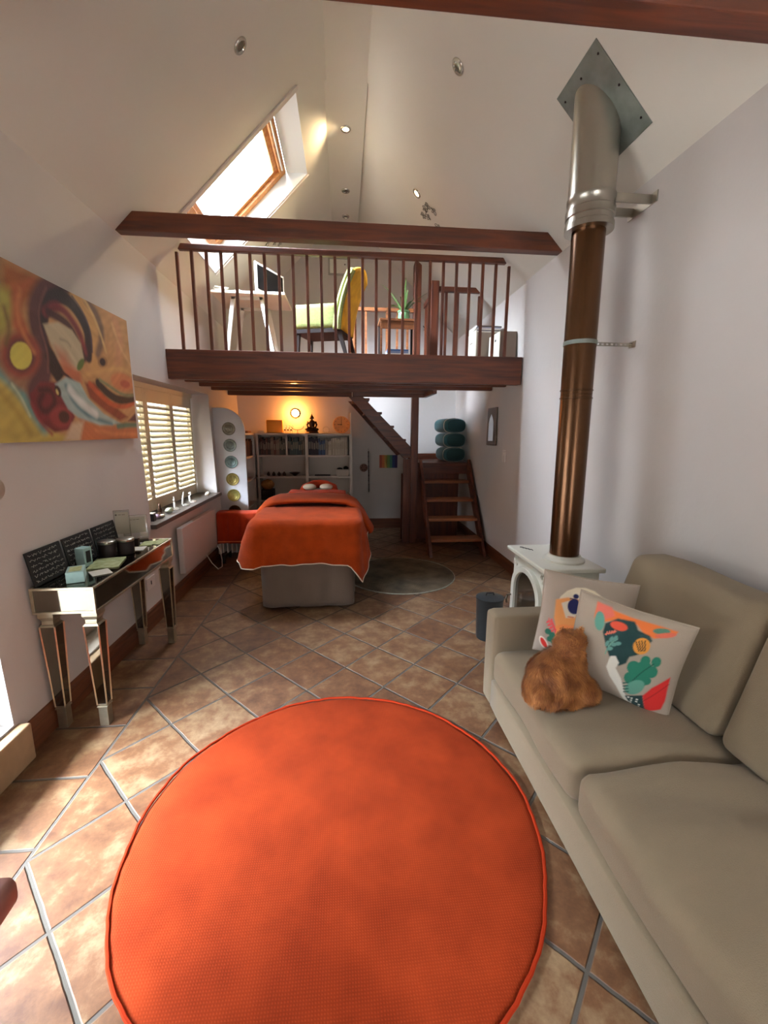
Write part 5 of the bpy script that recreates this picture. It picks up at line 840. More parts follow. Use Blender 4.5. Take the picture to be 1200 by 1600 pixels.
def cleg(x, y):
    r0, r1 = .034, .021
    mb = MB(); 
    def fr(z0, a, z1, b_):
        V = [Vector((x+sx*a, y+sy*a, z0)) for sx, sy in ((-1, -1), (1, -1), (1, 1), (-1, 1))]+[Vector((x+sx*b_, y+sy*b_, z1)) for sx, sy in ((-1, -1), (1, -1), (1, 1), (-1, 1))]
        mb.add(V, [(3, 2, 1, 0), (4, 5, 6, 7)]+[(i, (i+1) % 4, 4+(i+1) % 4, 4+i) for i in range(4)])
    fr(.605, .036, .625, .036); fr(.585, .027, .605, .036); fr(.565, .027, .585, .027); fr(.555, r0+.003, .565, .03)
    leg = mb.build('leg', 'silvertrim', parent=ct, smooth=False, bevel=.001)
    mb = MB()
    fr2 = mb
    V = [Vector((x+sx*.0225, y+sy*.0225, .125)) for sx, sy in ((-1, -1), (1, -1), (1, 1), (-1, 1))]+[Vector((x+sx*r0, y+sy*r0, .556)) for sx, sy in ((-1, -1), (1, -1), (1, 1), (-1, 1))]
    mb.add(V, [(3, 2, 1, 0), (4, 5, 6, 7)]+[(i, (i+1) % 4, 4+(i+1) % 4, 4+i) for i in range(4)])
    mb.build('mirror_facet', 'mirror', parent=leg, smooth=False)
    mb = MB()
    for i, (sx, sy) in enumerate(((-1, -1), (1, -1), (1, 1), (-1, 1))):
        a_ = Vector((x+sx*.023, y+sy*.023, .12)); b_ = Vector((x+sx*(r0+.0005), y+sy*(r0+.0005), .556)); mb.tube([a_, b_], .0042, 4)
    mb.build('edge_beading', 'silvertrim', parent=leg, smooth=False)
    MB().box(x-.026, x+.026, y-.026, y+.026, .104, .112).box(x-.022, x+.022, y-.022, y+.022, 0, .104).box(x-.022, x+.022, y-.022, y+.022, .112, .126).build('foot_block', 'silvertrim', parent=leg, smooth=False, bevel=.0015)
for x in (cx0+.05, cx1-.04):
    for y in (cy0+.045, cy1-.045): cleg(x, y)

# chalkboard slates leaning on the wall
def slate(y0, y1, lab, seed):
    r = random.Random(seed); zt, zb = .925, .760
    t = thing('slate_sign', (-1.49, (y0+y1)/2, zb), lab, 'chalkboard', 'slate signs on the console table')
    xb, xt = -1.462, -1.492
    T = lambda y, z, d=0: (xb+(xt-xb)*(z-zb)/(zt-zb)+d, y, z)
    MB().prism([T(y0, zb), T(y1, zb), T(y1, zt), T(y0, zt)], (-.006, 0, 0)).build('board', 'slate', parent=t, smooth=False)
    mb = MB()
    for k in range(6):
        z = zt-.018-.025*k; y = y0+.015
        while y < y1-.03:
            L_ = r.uniform(.015, .045); L_ = min(L_, y1-.012-y); n = max(3, int(L_/.004))
            pts = [T(y+L_*i/n, z+r.uniform(-.0065, .0065), .0012) for i in range(n+1)]
            mb.tube(pts, .0011, 4); y += L_+.009
    mb.build('chalk_writing', 'chalk', parent=t, kind='stuff', smooth=False)
slate(2.075, 2.325, 'chalkboard slate with handwriting at the near end of the console table', 1)
slate(2.345, 2.595, 'chalkboard slate with handwriting behind the upright tissue box', 2)
slate(2.615, 2.865, 'chalkboard slate with handwriting behind the two lidded jars', 3)
TZ = .7572
def jar(x, y, lab):
    t = thing('candle_jar', (x, y, TZ), lab, 'jar', 'dark jars on the console table')
    MB().lathe([(.041, 0), (.045, .004), (.045, .078), (.043, .082)], (x, y, TZ), 28).build('jar_body', 'dark', parent=t)
    MB().lathe([(.047, .080), (.048, .083), (.048, .094), (.045, .0965), (.002, .0975)], (x, y, TZ), 28).build('lid', 'steel', parent=t)
jar(-1.405, 2.60, 'dark brown jar with silver lid, the nearer of two on the console')
jar(-1.325, 2.655, 'dark brown jar with silver lid, the farther of two on the console')
def tissue(x, y, rot, stand, lab):
    t = thing('tissue_box', (x, y, TZ), lab, 'tissue box', 'pale aqua tissue boxes')
    R_ = Matrix.Translation((x, y, TZ)) @ Matrix.Rotation(rot, 4, 'Z')
    w_, l_, h_ = (.055, .055, .105) if stand else (.075, .125, .055)
    if stand:
        MB().box(-w_/2, w_/2, -l_/2, l_/2, 0, h_, R_).build('carton', 'tissue', parent=t, smooth=False, bevel=.002)
        MB().box(w_/2+.0003, w_/2+.0012, -l_/2+.012, l_/2-.012, .022, h_-.018, R_).build('opening', 'black', parent=t, smooth=False)
    else:
        MB().box(-w_/2, w_/2, -l_/2, l_/2, 0, h_, R_).build('carton', 'tissue', parent=t, smooth=False, bevel=.002)
        MB().box(-w_/2+.012, w_/2-.012, -l_/2+.02, l_/2-.02, h_+.0002, h_+.001, R_).build('lid_print', 'greenpaper', parent=t, smooth=False)
tissue(-1.345, 2.19, .45, False, 'pale aqua tissue box lying flat on the console table')
tissue(-1.435, 2.42, -.2, True, 'pale aqua tissue box standing upright in front of the middle slate')
MB().box(-.045, .045, -.05, .05, 0, .003, Matrix.Translation((-1.235-.05, 2.29, TZ)) @ Matrix.Rotation(.7, 4, 'Z')).build('leaflet', 'paper', label='small white leaflet beside the flat tissue box', cat='leaflet', smooth=False)
MB().box(-.075, .075, -.10, .10, 0, .006, Matrix.Translation((-1.335, 2.455, TZ)) @ Matrix.Rotation(.25, 4, 'Z')).build('booklet', 'greenpaper', label='pale green booklet lying in front of the two jars', cat='booklet', smooth=False)
MB().box(-.035, .035, -.05, .05, 0, .002, Matrix.Translation((-1.30, 2.76, TZ)) @ Matrix.Rotation(.2, 4, 'Z')).build('card', 'paper', label='small white card lying just beyond the jars', cat='card', smooth=False)
MB().box(-.035, .035, -.06, .06, 0, .004, Matrix.Translation((-1.30, 2.885, TZ)) @ Matrix.Rotation(.15, 4, 'Z')).build('card', 'greenpaper', label='cream card lying near the dark block on the console', cat='card', smooth=False)
MB().box(-.03, .03, -.075, .075, 0, .003, Matrix.Translation((-1.243, 2.93, TZ)) @ Matrix.Rotation(-.03, 4, 'Z')).build('leaflet', 'greenpaper', label='green and white leaflet at the far end of the console', cat='leaflet', smooth=False)
MB().box(-.017, .017, -.013, .013, 0, .052, Matrix.Translation((-1.345, 2.83, TZ))).build('wooden_block', 'dark', label='small dark wooden block standing in front of the clear sign', cat='block', smooth=False, bevel=.002)
# clear acrylic signs
def sign(x, y, w_, h_, z0, lab, rot, seed, foot=True):
    r = random.Random(seed); R_ = Matrix.Translation((x, y, z0)) @ Matrix.Rotation(rot, 4, 'Z')
    t = thing('acrylic_sign', (x, y, z0), lab, 'sign', 'clear acrylic signs')
    MB().box(-w_/2, w_/2, -.0015, .0015, .012, h_, R_).build('clear_plate', 'acrylic', parent=t, smooth=False)
    mb = MB(); e_ = .0022
    mb.box(-w_/2, w_/2, -.002, .002, h_-e_, h_, R_).box(-w_/2, -w_/2+e_, -.002, .002, .012, h_, R_).box(w_/2-e_, w_/2, -.002, .002, .012, h_, R_).box(-w_/2, w_/2, -.002, .002, .012, .012+e_, R_)
    mb.build('edge', 'edge', parent=t, smooth=False)
    MB().box(-w_*.42, w_*.42, -.0024, -.0018, h_*.3, h_-.014, R_).build('paper_insert', 'signpaper', parent=t, smooth=False)
    mb = MB().lathe([(.006, -.0005), (.006, .0005)], n=12, T=R_ @ Matrix.Translation((-w_*.34, -.003, h_-.03)) @ Matrix.Rotation(PI/2, 4, 'X'))
    u = -w_*.22
    while u < w_*.2:
        L_ = r.uniform(.008, .02); mb.box(u, u+L_, -.0035, -.0028, h_-.032, h_-.029, R_); u += L_+.004
    mb.build('printed_logo_and_text', 'ink', parent=t, smooth=False)
    MB().box(-w_/2, w_/2, -.025, .02, 0, .012, R_).build('foot', 'edge' if foot else 'acrylic', parent=t, smooth=False, bevel=.002)
pass
M['signpaper'] = mat('sign_paper', C3(176, 168, 150), .8)
sign(-1.415, 2.985, .145, .175, TZ, 'larger clear acrylic sign stand at the far end of the console', .42, 5)
sign(-1.455, 2.90, .09, .225, TZ, 'taller clear acrylic sign behind the other one, against the wall', .42, 6)
# ceramic wall plate at the left edge of the photo, double socket below the console
wp = MB().lathe([(.052, 0), (.05, .008), (.03, .012), (.002, .016)], n=32, T=Matrix.Translation((LX(1.24)+.001, 2.0, 1.24)) @ Matrix.Rotation(PI/2, 4, 'Y'))
wp.build('round_switch', 'steelpale', label='round pale wall fitting below the painting at the left edge', cat='wall fitting')
for k, (y0, y1) in enumerate(((3.10, 3.19), (3.22, 3.36))):
    zz = .30+.0*k; t = thing('wall_socket', (LX(.4), (y0+y1)/2, zz), ['white single wall socket seen under the console table', 'white double wall socket under the console table, nearer the heater'][k], 'socket')
    MB().box(LX(.38)+.001, LX(.38)+.010, y0, y1, zz, zz+.09).build('plate', 'sock', parent=t, smooth=False, bevel=.002)
    MB().box(LX(.38)+.010, LX(.38)+.0125, (y0+y1)/2-.006, (y0+y1)/2+.006, zz+.03, zz+.06).build('pin_hole', 'black', parent=t, smooth=False)

# panel heater
ht = thing('panel_heater', (-1.44, 4.3, .24), 'flat white panel heater on the left wall under the shuttered window', 'heater')
hy0, hy1 = 3.80, 4.79
MB().box(-1.465, -1.415, hy0, hy1, .235, .655).build('panel', 'heaterw', parent=ht, smooth=False, bevel=.008)
MB().box(-1.485, -1.465, hy0+.1, hy0+.14, .33, .6).build('wall_bracket', 'whitemetal', parent=ht, smooth=False); MB().box(-1.485, -1.465, hy1-.14, hy1-.1, .33, .6).build('wall_bracket', 'whitemetal', parent=ht, smooth=False)
MB().tube([(-1.44, 4.45, .24), (-1.40, 4.50, .12), (-1.37, 4.60, .02), (-1.36, 4.72, .008), (-1.38, 4.80, .06), (-1.40, 4.82, .16), (-1.43, 4.80, .25)], .0045, 8).build('cable', 'whitemetal', parent=ht)

# ---- things along the window sill
SZ = .772
sb = thing('trinket_box', (-1.545, 3.56, SZ), 'small black box at the near end of the window sill', 'box')
MB().box(-1.575, -1.53, 3.54, 3.585, SZ, SZ+.06).build('box_body', 'black', parent=sb, smooth=False, bevel=.002)
MB().box(-1.577, -1.528, 3.538, 3.587, SZ+.06, SZ+.066).build('lid', 'ceramic', parent=sb, smooth=False)
for k, (x, y, r_, m_, lb) in enumerate(((-1.555, 3.66, .028, 'amethyst', 'mauve crystal lump beside the black box on the sill'), (-1.535, 3.71, .022, 'cream', 'pale pebble just beyond the mauve crystal on the sill'), (-1.56, 3.93, .034, 'palegreen', 'pale green stone between the dark figurine and the white ones'), (-1.545, 4.97, .025, 'cream', 'cream shell at the far end of the sill, nearer one'), (-1.56, 5.05, .025, 'ceramic', 'white shell at the far end of the sill, farther one'))):
    if m_ not in M: M[m_] = mat(m_+'_stone', C3(*{'amethyst': (176, 150, 172), 'palegreen': (176, 190, 162)}[m_]), .4)
    mb = MB().ball((0, 0, 0), (r_, r_*1.25, r_*.7), 14, 10)
    mb.v = [tuple(Vector(v)*(1+.14*mnoise.noise(Vector(v)*60+Vector((k, 0, 0))))+Vector((x, y, SZ+r_*.62))) for v in mb.v]
    mb.build('pebble' if 'shell' not in lb else 'shell', m_, label=lb, cat='stone' if 'shell' not in lb else 'shell', angle=180)
fg = thing('figurine', (-1.60, 3.83, SZ), 'small dark seated figurine on the window sill', 'figurine')
MB().lathe([(.034, 0), (.032, .008), (.014, .022), (.018, .045), (.010, .062), (.012, .075), (.008, .088), (.001, .10)], (-1.60, 3.83, SZ), 16).build('carved_figure', 'bronze', parent=fg)
MB().lathe([(.036, 0), (.036, .006)], (-1.60, 3.83, SZ), 16).build('base', 'black', parent=fg)
def yoga(x, y, kind, lab):
    t = thing('yoga_figurine', (x, y, SZ), lab, 'figurine', 'white yoga figurines on the sill')
    mb = MB(); z = SZ
    if kind == 0:   # seated, arms up
        mb.tube([(x+.03, y-.01, z+.012), (x-.005, y, z+.012), (x-.01, y, z+.02), (x-.012, y, z+.07)], [.007, .011, .012, .009], 10); mb.ball((x-.012, y, z+.088), .011)
        mb.tube([(x-.012, y, z+.066), (x-.006, y-.014, z+.09), (x-.012, y, z+.118)], .0045, 6)
    elif kind == 1:  # staff pose, arms overhead in one line
        mb.tube([(x+.045, y-.005, z+.010), (x+.01, y, z+.012), (x-.02, y, z+.016), (x-.014, y, z+.07), (x-.004, y, z+.135)], [.005, .009, .012, .009, .004], 10); mb.ball((x-.010, y, z+.088), .010)
    else:
        mb.tube([(x+.045, y-.005, z+.014), (x+.01, y, z+.012), (x-.02, y, z+.016), (x-.022, y, z+.07)], [.005, .009, .012, .008], 10); mb.ball((x-.018, y, z+.092), .012)
        mb.tube([(x-.022, y, z+.066), (x-.002, y-.012, z+.082), (x-.012, y, z+.106)], .0045, 6)
    mb.build('posed_figure', 'ceramic', parent=t, angle=180)
    MB().lathe([(.030, 0), (.032, .003), (.030, .006)], (x+.008, y, z), 16).build('base', 'ceramic', parent=t)
yoga(-1.565, 4.10, 0, 'white seated yoga figurine nearest the green stone on the sill')
yoga(-1.555, 4.30, 1, 'white yoga figurine with arms straight up, middle of three')
yoga(-1.555, 4.50, 2, 'white yoga figurine farthest along the sill of the three')

# brown stool corner entering at the left edge, near the viewer
sl = thing('stool', (-.93, .72, 0), 'mauve brown padded stool cut off by the left edge near the viewer', 'stool')
MB().rbox(-1.18, -.745, .44, .885, .43, .51, .03, 8).build('seat', 'mauve', parent=sl, merge=True, angle=180)
for x in (-1.12, -.81):
    for y in (.57, .80): MB().lathe([(.014, 0), (.019, .43)], (x, y, 0), 12).build('leg', 'beamz', parent=sl)
# ================================================================ under the loft
M['heaterw'] = M.get('heaterw') or mat('heater_enamel', C3(206, 198, 194), .4)
# treatment couch draped in grey, orange fleece on top
def drape(x0, x1, y0, y1, z, rc, Lf, flare, wave, nw, n=180, roundr=.03, rows=16, top=True, seed=0, ybk=None):
    P, Nn = [], []
    segs = [((x1-rc, y0+rc), -PI/2, 0), ((x1-rc, y1-rc), 0, PI/2), ((x0+rc, y1-rc), PI/2, PI), ((x0+rc, y0+rc), PI, 1.5*PI)]
    pts = []
    for (c, a0, a1) in segs:
        for k in range(9):
            a = a0+(a1-a0)*k/8; pts.append((c[0]+rc*math.cos(a), c[1]+rc*math.sin(a), math.cos(a), math.sin(a)))
    # resample evenly
    d = [0]
    for i in range(len(pts)):
        a, b_ = pts[i], pts[(i+1) % len(pts)]; d.append(d[-1]+math.hypot(b_[0]-a[0], b_[1]-a[1]))
    tot = d[-1]
    for k in range(n):
        s_ = tot*k/n; i = max(j for j in range(len(pts)) if d[j] <= s_+1e-9); a, b_ = pts[i], pts[(i+1) % len(pts)]
        f_ = (s_-d[i])/max(1e-9, d[i+1]-d[i]); nx, ny = a[2]*(1-f_)+b_[2]*f_, a[3]*(1-f_)+b_[3]*f_; q = math.hypot(nx, ny)
        P.append((a[0]*(1-f_)+b_[0]*f_, a[1]*(1-f_)+b_[1]*f_)); Nn.append((nx/q, ny/q))
    cx, cy = (x0+x1)/2, (y0+y1)/2; V = []; tr = 8
    for r_ in range(1, tr+1):
        k = r_/tr
        for i in range(n):
            px_, py_ = cx+(P[i][0]-cx)*k, cy+(P[i][1]-cy)*k
            V.append((px_, py_, z+.004*mnoise.noise(Vector((px_*6+seed, py_*6, 0)))))
    hem = []
    for r_ in range(1, rows+1):
        t_ = r_/rows
        for i in range(n):
            L_ = max(.012, Lf(P[i][0], P[i][1], Nn[i])); dd = L_*t_; ss = tot*i/n
            if dd < roundr*1.57: an = dd/roundr; ox = roundr*math.sin(an); dz = roundr*(1-math.cos(an))
            else: ox = roundr; dz = roundr+(dd-roundr*1.57)
            k = max(0, dd-roundr)
            fl = flare(P[i][0], P[i][1], Nn[i]) if callable(flare) else flare
            ox += fl*k+wave*min(1, k/.15)*(math.sin(ss/tot*2*PI*nw+seed)+.5*math.sin(ss/tot*2*PI*nw*2.3+seed*2+k*3))
            V.append((P[i][0]+Nn[i][0]*ox, P[i][1]+Nn[i][1]*ox, z-dz)); 
            if r_ == rows: hem.append(V[-1])
    F = []
    for r_ in range(tr+rows-1):
        for i in range(n): j = (i+1) % n; F.append((r_*n+i, (r_+1)*n+i, (r_+1)*n+j, r_*n+j))
    V.append((cx, cy, z)); F += [(len(V)-1, i, (i+1) % n) for i in range(n)]
    mb = MB().add(V, F); return mb, hem
cb = thing('treatment_couch', (-.32, 4.5, 0), 'treatment couch under a grey sheet reaching the floor, in front of the bookcase', 'massage table')
mb, hem = drape(-.69, .05, 3.53, 5.42, .745, .07, lambda x, y, n_: .735, lambda x, y, n_: .02 if n_[1] < -.5 else .0, .008, 17, seed=1)
mb.build('sheet', 'greysheet', parent=cb, angle=180, solid=.002)
MB().rbox(-.68, .04, 3.62, 5.40, .66, .742, .03, 6).build('padded_top', 'greysheet', parent=cb, merge=True, angle=180)
for x in (-.60, -.04):
    for y in (3.75, 5.25): MB().box(x-.02, x+.02, y-.02, y+.02, 0, .66).build('leg', 'oak', parent=cb, smooth=False)
# head rest with orange cover
mb = MB()
mb.tube([(-.52, 5.44, .735), (-.50, 5.60, .77), (-.40, 5.72, .80), (-.32, 5.75, .805), (-.24, 5.72, .80), (-.14, 5.60, .77), (-.12, 5.44, .735)], [.05, .055, .055, .055, .055, .055, .05], 14)
mb.build('head_cradle', 'towel', parent=cb, angle=180)
for x, lb in ((-.435, 'left cream oval pad on the head of the treatment couch'), (-.225, 'right cream oval pad on the head of the treatment couch')):
    MB().ball((x, 5.46, .80), (.085, .05, .042), 20, 12).build('face_pad', 'cream', label=lb, cat='pad', group='cream pads on the couch head', angle=180)
MB().rbox(-.66, .02, 5.16, 5.40, .752, .775, .01, 6, lambda p, h: (p[0], p[1], p[2]+.008*math.sin(p[0]*14))).build('folded_towel', 'towel', label='orange towel laid across the head of the treatment couch', cat='towel', merge=True, angle=180)
def Lb(x, y, n_):
    fx = n_[0]; fy = n_[1]
    if fy > .3: return .014
    if fy < -.5:
        u = (x+.32)/.40
        return .395+.03*abs(u)**3+(.17 if u > .85 else 0)*max(0, (u-.85)/.15)
    base = .28 if x < 0 else .24
    k = max(0, min(1, (4.3-y)/.7)); return base+(.14 if x < 0 else .32)*k**1.5*(1 if x < 0 else 1)*(.75 if x < 0 else 1)-.16*max(0, (y-4.3)/.35)
bl = thing('blanket', (-.32, 4.1, .5), 'thick orange fleece blanket draped over the foot of the treatment couch', 'blanket')
mb, hem = drape(-.735, .095, 3.485, 4.62, .785, .10, Lb, lambda x, y, n_: .25 if n_[0] < -.4 else (.08+.22*max(0, min(1, (y-3.6)/.5)) if n_[0] > .4 else .03), .017, 10, n=240, roundr=.06, rows=24, seed=2.2)
mb.build('fleece', 'orange', parent=bl, angle=180, solid=.012)
MB().tube(hem, .0048, 5, closed=True).build('cream_hem', 'hem', parent=bl)
# turned-back fold near the middle of the couch: a soft roll following the couch profile
mb = MB(); pts = []; rr = []
prof_ = [(-.90, .50), (-.86, .60), (-.80, .72), (-.74, .79), (-.66, .825), (-.5, .838), (-.32, .842), (-.14, .838), (.02, .825), (.10, .785), (.16, .70), (.21, .60), (.26, .52)]
for k, (x, z) in enumerate(prof_):
    yb_ = 4.50-.0*k; w_ = .17
    pts.append((x, z))
def roll(a, b_):
    i = a*(len(pts)-1); k = min(int(i), len(pts)-2); f_ = i-k; x = pts[k][0]*(1-f_)+pts[k+1][0]*f_; z = pts[k][1]*(1-f_)+pts[k+1][1]*f_
    an = 2*PI*b_; nx = -(pts[k+1][1]-pts[k][1]); nz = (pts[k+1][0]-pts[k][0]); q = math.hypot(nx, nz); nx /= q; nz /= q
    th_ = .040*(1+.18*math.sin(a*9)); yy = 4.34+.28*math.cos(an)+.02*math.sin(a*7); o = th_*math.sin(an)*(1-.3*math.cos(an))
    return (x+nx*o, yy, z+nz*o)
mb.grid(roll, 48, 24); mb.build('turned_back_fold', 'orange', parent=bl, angle=180, merge=True)

# oil radiator with towel, to the left of the couch
ra = thing('oil_radiator', (-1.2, 4.98, 0), 'white oil filled radiator on castors beneath a hanging orange towel', 'radiator')
for k in range(8):
    x = -1.40+.05*k; MB().rbox(x, x+.022, 4.90, 5.06, .11, .55, .01, 4).build('fin', 'whitemetal', parent=ra, merge=True)
MB().box(-1.41, -1.02, 4.96, 5.0, .5, .53).build('top_rail', 'whitemetal', parent=ra, smooth=False)
MB().box(-1.44, -1.405, 4.89, 5.07, .10, .56).build('control_end', 'white', parent=ra, smooth=False, bevel=.01)
for x in (-1.37, -1.08):
    MB().box(x-.015, x+.015, 4.84, 5.12, .055, .10).build('axle_bar', 'black', parent=ra, smooth=False)
    for y in (4.85, 5.11): MB().lathe([(.03, -.012), (.03, .012)], n=16, T=Matrix.Translation((x, y, .031)) @ Matrix.Rotation(PI/2, 4, 'Y')).build('castor', 'black', parent=ra)
tw = thing('hanging_towel', (-1.2, 4.98, .22), 'coral orange towel folded over the radiator beside the partition', 'towel')
def tf(a, b_):
    x = -1.435+.455*a; s_ = (b_-.5)*2; an = s_*.72
    fold = .008*math.sin(a*24)+.006*math.sin(a*43+1)
    if abs(s_) < .12: y = 4.98+s_/.12*.10; z = .592-.01*(s_/.12)**2
    else:
        k = (abs(s_)-.12)/.88; y = 4.98+(.10+.02*k+fold*min(1, k*3))*(1 if s_ > 0 else -1); z = .582-k*.35
    return (x, y, z+.004*math.sin(a*7))
MB().grid(tf, 60, 60).build('towel_cloth', 'towel', parent=tw, angle=180, solid=.006)
MB().box(-1.43, -.985, 4.843, 4.8455, .255, .265).build('woven_band', mat('towel_band', C3(236, 120, 70), .8), parent=tw, smooth=False)

# partition with brass discs
YP = 5.32
mb = MB(); xl, xr, zt = -1.53, -1.172, 1.76
pp = [(xl, 0), (xr, 0), (xr, 1.50)]+[(xl+.10+(xr-xl-.10)*math.sin(a), 1.50+(zt-1.50)*math.cos(a)) for a in [PI/2*(1-k/12) for k in range(1, 13)]]+[(xl, zt)]
mb.prism([(x, YP, z) for x, z in pp], (0, .03, 0)).build('partition', 'panelwhite', label='tall white partition with rounded top corner carrying a column of metal discs', cat='partition', smooth=False, bevel=.003)
ords = ['topmost', 'second', 'third', 'fourth', 'fifth', 'lowest visible']
for k, (x, z, c) in enumerate([(-1.355, 1.518, (120, 112, 96)), (-1.351, 1.323, (112, 116, 110)), (-1.347, 1.126, (104, 120, 118)), (-1.344, .917, (138, 122, 66)), (-1.340, .722, (168, 154, 84)), (-1.337, .523, (120, 92, 56))]):
    t = thing('metal_disc', (x, YP, z-.076), '%s embossed metal disc on the white partition' % ords[k], 'disc', 'metal discs on the partition')
    T = Matrix.Translation((x, YP-.001, z)) @ Matrix.Rotation(PI/2, 4, 'X')
    mdi = mat('disc_metal', C3(*c), .42, .75, var=.4, vs=40)
    MB().lathe([(.074, 0), (.076, .004), (.072, .008), (.066, .005), (.05, .006), (.048, .009), (.044, .006), (.002, .007)], n=32, T=T).build('plate', mdi, parent=t)
    mb = MB(); r_ = random.Random(k); nn = 4+k
    for q in range(nn):
        a = 2*PI*q/nn; mb.tube([T @ Vector((.036*math.cos(a+s_*.5)*(.35+.65*abs(s_)), .036*math.sin(a+s_*.5)*(.35+.65*abs(s_)), .008)) for s_ in (-1, -.5, 0, .5, 1)], .0022, 5)
    mb.build('embossed_motif', mdi, parent=t)

# ---- white bookcase
bc = thing('bookcase', (-.55, 6.42, 0), 'white painted bookcase built across the back wall under the loft', 'bookcase')
bx0, bx1, by0, by1 = -1.24, .113, 6.30, 6.575
zs = [1.465, 1.155, .847, .50, .12]
for z in zs: MB().box(bx0, bx1, by0, by1, z-.026, z).build('shelf', 'white', parent=bc, smooth=False, bevel=.002)
for x in (bx0, -.553, bx1-.03): MB().box(x, x+.03 if x != -.553 else x+.042, by0+.001, by1, 0, 1.439 if x < 0 else 1.72 if False else 1.439).build('upright', 'white', parent=bc, smooth=False)
MB().box(bx1-.012, bx1+.012, by0, by1, 0, 1.76).build('tall_end_panel', 'white', parent=bc, smooth=False, bevel=.002)
MB().box(bx0, bx1, by1, by1+.012, 0, 1.45).build('back_panel', 'white', parent=bc, smooth=False)
MB().box(-.83, -.805, by0+.02, by1, 1.155, 1.439).build('upright', 'white', parent=bc, smooth=False)
s2 = thing('side_bookcase', (-1.40, 5.85, 0), 'white shelf unit along the left wall behind the partition', 'bookcase')
for z in zs: MB().box(-1.50, -1.26, 5.40, 6.55, z-.026, z).build('shelf', 'white', parent=s2, smooth=False, bevel=.002)
for y in (5.40, 6.27): MB().box(-1.50, -1.262, y, y+.025, 0, 1.439).build('upright', 'white', parent=s2, smooth=False)
# books, one object each
pal = {'left': [((74, 40, 34), 'dark red'), ((52, 36, 32), 'dark brown'), ((96, 52, 42), 'rust'), ((124, 100, 84), 'beige'), ((40, 34, 36), 'black'), ((60, 60, 52), 'olive')],
       'middle': [((64, 84, 82), 'grey teal'), ((36, 34, 38), 'black'), ((112, 104, 92), 'grey'), ((78, 60, 50), 'brown'), ((52, 68, 74), 'slate blue')],
       'right': [((44, 34, 46), 'dark purple'), ((40, 50, 84), 'navy blue'), ((66, 88, 122), 'mid blue'), ((168, 156, 142), 'cream'), ((150, 140, 128), 'stone grey'), ((186, 176, 160), 'off white'), ((110, 36, 40), 'red')]}
bmats = {}
def book(x, y0, z, w_, h_, d_, rgb, cn, bay, lab, grp, ax=0):
    k = rgb
    if k not in bmats: bmats[k] = mat('book_cover', C3(*rgb), .6, var=.15, vs=40)
    t = thing('book', (x+w_/2, y0+d_/2, z) if ax == 0 else (x, y0+w_/2, z), lab, 'book', grp)
    if ax == 0:
        MB().box(x, x+w_, y0, y0+d_, z, z+h_).build('cover', bmats[k], parent=t, smooth=False)
        MB().box(x+.002, x+w_-.002, y0+.004, y0+d_-.004, z+h_, z+h_+.0004).build('pages', 'paper', parent=t, smooth=False)
        MB().box(x+w_*.25, x+w_*.75, y0-.0006, y0, z+h_*.35, z+h_*.75).build('spine_title', bmats.setdefault('t', mat('spine_print', C3(150, 140, 120), .7)), parent=t, smooth=False)
    else:
        MB().box(x-d_, x, y0, y0+w_, z, z+h_).build('cover', bmats[k], parent=t, smooth=False)
    return t
r_ = random.Random(3)
for bay, xa, xb in (('left', -1.20, -.84), ('middle', -.80, -.565), ('right', -.505, .07)):
    x = xa; i = 0; pl_ = pal[bay]
    while x < xb-.016:
        w_ = r_.uniform(.014, .030); w_ = min(w_, xb-x)
        f_ = (x-xa)/(xb-xa)
        if bay == 'left': c = pl_[min(5, int(f_*4+r_.random()*2.2))]
        elif bay == 'right': c = (pl_[r_.choice([0, 1, 6, 0])] if f_ < .22 else pl_[r_.choice([1, 2])] if f_ < .40 else pl_[r_.choice([3, 4, 5, 5])])
        else: c = r_.choice(pl_)
        book(x, by0+.03+r_.uniform(0, .02), 1.1555, w_-.0012, r_.uniform(.19, .262), .15, c[0], c[1], bay, '%s book standing in the %s bay of the bookcase top row' % (c[1], bay), 'books on the top shelf, %s bay' % bay)
        x += w_
for k in range(9):
    c = pal['left'][(k*2) % 6]; w_ = .022+.004*(k % 3)
    book(-1.285, 5.86+.046*k, 1.1555, w_, .20+.01*(k % 4), .15, c[0], c[1], 'side', '%s book in the shelf unit behind the partition' % c[1], 'books behind the partition', ax=1)
# things on top of the bookcase
TB = 1.466
lp = thing('salt_lamp', (-1.0, 6.45, TB), 'glowing orange rectangular lamp on the left of the bookcase top', 'lamp')
MB().rbox(-1.10, -.87, 6.38, 6.46, TB+.004, TB+.185, .012, 5).build('lamp_body', 'gold', parent=lp, merge=True); MB().box(-1.11, -.86, 6.37, 6.47, TB, TB+.006).build('base', 'dark', parent=lp, smooth=False)
MB().box(-1.22, -1.14, 6.38, 6.45, TB, TB+.035).build('small_box', 'cream', label='small cream box left of the orange lamp on the bookcase', cat='box', smooth=False, bevel=.002)
MB().rbox(-1.38, -1.28, 6.0, 6.2, TB, TB+.03, .006, 4).build('small_box', 'oak', label='flat brown box on top of the side shelf unit', cat='box', merge=True)
cn = thing('candle_holder', (-.665, 6.42, TB), 'low dark candle holder with upturned arms, between orange lamp and buddha', 'candle holder')
mb = MB().tube([(-.575, 6.42, TB+.10)]+[(-.665+.09*math.cos(a), 6.42, TB+.10-.055*math.sin(a)) for a in [PI*k/14 for k in range(1, 14)]]+[(-.755, 6.42, TB+.10)], .004, 6)
mb.build('curved_arms', 'bronze', parent=cn); MB().lathe([(.022, 0), (.02, .006), (.004, .012), (.004, .05)], (-.665, 6.42, TB), 14).build('stem', 'bronze', parent=cn)
de = thing('animal_ornament', (-.80, 6.42, TB), 'row of tiny dark animal ornaments beside the orange lamp', 'ornament')
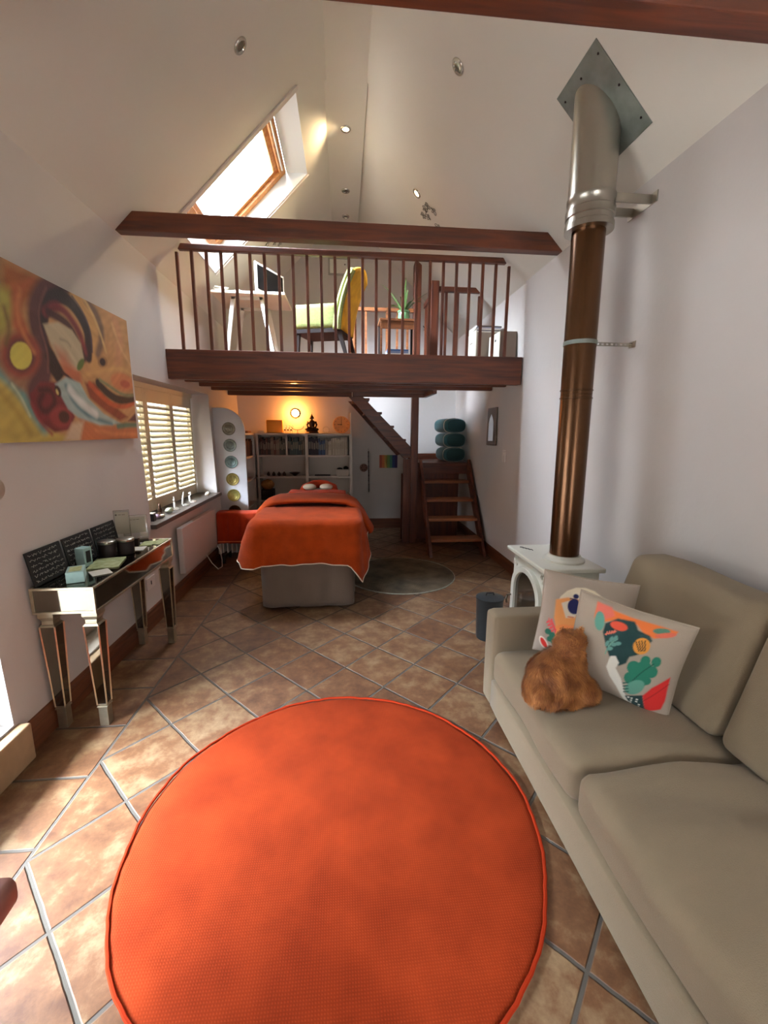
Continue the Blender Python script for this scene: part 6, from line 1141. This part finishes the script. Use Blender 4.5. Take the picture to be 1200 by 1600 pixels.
for k in range(3):
    x = -.845+.045*k; mb = MB().ball((x, 6.42, TB+.045), (.018, .008, .010), 10, 8); mb.ball((x+.018, 6.42, TB+.068), (.008, .006, .008), 8, 6)
    for dx in (-.012, .012): mb.tube([(x+dx, 6.42, TB), (x+dx, 6.42, TB+.04)], .0025, 5)
    mb.tube([(x+.018, 6.42, TB+.072), (x+.03, 6.42, TB+.10), (x+.016, 6.42, TB+.112)], .002, 5)
    mb.build('small_deer', 'bronze', parent=de)
bu = thing('buddha_statue', (-.455, 6.42, TB), 'bronze seated buddha statue in the middle of the bookcase top', 'statue')
c_ = (-.455, 6.42, TB)
MB().lathe([(.095, 0), (.10, .008), (.085, .02), (.09, .03), (.07, .036)], c_, 24).build('lotus_base', 'bronze', parent=bu)
mb = MB().ball((c_[0], c_[1], TB+.055), (.095, .06, .028), 18, 10)
mb.ball((c_[0]-.06, c_[1]-.03, TB+.055), (.04, .03, .022), 12, 8); mb.ball((c_[0]+.06, c_[1]-.03, TB+.055), (.04, .03, .022), 12, 8)
mb.lathe([(.045, .06), (.036, .10), (.05, .145), (.055, .165), (.03, .18), (.016, .19), (.015, .20)], c_, 16)
for s_ in (-1, 1): mb.tube([(c_[0]+s_*.05, c_[1], TB+.165), (c_[0]+s_*.068, c_[1]-.01, TB+.12), (c_[0]+s_*.055, c_[1]-.04, TB+.085), (c_[0]+s_*.01, c_[1]-.06, TB+.078)], [.016, .014, .012, .009], 10)
mb.ball((c_[0], c_[1], TB+.222), (.026, .026, .032), 14, 10); mb.ball((c_[0], c_[1], TB+.252), (.013, .013, .014), 10, 8); mb.lathe([(.007, .262), (.004, .275), (.001, .30)], c_, 8)
for s_ in (-1, 1): mb.ball((c_[0]+s_*.026, c_[1], TB+.215), (.005, .008, .016), 8, 6)
mb.build('seated_figure', 'bronze', parent=bu, angle=180)
rgm = MB().tube([(-.255+.045*math.cos(2*PI*k/28), 6.45, TB+.05+.045*math.sin(2*PI*k/28)) for k in range(28)], .005, 8, closed=True)
rgm.build('glass_ring', 'ceramic', label='small pale ring ornament between the buddha and the clock', cat='ornament')
ck = thing('mantel_clock', (-.03, 6.47, TB), 'round orange faced clock leaning on the wall at the right end of the bookcase', 'clock')
T = Matrix.Translation((-.03, 6.53, TB+.125)) @ Matrix.Rotation(math.radians(84), 4, 'X')
MB().lathe([(.122, 0), (.125, .01), (.118, .016), (.002, .014)], n=40, T=T).build('face', mat('clock_wood', C3(214, 150, 84), .5, var=.2, vs=14), parent=ck)
mb = MB()
for k in range(12):
    a = 2*PI*k/12; mb.box(-.0025, .0025, .088, .106 if k % 3 else .110, .016, .0185, T @ Matrix.Rotation(a, 4, 'Z'))
mb.build('hour_marks', 'dark', parent=ck, smooth=False)
MB().box(-.003, .003, -.01, .082, .0185, .0205, T).build('minute_hand', 'dark', parent=ck, smooth=False)
MB().box(-.004, .004, -.01, .058, .0205, .0225, T @ Matrix.Rotation(math.radians(88), 4, 'Z')).build('hour_hand', 'dark', parent=ck, smooth=False)
# lower shelves
MB().lathe([(.02, 0), (.05, .025), (.085, .05), (.08, .05), (.045, .03), (.002, .02)], (-.72, 6.40, .8475), 24).build('shallow_bowl', 'bronze', label='shallow dark bowl on the middle shelf left of the upright', cat='bowl')
for k in range(4):
    x = -1.10+.075*k; MB().lathe([(.018, 0), (.026, .02), (.018, .045), (.010, .05), (.010, .06)], (x, 6.41, .8475), 14).build('small_pot', 'bronze', label='tiny dark pot on the left middle shelf of the bookcase', cat='pot', group='tiny pots on the left middle shelf')
MB().rbox(-.43, -.20, 6.36, 6.46, .8475, .862, .005, 4).build('tray', 'dark', label='thin dark tray on the right middle shelf', cat='tray', merge=True)
bs = thing('white_basket', (-.02, 6.42, .8475), 'white basket holding dark things at the right end of the middle shelf', 'basket')
mb = MB(); 
def frust(mb, x0, x1, y0, y1, z0, z1, g):
    V = [(x0+g, y0+g, z0), (x1-g, y0+g, z0), (x1-g, y1-g, z0), (x0+g, y1-g, z0), (x0, y0, z1), (x1, y0, z1), (x1, y1, z1), (x0, y1, z1)]
    return mb.add(V, [(3, 2, 1, 0)]+[(i, (i+1) % 4, 4+(i+1) % 4, 4+i) for i in range(4)])
frust(mb, -.12, .08, 6.34, 6.50, .8475, .945, .012); mb.build('basket_body', 'white', parent=bs, smooth=False, solid=.004)
MB().ball((-.06, 6.42, .945), (.045, .05, .022), 12, 8).ball((.03, 6.42, .955), (.04, .045, .035), 12, 8).build('dark_contents', 'black', parent=bs)
wv = thing('wicker_basket', (-1.12, 6.42, .5005), 'yellow ochre woven basket on the bookcase just right of the partition', 'basket')
mb = MB().ball((-1.12, 6.40, .72), (.10, .07, .075), 18, 12); mb.v = [tuple(Vector(v)+Vector((0, 0, .012*mnoise.noise(Vector(v)*30)))) for v in mb.v]
mb.build('bag_body', mat('ochre_wicker', C3(168, 112, 52), .8, var=.4, vs=60, bump=.5, bs=90), parent=wv, angle=180)
MB().box(-1.20, -1.03, 6.32, 6.50, .5005, .650).build('box_below', 'dark', parent=wv, smooth=False)
# wall lamp
wl = thing('wall_lamp', (-.71, 6.56, 1.70), 'round glowing wall lamp above the bookcase', 'wall lamp')
T = Matrix.Translation((-.705, YF-.002, 1.755)) @ Matrix.Rotation(PI/2, 4, 'X')
MB().lathe([(.068, 0), (.07, .012), (.06, .02), (.055, .02)], n=28, T=T).build('backplate', 'chrome', parent=wl)
MB().ball((-.705, 6.565, 1.755), (.056, .034, .056), 20, 12).build('glass_globe', 'lampglass', parent=wl)
point('wall_lamp_light', (-.705, 6.48, 1.755), 26, (1, .36, .07), .04)
# right part of the back wall
dp = thing('round_plaque', (.305, 6.58, .87), 'small round wall plaque beside the bookcase', 'plaque')
T = Matrix.Translation((.305, YF-.002, .948)) @ Matrix.Rotation(PI/2, 4, 'X')
MB().lathe([(.062, 0), (.062, .006), (.002, .01)], n=28, T=T).build('disc', mat('terracotta_plaque', C3(132, 96, 80), .7, var=.3, vs=30), parent=dp)
mb = MB()
for k in range(6): a = 2*PI*k/6; mb.ball(T @ Vector((.036*math.cos(a), .036*math.sin(a), .009)), (.009, .004, .009), 8, 6)
mb.build('relief_petals', 'bronze', parent=dp)
bd = thing('bead_string', (.385, 6.57, .56), 'long dark string of beads hanging on the back wall', 'bead string')
mb = MB().tube([(.373, 6.575, 1.24), (.385, 6.575, .56)], .0015, 5); mb.build('cord', 'dark', parent=bd)
for k in range(26):
    z = 1.19-.024*k; MB().ball((.374+.011*(1.24-z)/.68, 6.575, z), (.009+.002*(k % 3 == 0), .009, .011), 8, 6).build('bead', 'dark' if k % 4 else 'bronze', parent=bd)
rbp = thing('rainbow_print', (.685, 6.585, .945), 'rainbow striped print pinned to the back wall left of the post', 'picture')
cs = [(150, 66, 44), (176, 96, 50), (172, 140, 70), (92, 122, 62), (52, 104, 86), (50, 66, 118), (60, 48, 96)]
mb = MB(); w_ = .28/7
for k, c in enumerate(cs): mb.add([(.545+w_*k, 6.592, .945), (.545+w_*(k+1), 6.592, .945), (.545+w_*(k+1), 6.592, 1.143), (.545+w_*k, 6.592, 1.143)], [(0, 1, 2, 3)], tuple(lin(v) for v in c))
mb.build('striped_sheet', vcol('striped_print', .7, 0), parent=rbp, smooth=False)
MB().box(.543, .827, 6.5925, 6.598, .943, 1.145).build('backing', 'paper', parent=rbp, smooth=False)
# bolsters stacked on the landing
for k in range(3):
    z = 1.0855+.199*k
    lab = ['lowest of the three teal bolsters on the stair landing', 'middle teal bolster of the stack on the stair landing', 'top teal bolster of the stack on the stair landing'][k]
    rot = math.radians([6, 9, 12][k]); cx_, cy_ = 1.525-.01*k, 6.1
    T = Matrix.Translation((cx_, cy_, z+.1005)) @ Matrix.Rotation(rot, 4, 'Z')
    t = thing('bolster', (cx_, cy_, z), lab, 'bolster', 'teal yoga bolsters on the landing')
    def bf(a, b_, sx=.158, sz=.099, L_=.22):
        an = 2*PI*a; v = b_*2-1; e_ = 1-abs(v)**10*.16
        return T @ Vector((sx*e_*abs(math.cos(an))**.75*(1 if math.cos(an) > 0 else -1), v*L_, sz*e_*abs(math.sin(an))**.7*(1 if math.sin(an) > 0 else -1)))
    MB().grid(bf, 40, 20, flip=True).build('bolster_body', 'teal', parent=t, angle=180, merge=True)
    V = [bf(i/40, 0) for i in range(40)]; c0 = T @ Vector((0, -.232, 0))
    mb = MB().add(V+[c0+(v-c0)*.6 for v in V]+[c0], [(i, (i+1) % 40, 40+(i+1) % 40, 40+i) for i in range(40)]+[(40+i, 40+(i+1) % 40, 80) for i in range(40)]); mb.build('end_panel', 'tealend', parent=t, angle=180)
    MB().tube([bf(i/40, .16, .161, .0985) for i in range(40)], .0045, 6, closed=True).build('cream_piping', 'hem', parent=t)
# ================================================================ loft furniture
LZ = 2.1975
dk = thing('desk', (-.98, 5.2, LZ), 'white trestle desk under the roof window in the loft', 'desk')
MB().box(-1.36, -.60, 4.93, 5.55, 2.905, 2.932).build('desktop', mat('pale_birch', C3(226, 214, 194), .4), parent=dk, smooth=False, bevel=.006)
for yy in (5.02, 5.46):
    mb = MB()
    for x0, x1 in ((-1.155, -1.265), (-.865, -.735)):
        mb.prism([(x0-.022, yy, 2.90), (x0+.022, yy, 2.90), (x1+.018, yy, LZ), (x1-.018, yy, LZ)], (0, .03, 0))
    mb.prism([(-1.175, yy, 2.87), (-.845, yy, 2.87), (-.845, yy, 2.905), (-1.175, yy, 2.905)], (0, .03, 0))
    mb.build('trestle_leg', 'whitemetal', parent=dk, smooth=False, bevel=.003)
mn = thing('monitor', (-.79, 5.22, 2.932), 'white framed computer screen with dark display angled on the desk', 'monitor')
A0, A1 = Vector((-.895, 4.96)), Vector((-.665, 5.42)); zt_ = 3.235; d_ = (A1-A0).normalized(); nn_ = Vector((d_.y, -d_.x))
def q3(s_, z, o): p = A0+(A1-A0)*s_+nn_*o; return (p.x, p.y, z)
MB().prism([q3(0, 2.95, 0), q3(1, 2.95, 0), q3(1, zt_, 0), q3(0, zt_, 0)], (-nn_.x*.018, -nn_.y*.018, 0)).build('casing', 'whitemetal', parent=mn, smooth=False, bevel=.003)
MB().prism([q3(.05, 2.975, .001), q3(.95, 2.975, .001), q3(.95, zt_-.022, .001), q3(.05, zt_-.022, .001)], (nn_.x*.002, nn_.y*.002, 0)).build('display', 'screen', parent=mn, smooth=False)
MB().prism([q3(.4, 2.932, -.02), q3(.6, 2.932, -.02), q3(.6, 3.05, -.02), q3(.4, 3.05, -.02)], (-nn_.x*.015, -nn_.y*.015, 0)).box(-.86, -.74, 5.14, 5.26, 2.932, 2.938).build('stand', 'whitemetal', parent=mn, smooth=False)
for k, (x, y, rz, n) in enumerate(((-1.27, 5.02, .1, 5), (-1.12, 5.06, -.2, 3), (-1.0, 5.10, .3, 2))):
    t = thing('paper_stack', (x, y, 2.9325), ['taller paper pile at the left end of the loft desk', 'low paper pile in the middle of the loft desk', 'loose papers beside the monitor on the loft desk'][k], 'paper pile')
    for j in range(n):
        MB().box(-.07, .07, -.05, .05, 2.9325+.009*j, 2.9325+.009*j+.008, Matrix.Translation((x, y, 0)) @ Matrix.Rotation(rz+.25*math.sin(j*2+k), 4, 'Z')).build('sheaf', 'paper', parent=t, smooth=False)
pr = thing('printer', (-1.0, 6.2, LZ), 'low white and black printer on the loft floor behind the desk legs', 'printer')
MB().rbox(-1.14, -.72, 6.1, 6.4, LZ, LZ+.24, .02, 6).build('casing', 'white', parent=pr, merge=True)
MB().box(-1.09, -.77, 6.095, 6.1, LZ+.08, LZ+.16).build('paper_slot', 'black', parent=pr, smooth=False)
# mustard and lime dining chair
ch = thing('upholstered_chair', (-.17, 4.62, LZ), 'lime and mustard upholstered chair turned side on behind the loft railing', 'chair')
def seatd(p, h): return (p[0], p[1], p[2]+.012*(1-(p[0]/h.x)**2)*(1-(p[1]/h.y)**2)*(p[2] > 0))
MB().rbox(-.44, .02, 4.42, 4.84, 2.475, 2.70, .03, 10, seatd).build('seat', 'lime', parent=ch, merge=True, angle=180)
MB().box(-.42, .05, 4.43, 4.83, 2.435, 2.475).build('seat_frame', 'dark', parent=ch, smooth=False, bevel=.004)
def bk_(a, b_):   # swept back, a across the width (Y), b up
    z = 2.46+.57*b_; xc = .03+.15*b_**1.6; return xc, z
mb = MB(); V = []; nA, nB = 12, 16
def backf(side):
    def f_(a, b_):
        xc, z = bk_(a, b_); y = 4.42+.42*a; cv = .03*math.cos((a-.5)*PI)*b_; z2 = z-.06*(abs(a-.5)*2)**2*b_**3
        return (xc+cv+(.032 if side else -.028), y, z2)
    return f_
MB().grid(backf(0), nA, nB, flip=False).build('backrest_front', 'lime', parent=ch, angle=180, solid=.03)
MB().grid(backf(1), nA, nB).build('backrest_rear', 'yellow', parent=ch, angle=180, solid=.03)
for sy in (4.42, 4.84):
    mb = MB(); pts = []
    for k in range(9): xc, z = bk_(0, k/8); pts.append((xc+.002+.0*k, sy, z-.06*(k/8)**3))
    mb.tube(pts, .026, 8).build('side_piping', 'lime', parent=ch)
for x, y, sx in ((-.40, 4.46, -.01), (-.40, 4.80, -.01), (.03, 4.46, .07), (.03, 4.80, .07)):
    mb = MB(); V = [(x-.022, y-.022, 2.44), (x+.022, y-.022, 2.44), (x+.022, y+.022, 2.44), (x-.022, y+.022, 2.44), (x+sx-.014, y-.014, LZ), (x+sx+.014, y-.014, LZ), (x+sx+.014, y+.014, LZ), (x+sx-.014, y+.014, LZ)]
    mb.add(V, [(0, 1, 2, 3), (7, 6, 5, 4)]+[(i, 4+i, 4+(i+1) % 4, (i+1) % 4) for i in range(4)]).build('leg', 'dark', parent=ch, smooth=False)
ch.rotation_euler = (0, 0, -.30)
fp_ = thing('framed_print', (-.04, 6.58, 3.66), 'pale framed print on the loft gable wall above the chair', 'picture')
MB().box(-.19, .12, 6.585, 6.598, 3.66, 3.89).build('frame', mat('grey_frame', C3(150, 146, 138), .6), parent=fp_, smooth=False, bevel=.002)
MB().box(-.165, .095, 6.582, 6.585, 3.685, 3.865).build('mount', 'paper', parent=fp_, smooth=False)
MB().ball((.045, 6.581, 3.80), (.010, .002, .010), 8, 6).build('small_motif', 'ink', parent=fp_)
# side table with aloe and books
tb = thing('side_table', (.60, 4.95, LZ), 'small wooden side table holding an aloe plant in the loft', 'side table')
MB().box(.40, .80, 4.85, 5.15, 2.665, 2.69).build('tabletop', 'oak', parent=tb, smooth=False, bevel=.003)
MB().box(.41, .79, 4.86, 4.875, 2.585, 2.665).build('drawer_front', 'oak', parent=tb, smooth=False, bevel=.002)
MB().box(.41, .79, 4.86, 5.14, 2.27, 2.30).build('lower_shelf', 'oak', parent=tb, smooth=False, bevel=.003)
for x in (.405, .775):
    for y in (4.855, 5.125): MB().box(x, x+.022, y, y+.022, LZ, 2.665).build('leg', 'oak' if y < 5 else 'dark', parent=tb, smooth=False)
for k, (c, h_, cn_) in enumerate((((22, 22, 24), .02, 'black'), ((220, 218, 210), .022, 'white'), ((120, 140, 176), .024, 'pale blue'), ((52, 96, 150), .016, 'blue'))):
    z = 2.3005+[0, .0205, .043, .0675][k]
    t = thing('book', (.60, 4.98, z), '%s book lying in the pile on the side table shelf' % cn_, 'book', 'books on the side table shelf')
    MB().box(.475+.004*k, .72, 4.90, 5.07, z, z+h_).build('cover', mat('book_cover', C3(*c), .5), parent=t, smooth=False); MB().box(.479+.004*k, .722, 4.903, 5.067, z+.003, z+h_-.003).build('pages', 'paper', parent=t, smooth=False)
al = thing('potted_aloe', (.675, 4.99, 2.6905), 'aloe plant in a green glazed pot on the loft side table', 'potted plant')
MB().lathe([(.045, 0), (.058, .01), (.066, .05), (.062, .085), (.060, .09), (.068, .095), (.070, .108), (.062, .110), (.060, .10)], (.675, 4.99, 2.6905), 28).build('pot', 'pot', parent=al)
MB().lathe([(.058, .098), (.002, .102)], (.675, 4.99, 2.6905), 20).build('soil', 'stem', parent=al)
r_ = random.Random(11)
specs = [(-.27, -.02, .27, .05), (-.16, -.05, .14, .0), (-.21, 0, .02, .07), (-.13, .06, .22, .0), (.02, 0, .35, .0), (.05, .05, .25, .0), (.16, -.03, .15, .03), (.27, 0, .21, .0), (.21, .04, .11, .06), (.10, -.08, .08, .05), (-.06, -.09, .13, .04), (-.22, .03, -.02, .10)]
for dx, dy, dz, bend in specs:
    p0 = Vector((.675+dx*.08, 4.99+dy*.08, 2.79)); p2 = Vector((.675+dx, 4.99+dy, 2.79+dz)); p1 = (p0+p2)/2+Vector((0, 0, .05+bend)); nL = 12
    mb = MB(); L0 = []
    side = Vector((-dy, dx, 0)); side = side.normalized() if side.length > .01 else Vector((0, 1, 0))
    if abs(dx) < .1: side = Vector((1, 0, 0))
    V = []; F = []
    for k in range(nL+1):
        t_ = k/nL; p = p0*(1-t_)**2+p1*2*t_*(1-t_)+p2*t_**2; w_ = .017*(1-t_)**.7+.0008
        upv = Vector((0, 0, 1)) if abs(dx) > .1 else Vector((0, -1, 0))
        V += [p-side*w_, p-upv*w_*.6, p+side*w_, p+upv*w_*.12]
    for k in range(nL):
        for j in range(4): F.append((k*4+j, k*4+(j+1) % 4, (k+1)*4+(j+1) % 4, (k+1)*4+j))
    mb.add(V, F).build('leaf', 'leaf', parent=al, angle=60)
# storage cabinets by the right wall
cbx = thing('storage_cabinet', (1.62, 4.47, LZ), 'pale cabinet with a cut out handle at the right end behind the railing', 'cabinet')
MB().box(1.53, 1.70, 4.305, 4.62, LZ, 2.470).build('carcass', 'cabinet', parent=cbx, smooth=False, bevel=.003)
MB().box(1.535, 1.70, 4.298, 4.305, LZ+.002, 2.468).build('front_panel', 'greymdf', parent=cbx, smooth=False)
MB().ball((1.529, 4.42, 2.40), (.003, .022, .012), 12, 8).build('hand_hole', 'black', parent=cbx)
cb2 = thing('storage_cabinet', (1.53, 4.84, LZ), 'taller pale cabinet carrying a pile of magazines behind the railing', 'cabinet')
MB().box(1.40, 1.70, 4.66, 5.0, LZ, 2.535).build('carcass', 'cabinet', parent=cb2, smooth=False, bevel=.003)
MB().box(1.41, 1.69, 4.652, 4.66, LZ+.004, 2.53).build('front_panel', 'greymdf', parent=cb2, smooth=False)
MB().box(1.396, 1.40, 4.78, 4.88, 2.44, 2.448).build('handle', 'greymdf', parent=cb2, smooth=False)
for k in range(5):
    z = 2.5355+.0135*k; c = [(214, 206, 196), (120, 116, 118), (226, 222, 214), (150, 150, 166), (70, 62, 60)][k]
    t = thing('magazine', (1.55, 4.83, z), ['cream magazine at the bottom of the pile on the taller cabinet', 'grey magazine second from the bottom of the pile', 'white magazine in the middle of the pile on the cabinet', 'lavender magazine second from the top of the pile', 'dark magazine on top of the pile in the loft'][k], 'magazine', 'magazines on the cabinet')
    T = Matrix.Translation((1.54, 4.83, 0)) @ Matrix.Rotation(.06*math.sin(k*2.1), 4, 'Z')
    MB().box(-.135, .135, -.15, .13, z, z+.013, T).build('cover', mat('magazine_cover', C3(*c), .4), parent=t, smooth=False)
    MB().box(-.137, .131, -.147, .127, z+.002, z+.011, T).build('pages', 'paper', parent=t, smooth=False)
hk = thing('wall_hook', (1.2, 6.55, 2.9), 'small black scroll hook on the back wall beyond the stair well', 'hook')
MB().tube([(1.18+.03*k*.3, 6.58-.01*(k % 2), 3.02-.016*k) for k in range(6)], .006, 6).ball((1.23, 6.57, 2.935), .018).ball((1.20, 6.57, 2.965), .014).build('scroll', 'black', parent=hk)

# ---- ceiling fittings
def downlight(p, n, lab, lit, tilt=None):
    n = Vector(n).normalized(); T = Matrix.Translation(Vector(p)) @ Vector((0, 0, 1)).rotation_difference(n).to_matrix().to_4x4()
    t = thing('downlight', tuple(p), lab, 'ceiling light', 'recessed ceiling lights')
    MB().lathe([(.030, .004), (.034, .010), (.045, .010), (.050, .004), (.050, .0), (.030, .0)], n=28, T=T).build('trim_ring', 'chrome', parent=t)
    MB().lathe([(.029, .0045), (.018, .006), (.001, .0065)], n=20, T=T).build('lamp_face', 'bulb' if lit else 'bulboff', parent=t)
    if lit:
        q = Vector(p)+n*.05
        l = bpy.data.lights.new('downlight_lamp', 'SPOT'); l.energy = lit; l.color = (1, .72, .40); l.spot_size = math.radians(125); l.spot_blend = .7; l.shadow_soft_size = .03
        o = bpy.data.objects.new('downlight_lamp', l); scn.collection.objects.link(o); o.location = q; o.rotation_euler = (-(Vector(tilt) if tilt else n)).to_track_quat('Z', 'Y').to_euler()
def Ls(x, o=.0): s_ = x+1.563; return (x+o*.7071, ZE+s_-o*.7071)
def Rs(x, o=.0): s_ = 1.677-x; return (x-o*.7071, ZE+s_-o*.7071)
downlight((.051, 4.664, ZR-.0005), (0, 0, -1), 'lit recessed downlight in the ridge of the ceiling beside the roof window', 24, (-.8, 0, -.6))
downlight((.056, 5.73, ZR-.0005), (0, 0, -1), 'unlit downlight in the ridge, the nearer of the far pair', 0)
downlight((.059, 6.35, ZR-.0005), (0, 0, -1), 'unlit downlight in the ridge closest to the gable wall', 0)
x, z = Ls(-.605, .0008); downlight((x, 3.17, z), (1, 0, -1), 'unlit downlight high on the left ceiling slope', 0)
x, z = Rs(.751, .0008); downlight((x, 3.14, z), (-1, 0, -1), 'unlit downlight high on the right ceiling slope', 0)
x, z = Rs(.736-.0, -.0135); downlight((x, 4.673, z), (-1, 0, -1), 'lit downlight on the right ceiling slope above the loft railing', 75)
r_ = random.Random(5)
bf_ = [(.90, 4.62), (.845, 4.66), (.84, 4.74), (.885, 4.79), (.84, 4.86), (.985, 4.76), (1.13, 4.80)]
names = ['topmost', 'second', 'third', 'fourth', 'lowest left', 'middle right', 'rightmost']
bf_ += [(-.83, 5.44), (-.77, 5.58), (-.72, 5.70)]
names += ['nearest', 'middle', 'farthest']
for k, (x, y) in enumerate(bf_):
    left = k > 6
    px_, pz_ = Ls(x, -.013) if left else Rs(x, -.013); sx_ = 1 if left else -1
    n = Vector((sx_, 0, -1)).normalized(); ux = Vector((sx_, 0, 1)).normalized(); uy = Vector((0, 1, 0)); a0_ = r_.uniform(0, 6)
    lab = '%s wire butterfly on the left ceiling slope, glimpsed over the loft handrail' % names[k] if left else '%s wire butterfly on the right ceiling slope beside the lit downlight' % names[k]
    t = thing('wire_butterfly', (px_, y, pz_), lab, 'wall ornament', 'wire butterflies on the %s slope' % ('left' if left else 'right'))
    def pt_(r, a): return Vector((px_, y, pz_))+(ux*math.cos(a+a0_)+uy*math.sin(a+a0_))*r+n*(.006+.25*r*abs(math.sin(a)))
    for s_ in (1, -1):
        MB().tube([pt_(.048*abs(math.sin(2*u)), s_*u) for u in [PI/2*j/10 for j in range(11)]], .0028, 5).build('wing', 'wire', parent=t)
        MB().tube([pt_(.034*abs(math.sin(2*u)), s_*(PI/2+u)) for u in [PI/2*j/10 for j in range(11)]], .0028, 5).build('wing', 'wire', parent=t)
for o in bpy.data.objects:
    if '_w' in o: del o['_w']
